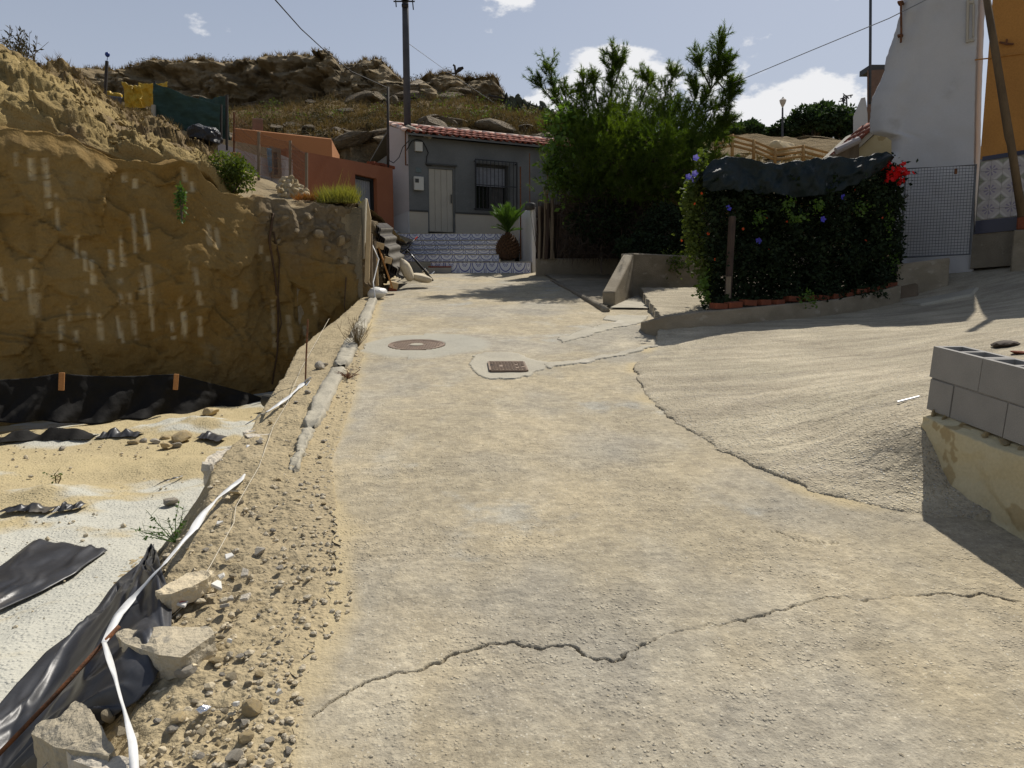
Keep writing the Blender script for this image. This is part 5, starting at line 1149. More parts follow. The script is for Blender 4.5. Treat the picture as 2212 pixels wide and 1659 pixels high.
def block_mesh(w, l, h):
    """hollow concrete block: length along y, two cells open at the top"""
    b = MB(); t = .03; W, Lh, H_ = w / 2, l / 2, h
    xs = [-W, -W + t, W - t, W]; ys = [-Lh, -Lh + t, -t / 2, t / 2, Lh - t, Lh]
    bm = bmesh.new()
    def vv(x, y, z, c={}): return bm.verts.new((x, y, z))
    top = [[vv(x, y, H_) for x in xs] for y in ys]; bot = [[vv(x, y, 0) for x in xs] for y in ys]; inn = {}
    for j in range(5):
        for i in range(3):
            if i == 1 and j in (1, 3): continue
            bm.faces.new([top[j][i], top[j][i + 1], top[j + 1][i + 1], top[j + 1][i]]); bm.faces.new([bot[j][i], bot[j + 1][i], bot[j + 1][i + 1], bot[j][i + 1]])
    for j in (1, 3):
        a = [(j, 1), (j, 2), (j + 1, 2), (j + 1, 1)]
        for k in range(4):
            (p, q), (r_, s) = a[k], a[(k + 1) % 4]; bm.faces.new([top[p][q], top[r_][s], bot[r_][s], bot[p][q]])
    per = [(0, i) for i in range(4)] + [(j, 3) for j in range(1, 6)] + [(5, i) for i in (2, 1, 0)] + [(j, 0) for j in (4, 3, 2, 1)]
    for k in range(len(per)):
        (p, q), (r_, s) = per[k], per[(k + 1) % len(per)]; bm.faces.new([bot[p][q], bot[r_][s], top[r_][s], top[p][q]])
    bmesh.ops.recalc_face_normals(bm, faces=bm.faces)
    me = bpy.data.meshes.new('concrete_block'); bm.to_mesh(me); bm.free(); me.materials.append(MT['block']); return me
def build_block_wall():
    # runs from its far end (2.50,4.2) towards the viewer
    e = at(2015, 746, 4.22); far = Vector((e.x, e.y, 0)); d = Vector((.10, -1, 0)).normalized(); nx = Vector((1, .10, 0)).normalized()
    drop = .10
    t = thing('block_wall', 'unfinished wall of grey hollow concrete blocks on a peeling yellowish plaster base', 'wall', far + Vector((0, 0, .7)))
    zt = e.z; rot0 = Mat3(nx, -d + Vector((0, 0, drop)), Vector((0, 0, 1)))
    def frame_(s, z): return far + d * s + Vector((0, 0, z - drop * s))
    ax = (d + Vector((0, 0, -drop))).normalized(); up = nx.cross(-ax); 
    if up.z < 0: up = -up
    rot = Mat3(nx, -ax, up)
    full, half = block_mesh(.19, .39, .185), block_mesh(.19, .19, .185); rr = random.Random(6)
    for c, (ztop, first) in enumerate(((zt, 0), (zt - .195, 1))):
        s = 0.0; k = 0
        while s < 1.9:
            L_ = .39 if not (c == 1 and k == 0) else .19
            p = far + nx * (.10 + rr.uniform(-.004, .004)) + ax * (s + L_ / 2) + Vector((0, 0, ztop)) - up * .19
            piece('concrete_block', full if L_ > .3 else half, t, p, rot @ Euler((0, 0, rr.uniform(-.008, .008))).to_matrix()); s += L_ + .008; k += 1
    b = MB()     # mortar
    for zt_ in (zt - .192,):
        p = far + Vector((0, 0, zt_)); b.hexa([p + nx * .01 - up * .012, p + nx * .01 + ax * 1.9 - up * .012, p + nx * .18 + ax * 1.9 - up * .012, p + nx * .18 - up * .012, p + nx * .01 - up * .001, p + nx * .01 + ax * 1.9 - up * .001, p + nx * .18 + ax * 1.9 - up * .001, p + nx * .18 - up * .001])
    b.build('mortar_bed', MT['mortar'], t)
    # plaster base, slightly proud and irregular
    ns, nz = 150, 60; P = np.zeros((nz, ns, 3))
    for i in range(ns):
        s = -.06 + 2.1 * i / (ns - 1)
        zt_ = zt - .395 - drop * s + .010 * math.sin(s * 9) - .02 * abs(float(fbm(s * 5, 1.0, o=3, s=3)))
        for j in range(nz):
            tt = j / (nz - 1); q = far + d * s; z = .2 + (zt_ - .2) * tt
            off = -.05 + .035 * float(fbm(s * 3, z * 4, o=3, s=5)) + .02 * sstep(.1, .3, float(fbm(s * 2.2, z * 3.1, o=3, s=9))) + .07 * (tt > .97) + .12 * max(0, (-s) / .06)
            P[j, i] = q + nx * off + Vector((0, 0, z))
    top = P[-1].copy() + np.array(nx) * .3; cap = P[:, :1].copy(); cap[:, 0] += np.array(nx * .3); P = np.concatenate([np.concatenate([cap, P], 1), np.concatenate([cap[-1:], top[None]], 1)], 0)
    grid('plaster_base', P, MT['yel_plaster'], t)
    rb = [rock_mesh(k) for k in (1, 2, 3)]
    for i in range(12):
        s = .02 + i * .14 + rr.uniform(-.03, .03); p = far + d * s + nx * rr.uniform(.0, .02) + Vector((0, 0, zt - .41 - drop * s)); o = piece('bedding_stone', rb[i % 3], t, p, Euler((rr.uniform(0, 6), rr.uniform(0, 6), rr.uniform(0, 6)))); k = rr.uniform(.012, .022); o.scale = (k * 2.2, k * 1.8, k * .8)
    st = MB(); p = gp(1985, 868, ramp_z); q = gp(1968, 874, ramp_z); 
    pp = [gp(u, v, ramp_z) + Vector((0, 0, .03)) for u, v in ((1985, 866), (1962, 872), (1938, 878))]
    tag(MB().tube(pp, .008, 5).build('white_stick', MT['tape']), 'thin white stick poking out behind the block wall', 'stick')
# ------------------------------------------------------------------ stones
ROCKS = {}
def rock_mesh(k, sub=2, mat='stone', cut=7):
    key = (k, mat)
    if key in ROCKS: return ROCKS[key]
    r2 = np.random.default_rng(100 + k); bm = bmesh.new(); bmesh.ops.create_icosphere(bm, subdivisions=sub, radius=1)
    V = np.array([v.co for v in bm.verts])
    for _ in range(cut):
        n = r2.normal(size=3); n /= np.linalg.norm(n); h = r2.uniform(.45, .85); d = V @ n - h; V = V - np.where(d > 0, d, 0)[:, None] * n * .95
    V *= (1 + .10 * fbm(V[:, 0] * 1.7 + k, V[:, 1] * 1.7, V[:, 2] * 1.7, o=3, s=k))[:, None]
    V *= r2.uniform(.75, 1.15, 3)
    for v, c in zip(bm.verts, V): v.co = c
    me = bpy.data.meshes.new('stone'); bm.to_mesh(me); bm.free(); me.materials.append(MT[mat]); ROCKS[key] = me; return me
def stone(u, v, w, k, label=None, mat='stone', h=None, flat=.7, name='stone', group=None, rz=None, surf=None, sink=.3, sub=2, long=1.0):
    """stone whose picture width is w px, lying where pixel (u, v) meets the surface"""
    p = gp(u, v, surf or bank_z); d = math.hypot(p.x, p.y); r_ = w / FPX * p.y / 2
    me = rock_mesh(k, sub, mat); o = bpy.data.objects.new(name, me); COL.objects.link(o)
    rr = random.Random(int(u * 31 + v)); a = rr.uniform(0, 6.28) if rz is None else rz
    o.scale = (r_ * long, r_ * .9, r_ * flat); o.rotation_euler = (rr.uniform(-.15, .15), rr.uniform(-.15, .15), a)
    o.location = p + Vector((0, 0, r_ * flat * (1 - sink) * .9))
    if label: tag(o, label, 'stone', group)
    return o
def soup_rocks(name, pts, mat, parent=None, label=None):
    """many tiny stones as one mesh. pts: (x,y,z,r)"""
    base = [np.array([v.co[:] for v in rock_mesh(k, 1, 'stone_grey', 5).vertices]) for k in (21, 22, 23, 24)]
    fcs = [[tuple(p.vertices) for p in rock_mesh(k, 1, 'stone_grey', 5).polygons] for k in (21, 22, 23, 24)]
    V, F, b = [], [], 0; r2 = np.random.default_rng(3)
    for (x, y, z, r_) in pts:
        k = r2.integers(4); a = r2.uniform(0, 6.28); c, s = math.cos(a), math.sin(a); q = base[k] * r_ * np.array([1, .85, .65])
        q = np.stack([q[:, 0] * c - q[:, 1] * s + x, q[:, 0] * s + q[:, 1] * c + y, q[:, 2] + z + r_ * .25], 1)
        V.append(q); F += [tuple(i + b for i in f) for f in fcs[k]]; b += len(q)
    return mk(name, np.concatenate(V), F, mat, parent)

build_house_order = [build_house, build_steps, build_terracotta, build_right_building, build_back_house, build_driveway_walls, build_block_wall]
for fn in build_house_order: fn()
def build_ledges():
    r2 = np.random.default_rng(81); n0 = HT[:, 0]
    for lo, hi, n, s in ((2.2, 3.3, 60, (.3, .8)), (1.2, 2.2, 26, (.4, .9)), (3.3, 4.8, 26, (.2, .5)), (5.3, 6.2, 16, (.4, 1.0))):
        i = r2.choice(np.where((n0 > lo) & (n0 < hi))[0], n); j = r2.integers(90, 552, n)
        for a, b in zip(i, j):
            k = r2.uniform(*s) * .72; o = piece('boulder', rock_mesh(150 + int(r2.integers(6)), 3, 'ledge', 9), HILLO, Vector(HILL[a, b]), Euler((r2.normal() * .15, r2.normal() * .15, r2.uniform(0, 6)))); o.scale = (k * 1.7, k * 1.1, k * .6)
    # stones and roots in the cut face
    X, Y, Z, u_, v_ = CLIFFP
    def on(u, v): q = np.argmin(np.hypot(u_ - u, v_ - v)); return Vector((X.flat[q], Y.flat[q], Z.flat[q]))
    for k, (u, v, w) in enumerate(((615, 470, 16), (640, 500, 14), (668, 470, 12), (690, 505, 26), (720, 490, 18), (735, 520, 30), (755, 470, 16), (660, 520, 14), (705, 540, 20), (600, 520, 18), (745, 560, 20), (765, 520, 22), (630, 458, 12), (680, 455, 10), (725, 455, 12), (585, 470, 20), (770, 590, 16), (650, 480, 9))):
        p = on(u, v); s = w / FPX * p.y / 2; o = piece('embedded_stone', rock_mesh(160 + k % 5, 2, 'embstone', 9), CLIFFO, p, Euler((k, k * 2., k * 3.))); o.scale = (s * 1.2, s, s * .8)
    for pts, r_ in ((((588, 462), (583, 520), (592, 600), (600, 680), (596, 760), (588, 830)), .022), (((590, 500), (603, 560), (600, 640), (606, 700), (598, 740)), .014), (((745, 600), (742, 660), (748, 700)), .012), (((705, 690), (708, 760)), .008)):
        P = [on(u, v) + Vector((.02, -.04, 0)) for u, v in pts]; b = MB(); b.tube(P, [r_ * (1 - .5 * i / len(P)) for i in range(len(P))], 6); b.build('root', MT['root'], CLIFFO, smooth=True)
build_ledges()
# ------------------------------------------------------------------ vegetation
def unit(a): return a / np.maximum(np.linalg.norm(a, axis=-1, keepdims=True), 1e-9)
def leaves(C, size, r2, up=.35, aspect=.55, N=None):
    """diamond leaves (k,4,3) at points C"""
    C = np.asarray(C, float); k = len(C); d = unit(r2.normal(size=(k, 3)) + (N if N is not None else 0)); d[:, 2] = d[:, 2] * .7 + up * r2.normal(size=k) * .3; d = unit(d)
    w = unit(np.cross(d, unit(r2.normal(size=(k, 3))))); s = size * r2.uniform(.6, 1.3, (k, 1)); nn = np.cross(d, w)
    return np.stack([C, C + d * s * .5 + w * s * aspect * .5 + nn * s * .08, C + d * s, C + d * s * .5 - w * s * aspect * .5 + nn * s * .08], 1)
def blades(C, D, L_, w, r2):
    """thin triangles from C along D"""
    k = len(C); s = unit(np.cross(D, unit(r2.normal(size=(k, 3))))); L_ = np.asarray(L_).reshape(-1, 1) if np.ndim(L_) else L_
    return np.stack([C - s * w * .5, C + s * w * .5, C + D * L_], 1)
def twig_needles(P0, P1, n, L_, w, r2):
    """needles along many twigs: P0,P1 (k,3)"""
    k = len(P0); t = r2.uniform(.12, 1.0, (k, n, 1)); C = P0[:, None] * (1 - t) + P1[:, None] * t; ax = unit(P1 - P0)[:, None]
    D = unit(ax * r2.uniform(.7, 1.3, (k, n, 1)) + .75 * r2.normal(size=(k, n, 3)) * .8)
    return blades(C.reshape(-1, 3), D.reshape(-1, 3), r2.uniform(.6, 1.15, k * n) * L_, w, r2)

def build_pine():
    base = Vector((2.75, 17.2, 2.1)); r2 = np.random.default_rng(12)
    t = thing('pine_tree', 'bushy bright green pine tree leaning over the brushwood fence', 'tree', base)
    YC = 17.0; ppm = FPX / YC
    trunk = MB(); tp = [base, base + Vector((-.05, 0, .8)), base + Vector((.1, -.1, 1.7)), at(1390, 330, YC), at(1370, 240, YC)]
    trunk.tube(tp, [.13, .11, .09, .07, .03], 9)
    limbs = []
    # crown outline lobes: (u, v, depth offset, radius px)
    lobes = [(1258, 345, -.4, 72), (1228, 395, -.3, 42), (1290, 275, 0, 62), (1350, 255, .1, 62), (1415, 262, .1, 62), (1478, 290, .1, 52), (1330, 340, -.8, 80), (1410, 350, -.8, 85), (1475, 365, -.6, 70), (1280, 392, -.5, 42), (1350, 400, -.6, 48), (1440, 405, -.6, 48), (1510, 340, -.2, 42), (1212, 262, .2, 26), (1330, 320, .9, 85), (1430, 320, .9, 80), (1525, 255, .1, 26), (1535, 385, -.2, 28), (1245, 290, .1, 45)]
    A, B = [], []
    def limb(src, tgt, r0, sag=.1):
        m = src.lerp(tgt, .5) + Vector((0, 0, -sag * (tgt - src).length)); limbs.append(([src, m, tgt], [r0, r0 * .7, r0 * .3]))
    for (u, v, dy, rp) in lobes:
        c = at(u, v, YC + dy); src = Vector(tp[2]).lerp(Vector(tp[4]), min(max((c.z - 3.8) / 3.5, 0), 1)); limb(src, c, .035)
        rm = rp / ppm; n = int(78 * (rp / 70) ** 2) + 10
        q = r2.normal(size=(n, 3)); q = unit(q) * (r2.uniform(.35, 1, (n, 1)) ** .5) * rm
        P = np.array(c) + q; out = unit(q) * .55 + np.array([0, 0, .75]); L_ = r2.uniform(.22, .45, (n, 1))
        A.append(P); B.append(P + unit(out + .35 * r2.normal(size=(n, 3))) * L_)
        for j in range(0, n, 7): limb(c, Vector(P[j]), .012, .02)
        # finer side twigs
        k = n * 4; i = r2.integers(0, n, k); S = P[i] + r2.normal(size=(k, 3)) * .14; A.append(S); B.append(S + unit(unit(q[i]) * .5 + np.array([0, 0, .6]) + .6 * r2.normal(size=(k, 3))) * r2.uniform(.14, .32, (k, 1)))
    # long sprays sticking out of the crown
    for (pts, n) in (([(1240, 300), (1205, 230), (1190, 165), (1187, 150)], 26), ([(1215, 240), (1180, 200), (1163, 178)], 16), ([(1320, 230), (1322, 170), (1325, 118)], 34), ([(1325, 190), (1340, 150), (1342, 140)], 14), ([(1265, 260), (1262, 200), (1258, 168)], 22), ([(1430, 240), (1440, 190), (1455, 168)], 24), ([(1380, 230), (1400, 185), (1395, 175)], 20),
                     ([(1440, 310), (1500, 245), (1535, 190), (1550, 130), (1556, 98)], 60), ([(1530, 200), (1560, 160), (1571, 130)], 34), ([(1535, 190), (1515, 150), (1512, 138)], 22), ([(1545, 170), (1570, 200), (1578, 190)], 22), ([(1500, 250), (1555, 230), (1572, 210)], 30), ([(1500, 350), (1530, 310), (1560, 270)], 26), ([(1540, 300), (1565, 275), (1572, 262)], 14), ([(1480, 300), (1520, 280), (1560, 290)], 22), ([(1490, 240), (1505, 205), (1502, 190)], 20), ([(1290, 230), (1285, 190), (1283, 178)], 14), ([(1230, 250), (1222, 215), (1220, 200)], 12)):
        pp = [at(u, v, YC + .1) for u, v in pts]; limbs.append((pp, [.022 * (1 - .7 * i / (len(pp) - 1)) for i in range(len(pp))]))
        arr = np.array([p[:] for p in pp]); tt = r2.uniform(.25, 1, n) * (len(pp) - 1); i = np.clip(tt.astype(int), 0, len(pp) - 2); f = (tt - i)[:, None]
        S = arr[i] * (1 - f) + arr[i + 1] * f; d = unit(arr[i + 1] - arr[i]); e = S + unit(d * .9 + np.array([0, 0, .35]) + .45 * r2.normal(size=S.shape)) * r2.uniform(.18, .42, (n, 1)); A.append(S); B.append(e)
        kk = n * 3; i = r2.integers(0, n, kk); w = r2.uniform(.2, 1, (kk, 1)); S2 = S[i] * (1 - w) + e[i] * w; A.append(S2); B.append(S2 + unit((e[i] - S[i]) * 2 + .3 * r2.normal(size=S2.shape)) * r2.uniform(.10, .22, (kk, 1)))
    dq = np.array([at(1215 + 230 * r2.uniform(), 420 + 130 * r2.uniform(), YC - .7 + 1.4 * r2.uniform())[:] for _ in range(1700)])
    dead = blades(np.repeat(dq, 5, 0), unit(r2.normal(size=(8500, 3)) + np.array([0, 0, -.3])), r2.uniform(.12, .42, 8500), .018, r2)
    tris('dead_twigs', dead, MT['deadtwig'], t)['kind'] = 'stuff'
    tr = trunk.build('trunk', MT['bark'], t, smooth=True)
    lb = MB()
    for pts, rs in limbs: lb.tube(pts, rs, 5, False)
    lb.build('branches', MT['bark'], t, smooth=True)['kind'] = 'stuff'
    A, B = np.concatenate(A), np.concatenate(B)
    tris('crown', twig_needles(A, B, 32, .115, .0105, r2), MT['needle'], t)
    # broad-leaved shoots of a second plant at the left flank
    C = np.array(at(1205, 345, 16.4)) + r2.normal(size=(420, 3)) * np.array([.16, .18, .42]); C2 = np.array(at(1222, 260, 16.5)) + r2.normal(size=(120, 3)) * np.array([.2, .15, .2])
    tris('leafy_shoots', leaves(np.concatenate([C, C2]), .15, r2), MT['leaf_lt'], t, n=4)['kind'] = 'stuff'

def build_brush_fence():
    f, z0 = FENCE_F; r2 = np.random.default_rng(21)
    t = thing('brushwood_fence', 'dark brushwood screen with grey stakes standing on the low concrete wall', 'fence', f.P(1, z0))
    a0 = .03; a1 = f.len + 1.2; n = 2600; a = r2.uniform(a0, a1, n); h = 1.45 + .16 * vn(a * 3, 0 * a, 0, 5) + r2.normal(0, .06, n) - .15 * sstep(1, 3, a); z = r2.uniform(-.05, .35, n)
    C = np.array([f.P(x, z0 + zz, o)[:] for x, zz, o in zip(a, z, r2.uniform(-.12, -.03, n))]); D = unit(np.array([0, 0, 1.0]) + .07 * r2.normal(size=(n, 3)))
    tris('brushwood', blades(C, D, np.maximum(h - z, .2), .022, r2), MT['twig'], t)['kind'] = 'stuff'
    bk = MB(); f.box(bk, a0 + .05, a1, z0, z0 + 1.25, -.17, -.14); bk.build('backing', MT['twig'], t)
    for (u, v0, v1, r_, lean) in ((1165, 560, 446, .035, 0), (1180, 562, 440, .05, .03), (1192, 560, 420, .045, .0), (1196, 560, 405, .035, -.16), (1174, 560, 432, .025, .02)):
        p = f.P(f.px(u, v0)[0], z0 - .02, .03); q = f.P(f.px(u, v0)[0] + lean * 1.5, f.px(u, v1)[1], .03); b = MB(); b.tube([p, p.lerp(q, .5) + Vector((.015, 0, 0)), q], r_, 7); b.build('stake', MT['wood_grey'] if r_ < .05 else MT['twig'], t)
    for (u0, v0, u1, v1, m) in ((1125, 360, 1127, 470, 'rust'), (1146, 330, 1147, 470, 'rust')):
        pass
    for k, (u, va, vb, lab) in enumerate(((1125, 360, 560, 'thin rusty steel stake nearest the barred window'), (1145, 331, 560, 'tallest thin steel rod rising behind the white garden wall'), (1181, 348, 450, 'thin curved stick rising from the brushwood fence'))):
        b = MB(); p, q = at(u, vb, 20.4), at(u - 1, va, 20.4); 
        b.tube([p, p.lerp(q, .5) + Vector((.05 if k == 2 else 0, 0, 0)), q], .024 if k == 0 else .015, 6); tag(b.build('metal_stake' if k < 2 else 'stick', MT['rust']), lab, 'stake')
    b = MB(); c = at(1145, 452, 19.0); b.lathe([(.10, 0), (.13, .02), (.14, .16), (.12, .17)], c - Vector((0, 0, .02)), 14); tag(b.build('plant_pot', MT['dkplastic'], smooth=True), 'small dark pot on top of the white garden wall', 'pot')
    # dim undergrowth behind the fence and over the retaining wall
    for (u, v, Y, s, n, nm, lab, mt) in ((1440, 500, 15.6, (.55, .5, .5), 3200, 'shrub', 'dark shrub behind the retaining wall under the pine', 'leaf'), (1300, 480, 16.6, (.7, .4, .45), 2600, 'shrub', 'shaded shrub behind the brushwood fence below the pine', 'leaf'), (1390, 535, 14.9, (.5, .3, .25), 1500, 'shrub', 'low dark shrub at the left end of the retaining wall', 'leaf')):
        c = np.array(at(u, v, Y)); q = unit(r2.normal(size=(n, 3))) * r2.uniform(.2, 1, (n, 1)) ** .4 * np.array(s) * 1.25; g = thing(nm, lab, 'shrub', (c[0], c[1], 2.2)); tris('foliage', leaves(c + q, .09, r2), MT[mt], g, n=4)
        st = MB(); st.tube([Vector((c[0], c[1], 2.15)), Vector(c)], .025, 6); st.build('stem', MT['bark'], g)
    c = np.array(at(1447, 560, 14.05)); n = 500; q = r2.normal(size=(n, 3)) * np.array([.18, .1, .09]); q[:, 2] -= .12 * np.abs(r2.normal(size=n)); g = thing('trailing_plant', 'yellow-green trailing plant hanging over the retaining wall', 'plant', c); tris('foliage', leaves(c + q, .07, r2), MT['bush'], g, n=4)

def build_hedge():
    r2 = np.random.default_rng(31); bp = BEDPTS
    L0, L1 = at(1530, 560, 10.55), at(1935, 560, 11.75)
    base = Vector(((L0.x + L1.x) / 2, 11.2, 1.6))
    t = thing('flowering_hedge', 'dense dark hedge dotted with orange and blue flowers under the shade cloth', 'hedge', base)
    n = 52000; s = r2.uniform(0, 1, n); u = 1525 + 420 * s
    vt = np.interp(u, [1490, 1525, 1560, 1700, 1850, 1900, 1930, 1950], [380, 355, 375, 380, 380, 350, 370, 420]); vb = np.interp(u, [1490, 1525, 1560, 1700, 1850, 1950], [620, 668, 675, 664, 642, 600])
    t_ = r2.uniform(0, 1, n); v = vt + (vb - vt) * t_; Y = 10.45 + 1.2 * s + r2.uniform(0, 1, n) ** 1.5 * 1.25 + .34 * vn(u / 30, v / 30, 0, 7) + .16 * vn(u / 11, v / 11, 0, 8)
    keep = r2.uniform(size=n) < .35 + .75 * sstep(-.35, .25, vn(u / 17, v / 17, Y * 2, 9))
    C = np.array([at(a, b, c)[:] for a, b, c in zip(u[keep], v[keep], Y[keep])]); C += r2.normal(size=C.shape) * .04
    tris('foliage', leaves(C, .075, r2, aspect=.6), MT['leaf'], t, n=4)
    # side mass at the left with the sun through it, trailing tips
    def lump(list_, num, mt, size, nm):
        Q = []
        for (uu, vv, yy, ru, rv) in list_:
            k = num; a = r2.normal(size=(k, 2)) * .55; Q += [at(uu + a[i, 0] * ru, vv + a[i, 1] * rv, yy + r2.normal() * .12)[:] for i in range(k)]
        o = tris(nm, leaves(np.array(Q), size, r2, aspect=.65), MT[mt], t, n=4); o['kind'] = 'stuff'; return o
    lump([(1505, 400, 10.9, 16, 30), (1500, 430, 10.8, 22, 30), (1500, 480, 10.8, 22, 40), (1510, 540, 10.8, 20, 50), (1520, 590, 10.7, 18, 40), (1515, 350, 11, 10, 20), (1488, 450, 10.9, 16, 40), (1492, 520, 10.9, 14, 40)], 300, 'bush', .07, 'leafy_flank')
    lump([(1513, 630, 10.35, 8, 20), (1526, 640, 10.3, 6, 14), (1522, 610, 10.35, 6, 20)], 60, 'leaf_lt', .06, 'trailing_tips')
    lump([(1705, 440, 10.6, 14, 12), (1770, 445, 10.8, 12, 14), (1640, 470, 10.6, 14, 16), (1860, 450, 11.2, 20, 14), (1720, 470, 10.7, 20, 12), (1745, 645, 10.35, 16, 18), (1920, 480, 11.5, 12, 40), (1930, 560, 11.6, 12, 30)], 75, 'leaf_lt', .06, 'young_shoots')
    for k in range(1, len(BEDPTS)): pass
    lump([(1560 + 42 * i, 652 - 3.2 * i + (i % 3) * 5, 9.95 + .17 * i, 20, 13) for i in range(9)], 110, 'leaf', .065, 'spilling_leaves')
    # stems
    b = MB()
    for i in range(26):
        u = r2.uniform(1550, 1860); p = at(u, 640, 11.0 + 1.2 * (u - 1525) / 420 + r2.uniform(0, .5)); b.tube([Vector((p.x, p.y, 1.4)), p + Vector((r2.normal() * .15, 0, .9)), p + Vector((r2.normal() * .35, 0, 1.7))], [.02, .015, .008], 5)
    b.build('stems', MT['deadtwig'], t)['kind'] = 'stuff'
    # flowers, each its own part
    def bloom(mt, petals, r_, cup, nm):
        V, F = [(0, 0, 0)], []
        for i in range(petals):
            a = 2 * math.pi * i / petals; w = math.pi / petals * .95
            for da, rr in ((-w, .75), (0, 1.0), (w, .75)): V.append((math.cos(a + da) * rr * r_, math.sin(a + da) * rr * r_, cup * rr * rr * r_))
            k = 1 + i * 3; F += [(0, k, k + 1), (0, k + 1, k + 2)]
        me = bpy.data.meshes.new(nm); me.from_pydata(V, [], F); me.materials.append(MT[mt]); return me
    fo, fb = bloom('orangeflower', 5, .024, .4, 'orange_flower'), bloom('blueflower', 5, .052, .55, 'blue_flower')
    face = Euler((R(75), 0, 0))
    of = [(1500, 440), (1478, 470), (1515, 418), (1490, 497), (1472, 520), (1505, 545), (1530, 505), (1560, 535), (1545, 560), (1587, 520), (1605, 495), (1625, 478), (1655, 472), (1680, 455), (1700, 478), (1735, 440), (1790, 436), (1815, 500), (1846, 410), (1862, 455), (1906, 470), (1909, 505), (1870, 520), (1750, 500), (1660, 540), (1480, 448)][::2]
    for i, (u, v) in enumerate(of):
        p = at(u, v, (10.32 + (u - 1530) / 400 * 1.2) if u > 1545 else 10.45); o = piece('orange_flower', fo, t, p, Euler((R(75) + r2.normal() * .4, r2.normal() * .3, r2.normal() * .6))); o.scale = (r2.uniform(.7, 1.15),) * 3
    for (u, v) in ((1486, 383), (1500, 375), (1494, 388), (1572, 451), (1820, 427), (1776, 474), (1502, 341), (1640, 520)):
        p = at(u, v, (10.28 + (u - 1530) / 400 * 1.2) if u > 1545 else 10.5); o = piece('blue_flower', fb, t, p, Euler((R(80) + r2.normal() * .25, 0, r2.normal() * .4)))
    # old post at the corner
    b = MB(); p = at(1573, 662, 10.28); b.box(p + Vector((0, 0, .62)), (.08, .08, 1.3), Euler((0, .02, .2))); po = b.build('hedge_post', MT['twig'], bevel=.01); tag(po, 'weathered square timber post at the left front of the hedge', 'post')
    b = MB(); p = at(1573, 628, 10.22); b.box(p, (.07, .012, .4)); b.build('pale_patch', MT['wood_grey'], po)
    b = MB(); b.tube([at(1840, 520, 11), at(1790, 470, 10.9), at(1760, 450, 10.8)], [.02, .016, .008], 5)
    # red bougainvillea / geranium cluster
    g = thing('red_flower_bush', 'bright red flower cluster at the right end of the shade cloth', 'flowers', at(1935, 395, 11.5))
    fr = bloom('redflower', 5, .042, .5, 'red_flower')
    for i in range(70):
        a = r2.normal(size=2) * np.array([14, 10]); u, v = 1938 + a[0], 375 + a[1] - a[0] * .15
        if i < 10: u, v = 1916 + r2.normal() * 4, 353 + r2.normal() * 6
        p = at(u, v, 11.45 + r2.normal() * .09); o = piece('red_flower', fr, g, p, Euler((R(70) + r2.normal() * .6, r2.normal() * .5, r2.normal() * 1.2)))
    C = np.array([at(1925 + r2.normal() * 18, 385 + r2.normal() * 20, 11.6 + r2.normal() * .1)[:] for _ in range(350)]); tris('foliage', leaves(C, .08, r2), MT['leaf'], g, n=4)
    # shade cloth draped on the top
    U = np.linspace(1519, 1928, 150); top = np.interp(U, [1519, 1530, 1545, 1570, 1600, 1625, 1650, 1700, 1740, 1780, 1830, 1870, 1895, 1915, 1928], [372, 358, 345, 338, 337, 345, 351, 352, 347, 340, 340, 337, 328, 327, 335]); bot = np.interp(U, [1519, 1540, 1600, 1680, 1740, 1800, 1850, 1890, 1928], [405, 412, 412, 420, 428, 418, 398, 376, 350])
    Yf = 10.25 + 1.15 * (U - 1519) / 409; rows = []
    for k in range(46):
        t_ = k / 45
        if t_ < .4:   # top sheet from the back to the front edge
            q = t_ / .4; pts = [np.array(at(u, tv, yf)) + np.array([0, (1 - q) * 1.15, -.10 * math.sin(q * math.pi) + .05 * (1 - q)]) for u, tv, yf in zip(U, top, Yf)]
        else:
            q = (t_ - .4) / .6; pts = [np.array(at(u, tv + (bv - tv) * q, yf - .02 - .06 * math.sin(q * 2.6))) for u, tv, bv, yf in zip(U, top, bot, Yf)]
        rows.append(pts)
    P = np.array(rows); q = np.linspace(0, 1, 46)[:, None]; uu = U[None] + 0 * q
    fold = .05 * np.sin((uu - 1600) / 17 - q * 5) * sstep(1560, 1620, uu) * sstep(1700, 1640, uu) + .11 * fbm(uu / 35, q * 3, o=3, s=5) + .02 * fbm(uu / 7 + q * 4, q * 6, o=2, s=15) + .03 * np.sin((uu - 1880) / 6 + q * 3) * sstep(1860, 1890, uu)
    P[..., 1] -= fold * sstep(.3, .55, q); P[..., 2] += .035 * fbm(uu / 14, q * 7, o=3, s=6)
    o = grid('shade_cloth', P, MT['navynet'], flip=True); m = o.modifiers.new('solid', 'SOLIDIFY'); m.thickness = .006
    tag(o, 'dark blue-green shade cloth draped over the top of the hedge', 'cloth')

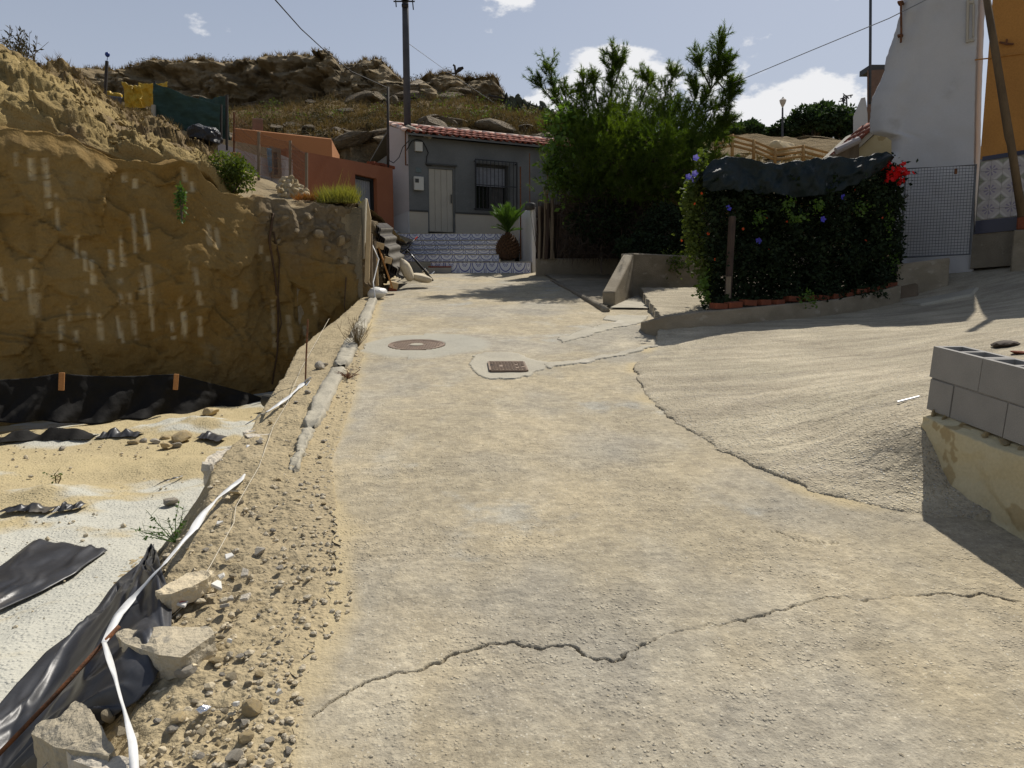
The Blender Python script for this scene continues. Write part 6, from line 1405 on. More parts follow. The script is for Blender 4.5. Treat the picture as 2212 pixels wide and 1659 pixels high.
def build_palm():
    r2 = np.random.default_rng(41); b = PALM_AT; t = thing('squat_palm', 'small palm with a fat scaly trunk standing on the tiled steps', 'palm', b)
    pr = [(.13, 0), (.22, .06), (.27, .18), (.27, .30), (.23, .44), (.16, .56), (.10, .66), (.06, .74)]
    tk = MB(); tk.lathe(pr, b, 18); to = tk.build('trunk', MT['palmbark'], t, smooth=True)
    me = bpy.data.meshes.new('leaf_scar'); s = MB(); s.add([(-.04, 0, -.03), (.04, 0, -.03), (.045, 0, .02), (0, 0, .05), (-.045, 0, .02), (0, -.05, .045)], [(0, 1, 5), (1, 2, 5), (2, 3, 5), (3, 4, 5), (4, 0, 5)]); me.from_pydata(s.v, [], s.f); me.materials.append(MT['palmbark'])
    zs = [p[1] for p in pr]; rs = [p[0] for p in pr]
    for i in range(130):
        h = .05 + .6 * (i / 130); a = i * 2.39996; r_ = float(np.interp(h, zs, rs)); o = piece('leaf_scar', me, to, b + Vector((math.cos(a) * r_, math.sin(a) * r_, h)), Euler((0, 0, a + math.pi / 2))); o.scale = (1.5 * (r_ / .27) ** .5,) * 3
    T_ = b + Vector((0, 0, .72)); Q = []
    fr = MB()
    for k in range(34):
        a = k * 2.4 + r2.normal() * .2; el = R(r2.uniform(58, 88)) if k < 30 else R(r2.uniform(20, 40)); L_ = r2.uniform(.6, .92) if k < 30 else .4; d = Vector((math.cos(a) * math.cos(el), math.sin(a) * math.cos(el), math.sin(el)))
        pts = [T_ + d * L_ * s_ + Vector((math.cos(a), math.sin(a), 0)) * .22 * s_ * s_ * L_ - Vector((0, 0, .10 * s_ ** 2.5)) for s_ in np.linspace(0, 1, 7)]; fr.tube(pts, [.012, .011, .009, .007, .006, .004, .002], 4, False)
        arr = np.array([p[:] for p in pts]); n = 46; tt = np.linspace(.12, 1, n) * 6; i = np.clip(tt.astype(int), 0, 5); f = (tt - i)[:, None]; C = arr[i] * (1 - f) + arr[i + 1] * f; ax = unit(arr[i + 1] - arr[i]); sd = np.array([-math.sin(a), math.cos(a), 0.])
        for sg in (-1, 1): D = unit(ax * .85 + sg * sd * .55 + np.array([0, 0, .12]) + .08 * r2.normal(size=(n, 3))); Q.append(blades(C, D, .20 * np.sin(np.linspace(.5, 2.9, n)) + .04, .014, r2))
    fr.build('frond_ribs', MT['palmleaf'], t)['kind'] = 'stuff'; tris('fronds', np.concatenate(Q), MT['palmleaf'], t)

def grass_tufts(P, h, w, nb, r2, spread=.5):
    k = len(P); C = np.repeat(P, nb, 0) + r2.normal(size=(k * nb, 3)) * np.array([.05, .05, 0]) * (h / .3); D = unit(np.array([0, 0, 1.]) + spread * r2.normal(size=(k * nb, 3)) * np.array([1, 1, .2])); L_ = r2.uniform(.4, 1.1, k * nb) * h
    return blades(C, D, L_, w, r2)
def build_hill_plants():
    r2 = np.random.default_rng(51); P = HILL; T = HT; n0, n1 = T.shape
    def pick(lo, hi, n, umin=0, umax=552):
        i = r2.choice(np.where((T[:, 0] > lo) & (T[:, 0] < hi))[0], n); j = r2.integers(umin, umax, n); return P[i, j]
    G = np.concatenate([pick(2.9, 5.4, 5200), pick(8.6, 9.6, 1500), pick(1.2, 2.9, 900)])
    o = tris('dry_grass', np.concatenate([grass_tufts(G, .30, .035, 8, r2), grass_tufts(pick(2.9, 5.4, 500), .6, .03, 5, r2, .25)]), MT['drygrass']); tag(o, 'dry tan grass covering the rocky hillside', 'grass', None, 'stuff')
    S = np.concatenate([pick(2.9, 5.5, 420), pick(8.7, 9.5, 60), pick(1.5, 3, 70)]); Q = []
    C = np.repeat(S, 46, 0) + unit(r2.normal(size=(len(S) * 46, 3))) * r2.uniform(.1, 1, (len(S) * 46, 1)) ** .5 * np.repeat(r2.uniform(.12, .38, (len(S), 1)), 46, 0) * np.array([1.3, 1, .75]) + np.array([0, 0, .15])
    o = tris('low_scrub', leaves(C, .10, r2, aspect=.35), MT['scrub'], n=4); tag(o, 'low grey-green scrub growing on the rocky hillside', 'scrub', None, 'stuff')
    S = pick(3.2, 5.2, 60); C = np.repeat(S, 60, 0) + unit(r2.normal(size=(len(S) * 60, 3))) * r2.uniform(.1, 1, (len(S) * 60, 1)) ** .5 * np.array([.5, .4, .35]) + np.array([0, 0, .2])
    o = tris('green_scrub', leaves(C, .10, r2, aspect=.4), MT['bush'], n=4); tag(o, 'brighter green bushes dotted over the hillside', 'scrub', None, 'stuff')
    # slope above the cut: loose stones and grass
    i = r2.integers(58, 150, 1300); j = r2.integers(118, 318, 1300); q = SLOPE[i, j]; o = soup_rocks('loose_stones', [(*p, abs(r2.normal()) * .024 + .010) for p in q], MT['slope']); tag(o, 'loose yellow stones strewn over the earth slope above the cut', 'stones', None, 'stuff')
    i = r2.integers(98, 176, 700); j = r2.integers(95, 322, 700); o = tris('slope_grass', grass_tufts(SLOPE[i, j], .16, .012, 7, r2), MT['drygrass']); tag(o, 'thin dry grass on the crest of the earth slope', 'grass', None, 'stuff')
def bush(nm, lab, cat, c, rad, n, size, mt, r2, stem='bark', up=.2):
    c = np.array(c); g = thing(nm, lab, cat, (c[0], c[1], c[2] - rad[2] * .8)); q = unit(r2.normal(size=(n, 3))) * r2.uniform(.02, 1, (n, 1)) ** .45 * np.array(rad); q *= (1 + .35 * vn(q[:, 0] * 5, q[:, 1] * 5, q[:, 2] * 5, 3))[:, None]
    tris('foliage', leaves(c + q, size, r2, N=unit(q) * .9), MT[mt], g, n=4)
    b = MB()
    for _ in range(6): b.tube([Vector((c[0], c[1], c[2] - rad[2])), Vector(c + q[r2.integers(n)] * .7)], [.014, .005], 5)
    b.build('stems', MT[stem], g); return g
def build_yard_plants():
    r2 = np.random.default_rng(61)
    bush('green_bush', 'round green bush growing at the lip of the earth cut', 'bush', at(503, 372, 12.4), (.36, .3, .33), 2600, .06, 'bush', r2)
    bush('hanging_plant', 'thin dark weed hanging on the face of the earth cut', 'weed', at(390, 430, 10.75), (.08, .08, .30), 260, .06, 'weed', r2)
    b = thing('grass_clump', 'yellow-green grass clump beside the rubble heap on the cut edge', 'grass', at(725, 438, 13.3)); P = np.array([at(700 + r2.uniform(0, 62), 438, 13.2 + r2.uniform(0, .4))[:] for _ in range(60)]); tris('grass_blades', np.concatenate([grass_tufts(P, .36, .014, 26, r2, .45), grass_tufts(P[:8], .6, .01, 4, r2, .3)]), MT['bush_y'], b)
    P = np.array([at(640 + r2.uniform(0, 60), 432, 13.4 + r2.uniform(0, .4))[:] for _ in range(40)]); b = thing('rusty_weeds', 'low rust-brown weeds in front of the rubble heap', 'weeds', P[0]); tris('weed_blades', grass_tufts(P, .18, .014, 16, r2, .6), M('rust_weed', (.30, .11, .03), (.24, .12, .04), 8, rough=.9, trans=.2), b)
    # tall dry reeds at the far left skyline
    g = thing('tall_reeds', 'tall dry reed shrub against the sky at the left picture edge', 'shrub', at(15, 140, 14.2)); lb = MB(); Q = []
    for i in range(46):
        p = at(-30 + r2.uniform(0, 110), 135 + r2.uniform(0, 25), 14.2 + r2.uniform(0, .5)); L_ = r2.uniform(.3, .85); d = Vector((r2.normal() * .35, r2.normal() * .2, 1)).normalized(); e = p + d * L_; m = p.lerp(e, .5) + Vector((r2.normal() * .03, 0, 0)); lb.tube([p, m, e], [.008, .006, .003], 4, False)
        pts = np.array([p.lerp(e, s)[:] for s in r2.uniform(.25, 1, 14)]); Q.append(leaves(pts, .09, r2, aspect=.3, N=np.array(d) * 1.2))
    lb.build('stems', MT['dryshrub'], g)['kind'] = 'stuff'; tris('foliage', np.concatenate(Q), MT['scrub'], g, n=4)
    # weeds near the bank
    def spray(nm, lab, u, v, surf, n, h, wl, mt, leafn, leafs, spread=.8):
        p = gp(u, v, surf); g = thing(nm, lab, 'weed', p); lb = MB(); Q = []
        for i in range(n):
            d = Vector((r2.normal() * spread, r2.normal() * spread, 1)).normalized(); e = p + d * h * r2.uniform(.6, 1.1); m = p.lerp(e, .5) + Vector((r2.normal() * .03, r2.normal() * .03, .02)); lb.tube([p, m, e], [wl, wl * .7, wl * .3], 4, False)
            for k in range(3): s = r2.uniform(.35, .9); a = p.lerp(e, s); lb.tube([a, a + Vector((r2.normal(), r2.normal(), abs(r2.normal()))).normalized() * h * .25], [wl * .5, wl * .25], 3, False)
            if leafn: Q.append(leaves(np.array([m.lerp(e, s)[:] for s in r2.uniform(-.6, 1, leafn)]), leafs, r2, aspect=.6))
        lb.build('stems', MT[mt], g)['kind'] = 'stuff'
        if Q: tris('leaves', np.concatenate(Q), MT['weed'], g, n=4)
    spray('dry_weed', 'dry twiggy weed growing at the road edge by the round cover', 771, 752, bank_z, 34, .38, .004, 'dryshrub', 0, 0, .33)
    spray('green_weed', 'sparse green weed sprawling at the foot of the bank', 378, 1172, bank_z, 12, .30, .003, 'weed', 12, .022, 1.1)
    spray('seedling', 'tiny dry seedling on the sandy pit floor', 122, 1052, pit_z, 6, .2, .004, 'dryshrub', 4, .03, .4)
    spray('dead_root', 'flattened brown dead weed on the road edge', 752, 818, bank_z, 14, .16, .005, 'rust', 0, 0, 1.6)
    spray('bank_sprout', 'thin dry sprout at the end of the kerb line by the cut', 700, 1000 - 320, bank_z, 8, .3, .004, 'dryshrub', 0, 0, .5)

def build_stone_pines():
    r2 = np.random.default_rng(71); YP = 46.
    for (u, v, w, h, vt, lab, n) in ((1602, 286, 50, 26, 345, 'small umbrella-shaped stone pine left of the street lamp', 3600), (1755, 272, 84, 44, 352, 'large spreading stone pine right of the street lamp', 9500), (1822, 284, 50, 50, 350, 'dark stone pine half hidden by the white gable', 5000), (1680, 288, 20, 22, 345, 'small thin pine at the foot of the street lamp', 700)):
        k = YP / FPX; c = np.array(at(u, v, YP)); g = thing('stone_pine', lab, 'tree', (c[0], c[1], at(u, vt, YP).z)); nl = 16; lob = unit(r2.normal(size=(nl, 3))) * np.array([w * .72, w * .6, h * .62]) * k; lob[:, 2] = np.abs(lob[:, 2]) * r2.choice([1, 1, -.15], nl)
        q = lob[r2.integers(0, nl, n)] + unit(r2.normal(size=(n, 3))) * r2.uniform(.3, 1, (n, 1)) ** .5 * np.array([w * .36, w * .3, h * .42]) * k
        tris('crown', leaves(c + q, .26, r2, aspect=.6), MT['needle_far'], g, n=4)
        b = MB(); base = at(u, vt, YP); m = at(u + 4, (v + vt) / 2, YP); b.tube([base, m, Vector(c)], [.22, .17, .08], 8)
        for i in range(8): b.tube([m.lerp(Vector(c), .2), Vector(c + lob[i] * .8)], [.09, .03], 5)
        b.build('trunk', MT['bark'], g, smooth=True)
for fn in (build_pine, build_brush_fence, build_hedge, build_palm, build_hill_plants, build_yard_plants, build_stone_pines): fn()
# ------------------------------------------------------------------ road furniture, yard clutter, pit clutter
def road_top(x, y): return road_z(x, y) + .02 * fbm(np.asarray(x) * .7, np.asarray(y) * .7, o=3, s=1) + .006 * fbm(np.asarray(x) * 5, np.asarray(y) * 5, o=3, s=2)
def low_top(x, y): return np.maximum(bank_z(np.asarray(x, float), np.asarray(y, float)), pit_z(np.asarray(x, float), np.asarray(y, float)))
def patch(px, mat, h, seed, step=.014):
    pl = [gxy(*q) for q in px]; xs = np.arange(min(p[0] for p in pl) - .1, max(p[0] for p in pl) + .1, step); ys = np.arange(min(p[1] for p in pl) - .1, max(p[1] for p in pl) + .1, step * 1.5); X, Y = np.meshgrid(xs, ys)
    jx = X + .035 * vn(X * 7, Y * 7, 0, seed) + .015 * vn(X * 25, Y * 25, 0, seed + 1); jy = Y + .05 * vn(X * 7, Y * 7, 0, seed + 2) + .02 * vn(X * 25, Y * 25, 0, seed + 3)
    ins = in_poly(jx, jy, pl); Z = np.where(ins, road_top(X, Y) + h + .004 * fbm(X * 4, Y * 4, o=3, s=seed + 5), road_z(X, Y) - .06)
    grid('cement_patch', np.stack([X, Y, Z], -1), mat, keep=ins)['kind'] = 'structure'
def build_covers():
    patch([(1018, 770), (1040, 762), (1085, 761), (1125, 765), (1150, 775), (1190, 782), (1187, 793), (1160, 800), (1145, 812), (1105, 818), (1060, 817), (1025, 808), (1016, 790)], MT['cement'], .010, 201)
    patch([(1170, 788), (1250, 778), (1330, 764), (1400, 748), (1412, 744), (1420, 750), (1350, 768), (1270, 783), (1185, 796)], MT['cement'], .013, 211)
    patch([(1205, 733), (1240, 720), (1290, 706), (1330, 694), (1300, 690), (1310, 682), (1350, 680), (1400, 683), (1388, 700), (1340, 708), (1290, 720), (1240, 734), (1212, 740)], MT['cement'], .012, 221)
    # round cover
    c = gp(900, 745); r_ = 59 / FPX * c.y; c.z = float(road_z(c.x, c.y)); tl = Matrix.Rotation(math.atan(SL), 3, 'X')
    t = thing('manhole_cover', 'round rusty brown cast iron manhole cover set in a cement ring', 'manhole cover', c)
    b = MB(); b.lathe([(r_ * .9, -.06), (r_ * 1.03, -.06), (r_ * 1.03, .008), (r_ * .955, .008), (r_ * .955, -.008), (r_ * .9, -.008)], c, 56, tl); b.build('rim', MT['castiron'], t)
    b = MB(); b.lathe([(r_ * .945, -.05), (r_ * .945, .004), (r_ * .87, .004), (r_ * .87, -.001), (r_ * .3, -.001), (r_ * .3, .003), (.002, .003)], c, 56, tl); lid = b.build('lid', MT['castiron'], t)
    stud = MB(); n = 19; s = r_ * 1.7 / n
    for i in range(n):
        for j in range(n):
            x, y = (i - n / 2 + .5) * s, (j - n / 2 + .5) * s
            if r_ * .36 < math.hypot(x, y) < r_ * .82: stud.box(c + tl @ Vector((x, y, .0015)), (s * .62, s * .62, .006), tl)
    stud.build('tread_studs', MT['castiron'], lid)['kind'] = 'stuff'
    b = MB(); b.lathe([(r_ * .24, .002), (r_ * .24, .009), (r_ * .2, .01), (.004, .01)], c, 24, tl); b.build('centre_boss', MT['cement'], lid)
    # rectangular cover
    q = [gp(*p) for p in ((1060.6, 803.7), (1138, 803.7), (1129.7, 785.3), (1056.5, 785.3))]; ce = sum(q, Vector()) / 4
    up = Vector((0, -SL, 1)).normalized(); z = .020
    t = thing('drain_cover', 'rectangular grey cast iron drain cover with wavy ribs set in pale cement', 'drain cover', ce)
    b = MB(); b.hexa([p - up * .03 for p in q] + [p + up * z for p in q]); lid = b.build('lid', MT['castiron'], t)
    fr = MB()
    for i in range(4):
        a, d = q[i], q[(i + 1) % 4]; e = (d - a).normalized(); n_ = up.cross(e) * .016; fr.hexa([a - n_ * 0 - up * .03, d - up * .03, d - n_ - up * .03, a - n_ - up * .03, a + up * (z + .004), d + up * (z + .004), d - n_ + up * (z + .004), a - n_ + up * (z + .004)])
    fr.build('frame', MT['castiron'], t)
    ex, ey = (q[1] - q[0]), (q[3] - q[0]); rb = MB()
    for i in range(11):
        for j in range(8):
            if (i, j) in ((3, 3), (3, 4), (8, 2), (8, 5), (0, 4), (10, 3)): continue
            p = q[0] + ex * ((i + .6) / 11.2) + ey * ((j + .6 + .25 * (i % 2)) / 8.6) + up * (z + .004); rb.box(p, (ex.length / 14, .016, .008), Matrix.Rotation(math.atan(SL), 3, 'X') @ Matrix.Rotation(.25 * (1 if i % 2 else -1), 3, 'Z'))
    rb.build('ribs', MT['castiron'], lid)['kind'] = 'stuff'
    for (fx, fy) in ((.05, .55), (.94, .55)):
        b = MB(); p = q[0] + ex * fx + ey * fy + up * (z + .002); b.lathe([(.018, 0), (.018, .004)], p, 10); b.build('lifting_hole', MT['iron'], lid)

def strip_mesh(px, surf, w, up=.01, Ys=None):
    pass
def ribbon(name, pts, w, mat, label, cat, tw=.6, parent=None, thick=.002):
    P = [Vector(p) for p in pts]; out = []
    # resample
    L_ = [0]; 
    for a, b in zip(P[:-1], P[1:]): L_.append(L_[-1] + (b - a).length)
    n = max(int(L_[-1] / .03), 8); V = []
    for i in range(n + 1):
        s = L_[-1] * i / n; k = max(j for j in range(len(L_) - 1) if L_[j] <= s + 1e-9); f = (s - L_[k]) / max(L_[k + 1] - L_[k], 1e-6); p = P[k].lerp(P[k + 1], f); d = (P[k + 1] - P[k]).normalized()
        a = math.sin(s * 5.1) * tw + .5; side = d.cross(Vector((0, math.sin(a), math.cos(a)))); side = side.normalized() if side.length > 1e-4 else Vector((1, 0, 0))
        ww = w * (.75 + .35 * math.sin(s * 9.3)); nn = side.cross(d) * w * .22 * math.sin(s * 23)
        V += [p - side * ww * .5, p + nn, p + side * ww * .5]
    F = [(3 * i + k, 3 * i + k + 1, 3 * i + k + 4, 3 * i + k + 3) for i in range(n) for k in (0, 1)]
    o = mk(name, V, F, mat, parent, smooth=True); m = o.modifiers.new('s', 'SOLIDIFY'); m.thickness = thick
    return tag(o, label, cat) if label else o
def sheet(name, left, right, surf, mat, label, fold=.035, n=90, m=60, seed=1, lift=.015, fs=5.0, dirn=.4, thick=.003):
    """plastic film lying on the surface between two picture outlines"""
    def res(px, k): 
        t = np.linspace(0, len(px) - 1, k); return np.interp(t, range(len(px)), [p[0] for p in px]), np.interp(t, range(len(px)), [p[1] for p in px])
    lu, lv = res(left, n); ru, rv = res(right, n); P = np.zeros((n, m, 3))
    for i in range(n):
        a, b = gp(lu[i], lv[i], surf, .8, 12), gp(ru[i], rv[i], surf, .8, 12)
        for j in range(m):
            t = j / (m - 1); P[i, j, :2] = a.x * (1 - t) + b.x * t, a.y * (1 - t) + b.y * t
    P[..., 0] += .012 * fbm(P[..., 0] * 3, P[..., 1] * 3, o=2, s=seed + 7)
    x, y = P[..., 0], P[..., 1]; tt_, ss_ = np.meshgrid(np.linspace(0, 1, m), np.linspace(0, 1, n)); rid = 1 - np.abs(fbm(tt_ * fs * .8 + .9 * fbm(ss_ * 3, tt_ * 2, o=2, s=seed + 9), ss_ * fs * .45, o=3, s=seed, g=.4)) * 2.2; fold = fold * sstep(-.02, .12, tt_) * sstep(1.02, .9, tt_)
    P[..., 2] = surf(x, y) + lift + fold * (np.maximum(rid, -.3) + .3) ** 1.4 + .35 * fold * fbm(x * fs, y * fs, o=2, s=seed + 3)
    o = grid(name, P, mat); md = o.modifiers.new('s', 'SOLIDIFY'); md.thickness = thick
    return tag(o, label, 'plastic sheet')

def build_pit_things():
    sheet('black_sheet', [(326, 1207), (262, 1258), (240, 1285), (215, 1320), (175, 1366), (103, 1422), (37, 1490), (0, 1535), (-60, 1600), (-110, 1680)], [(342, 1208), (356, 1270), (372, 1335), (372, 1385), (372, 1425), (352, 1455), (338, 1490), (302, 1531), (215, 1590), (70, 1700)], low_top, MT['blackfilm'], 'crumpled black plastic sheet draped down the bank under the broken concrete slab', .05, seed=3, lift=.03, fs=5.5, n=140, m=100)
    sheet('black_sheet', [(75, 1174), (20, 1215), (-40, 1258), (-90, 1300)], [(234, 1195), (165, 1244), (90, 1285), (-20, 1335)], low_top, MT['blackfilm'], 'flat piece of black plastic sheet on the white-stained pit floor', .02, 50, 40, 23, .02, 4)
    def ridge(px, h, w, lab, seed):
        P = [gp(u, v, pit_z) for u, v in px]; n = 60; V = np.zeros((n, 7, 3))
        for i in range(n):
            t = i / (n - 1) * (len(P) - 1); k = min(int(t), len(P) - 2); p = P[k].lerp(P[k + 1], t - k); e = math.sin(math.pi * min(max(i / (n - 1), .02), .98)) ** .5; hh = h * e * (.6 + .5 * float(vn(i / 7, seed, 0, seed)))
            for j, (oy, oz) in enumerate(((-.5, 0), (-.3, .35), (-.08, .9), (.06, 1), (.25, .7), (.4, .3), (.55, 0))): V[i, j] = (p.x, p.y + oy * w + .02 * float(vn(i / 4, j, 0, seed + 1)), float(pit_z(p.x, p.y + oy * w)) + .05 + oz * hh)
        o = grid('black_sheet', V, MT['blackmatte'] if h > .1 else MT['blackfilm'], flip=True); tag(o, lab, 'plastic sheet')
    ridge([(-20, 962), (30, 958), (90, 954), (150, 953), (208, 952)], .16, .3, 'long black plastic ridge half buried across the back of the pit floor', 31)
    ridge([(215, 951), (250, 949), (305, 947)], .09, .2, 'short black plastic ridge beside the pale stones in the pit', 33)
    ridge([(8, 1113), (60, 1110), (112, 1113)], .05, .14, 'thin black plastic strip sticking out of the sand near the seedling', 35)
    ridge([(118, 1114), (150, 1110), (184, 1104)], .06, .14, 'grey-black plastic strip on the edge of the white-stained floor', 37)
    ridge([(330, 1064), (360, 1050), (397, 1038)], .03, .05, 'narrow grey plastic scrap on the sandy pit floor', 39)
    ridge([(432, 950), (455, 951), (482, 957)], .07, .25, 'small black plastic piece at the foot of the bank', 41)
    # sheet fence at the foot of the cut
    U = np.linspace(-160, 600, 170); top = np.interp(U, [-160, 0, 60, 128, 200, 300, 378, 450, 540, 600], [835, 820, 817, 806, 812, 812, 807, 826, 850, 872]); bot = np.interp(U, [-160, 0, 140, 220, 300, 420, 520, 600], [915, 905, 903, 909, 899, 893, 890, 900])
    s0 = np.linspace(0, cb_s[-1], 2000); cx, cy = cliff_pt(s0); cu = PW / 2 + FPX * cx / cy; o_ = np.argsort(cu); Yc = np.interp(U, cu[o_], cy[o_]) - .75
    P = np.zeros((30, 170, 3))
    for k in range(30):
        t = k / 29
        for i in range(170):
            a, b = at(U[i], top[i], Yc[i]), at(U[i], bot[i], Yc[i]); b.z = min(b.z, a.z - .25); p = a.lerp(b, t); fd = .05 * math.sin(U[i] / 14 + t * 3) * t + .06 * float(fbm(U[i] / 40, t * 2, o=3, s=8)); P[k, i] = (p.x + fd * .6, p.y - fd - .28 * t * t, p.z)
    f = thing('sheet_fence', 'black woven sheet hung as a low fence along the foot of the earth cut', 'fence', Vector(P[29, 85])); o = grid('sheet', P, MT['blackmatte'], f); m = o.modifiers.new('s', 'SOLIDIFY'); m.thickness = .004
    for (u, v, l) in ((133, 824, .1), (380, 825, .12)):
        i = int(np.argmin(abs(U - u))); p = at(u, v, Yc[i] - .16); b = MB(); b.box(p, (.065, .03, .23), Euler((0, l, .3))); b.build('batten', MT['batten'], f, bevel=.004)
    b = MB(); p = at(583, 866, 10.6); ax = Matrix.Rotation(R(90), 3, 'Y') @ Matrix.Rotation(.0, 3, 'X'); b.lathe([(.085, -.09), (.10, -.09), (.10, .09), (.085, .09)], p, 18, Matrix.Rotation(R(-35), 3, 'Z') @ ax); tag(b.build('grey_pipe', MT['dkplastic'], smooth=False), 'short grey plastic pipe stub at the right end of the black sheet fence', 'pipe')
    # stones in the pit
    for i, (u, v, w, k, mt, lab) in enumerate(((290, 961, 27, 1, 'stone', 'squarish yellow stone at the left of the pit stone group'), (312, 957, 22, 2, 'stone_grey', 'small grey stone second from the left in the pit stone group'), (335, 960, 27, 3, 'stone_grey', 'blue-grey stone in the middle of the pit stone group'), (357, 950, 24, 4, 'stone', 'upright yellow stone leaning on the biggest pit stone'), (391, 956, 54, 5, 'stone', 'biggest rounded yellow stone of the pit stone group'), (357, 970, 33, 6, 'stone', 'flat yellow stone in front of the pit stone group'), (381, 967, 28, 7, 'stone_grey', 'grey-brown stone in front of the biggest pit stone'), (367, 1092, 40, 8, 'stone_grey', 'wedge-shaped grey stone alone on the pit floor'), (134, 973, 20, 9, 'stone_grey', 'small pale stone lying alone on the left of the pit floor'), (455, 899, 44, 10, 'stone', 'rounded earthy stone at the end of the black sheet fence'))):
        stone(u, v, w, k, lab, mt, surf=pit_z, flat=.62, sink=.15)

LMK = [('the foil ball', 441, 1542), ('the broken concrete slab', 400, 1420), ('the low end of the broken kerb', 640, 1030), ('the upright rusty rod', 659, 829), ('the left end of the long road crack', 690, 1490), ('the weathered concrete ledge', 500, 1000), ('the red-printed tile shard', 394, 1320), ('the white tape at the bottom edge', 300, 1640), ('the long pale stone', 420, 1265)]
ORD = ['', 'second ', 'third ', 'fourth ', 'fifth ', 'sixth ', 'seventh ', 'eighth ', 'ninth ', 'tenth ', 'eleventh ', 'twelfth ', 'thirteenth ', 'fourteenth ', 'fifteenth ', 'sixteenth ', 'seventeenth ', 'eighteenth ', 'nineteenth ', 'twentieth ', 'twenty-first ', 'twenty-second ', 'twenty-third ', 'twenty-fourth ', 'twenty-fifth ']
def near_labels(px, noun):
    own = [min(LMK, key=lambda l: math.hypot(l[1] - u, (l[2] - v) * 1.3)) for u, v in px]; out = [None] * len(px)
    for l in LMK:
        idx = sorted((i for i in range(len(px)) if own[i] is l), key=lambda i: math.hypot(l[1] - px[i][0], (l[2] - px[i][1]) * 1.3))
        for k, i in enumerate(idx): out[i] = '%s, %snearest to %s' % (noun, ORD[k], l[0])
    return out
def build_bank_things():
    def chunk(name, lab, px, surf, th, mat, h, seed, cat='concrete', amp=.012, lev=.55):
        f = lambda x, y: surf(x, y) + h
        P = [gp(u, v, f, .8, 12) for u, v in px]; zc = sum(p.z for p in P) / len(P); bm = bmesh.new(); r3 = random.Random(seed)
        for p in P: p.z = zc * lev + p.z * (1 - lev)
        vs = [bm.verts.new(p) for p in P]; fc = bm.faces.new(vs); cen = sum(P, Vector()) / len(P)
        if fc.normal.z < 0: fc.normal_flip()
        ex = bmesh.ops.extrude_face_region(bm, geom=[fc]); nv = [g for g in ex['geom'] if isinstance(g, bmesh.types.BMVert)]
        for v in nv: v.co = cen + (v.co - cen) * r3.uniform(.86, 1.04) + Vector((0, 0, -th * r3.uniform(.8, 1.2)))
        bmesh.ops.triangulate(bm, faces=bm.faces[:]); bmesh.ops.subdivide_edges(bm, edges=bm.edges[:], cuts=5, use_grid_fill=True); bmesh.ops.triangulate(bm, faces=bm.faces[:]); bmesh.ops.recalc_face_normals(bm, faces=bm.faces[:]); bm.normal_update()
        V = np.array([v.co for v in bm.verts]); N_ = np.array([v.normal for v in bm.verts]); V += N_ * (amp * fbm(V[:, 0] * 14, V[:, 1] * 14, V[:, 2] * 14, o=3, s=seed) + amp * .6 * fbm(V[:, 0] * 50, V[:, 1] * 50, V[:, 2] * 50, o=2, s=seed + 1))[:, None]
        F = [tuple(v.index for v in f_.verts) for f_ in bm.faces]; bm.free(); tag(mk(name, V, F, MT[mat]), lab, cat)
    z4 = lambda L_: [(x * .3125, 1140.6 + y * .3125) for x, y in L_]; z5 = lambda L_: [(414.7 + x * .25, 691 + y * .25) for x, y in L_]
    chunk('concrete_slab', 'large broken concrete slab lying on the black plastic sheet', z4([(800, 800), (860, 740), (1060, 665), (1300, 640), (1440, 640), (1480, 690), (1290, 850), (1250, 880), (1100, 875), (860, 850)]), low_top, .085, 'chunk', .10, 3)
    chunk('stone', 'long pale stone lying above the concrete slab on the bank', z4([(1085, 460), (1150, 400), (1290, 300), (1390, 275), (1470, 290), (1430, 340), (1330, 400), (1180, 470), (1110, 480)]), low_top, .08, 'stone_pale', .09, 5, 'stone')
    chunk('concrete_lump', 'big brown concrete lump on the plastic sheet at the bottom corner', z4([(230, 1560), (300, 1450), (420, 1360), (520, 1215), (600, 1200), (650, 1240), (700, 1330), (790, 1400), (740, 1460), (560, 1520), (400, 1580)]), low_top, .16, 'chunk', .16, 7)
    chunk('concrete_lump', 'long grey concrete piece at the bottom picture edge', z4([(480, 1620), (580, 1570), (760, 1530), (920, 1505), (945, 1535), (850, 1600), (640, 1659), (480, 1690)]), low_top, .10, 'stone_grey', .11, 9)
    chunk('concrete_ledge', 'weathered grey concrete ledge overhanging the pit edge', z5([(100, 1290), (130, 1190), (230, 1110), (330, 1060), (450, 1060), (480, 1110), (400, 1150), (300, 1200), (210, 1250), (160, 1300)]), lambda x, y: road_z(x, y) - .05, .22, 'stone_grey', .02, 11, lev=1, amp=.03)
    chunk('concrete_ledge', 'flat grey concrete remnant on top of the bank', z5([(440, 960), (560, 910), (700, 920), (780, 980), (760, 1040), (620, 1070), (480, 1030)]), lambda x, y: road_z(x, y) - .05, .09, 'stone_grey', .03, 13, lev=1, amp=.03)
    for (u, v, w, k, mt, lab, fl, rz, sk) in [(236, 1572, 44, 35, 'stone_pale', 'rounded pale stone beside the big brown lump', .7, 1, .3), (263, 1605, 36, 36, 'stone_pale', 'oval pale stone left of the white tape', .7, .4, .3)]:
        o = stone(u, v, w, k, lab, mt, flat=fl, sub=3, rz=rz, surf=low_top, sink=sk); o.location.z += .03
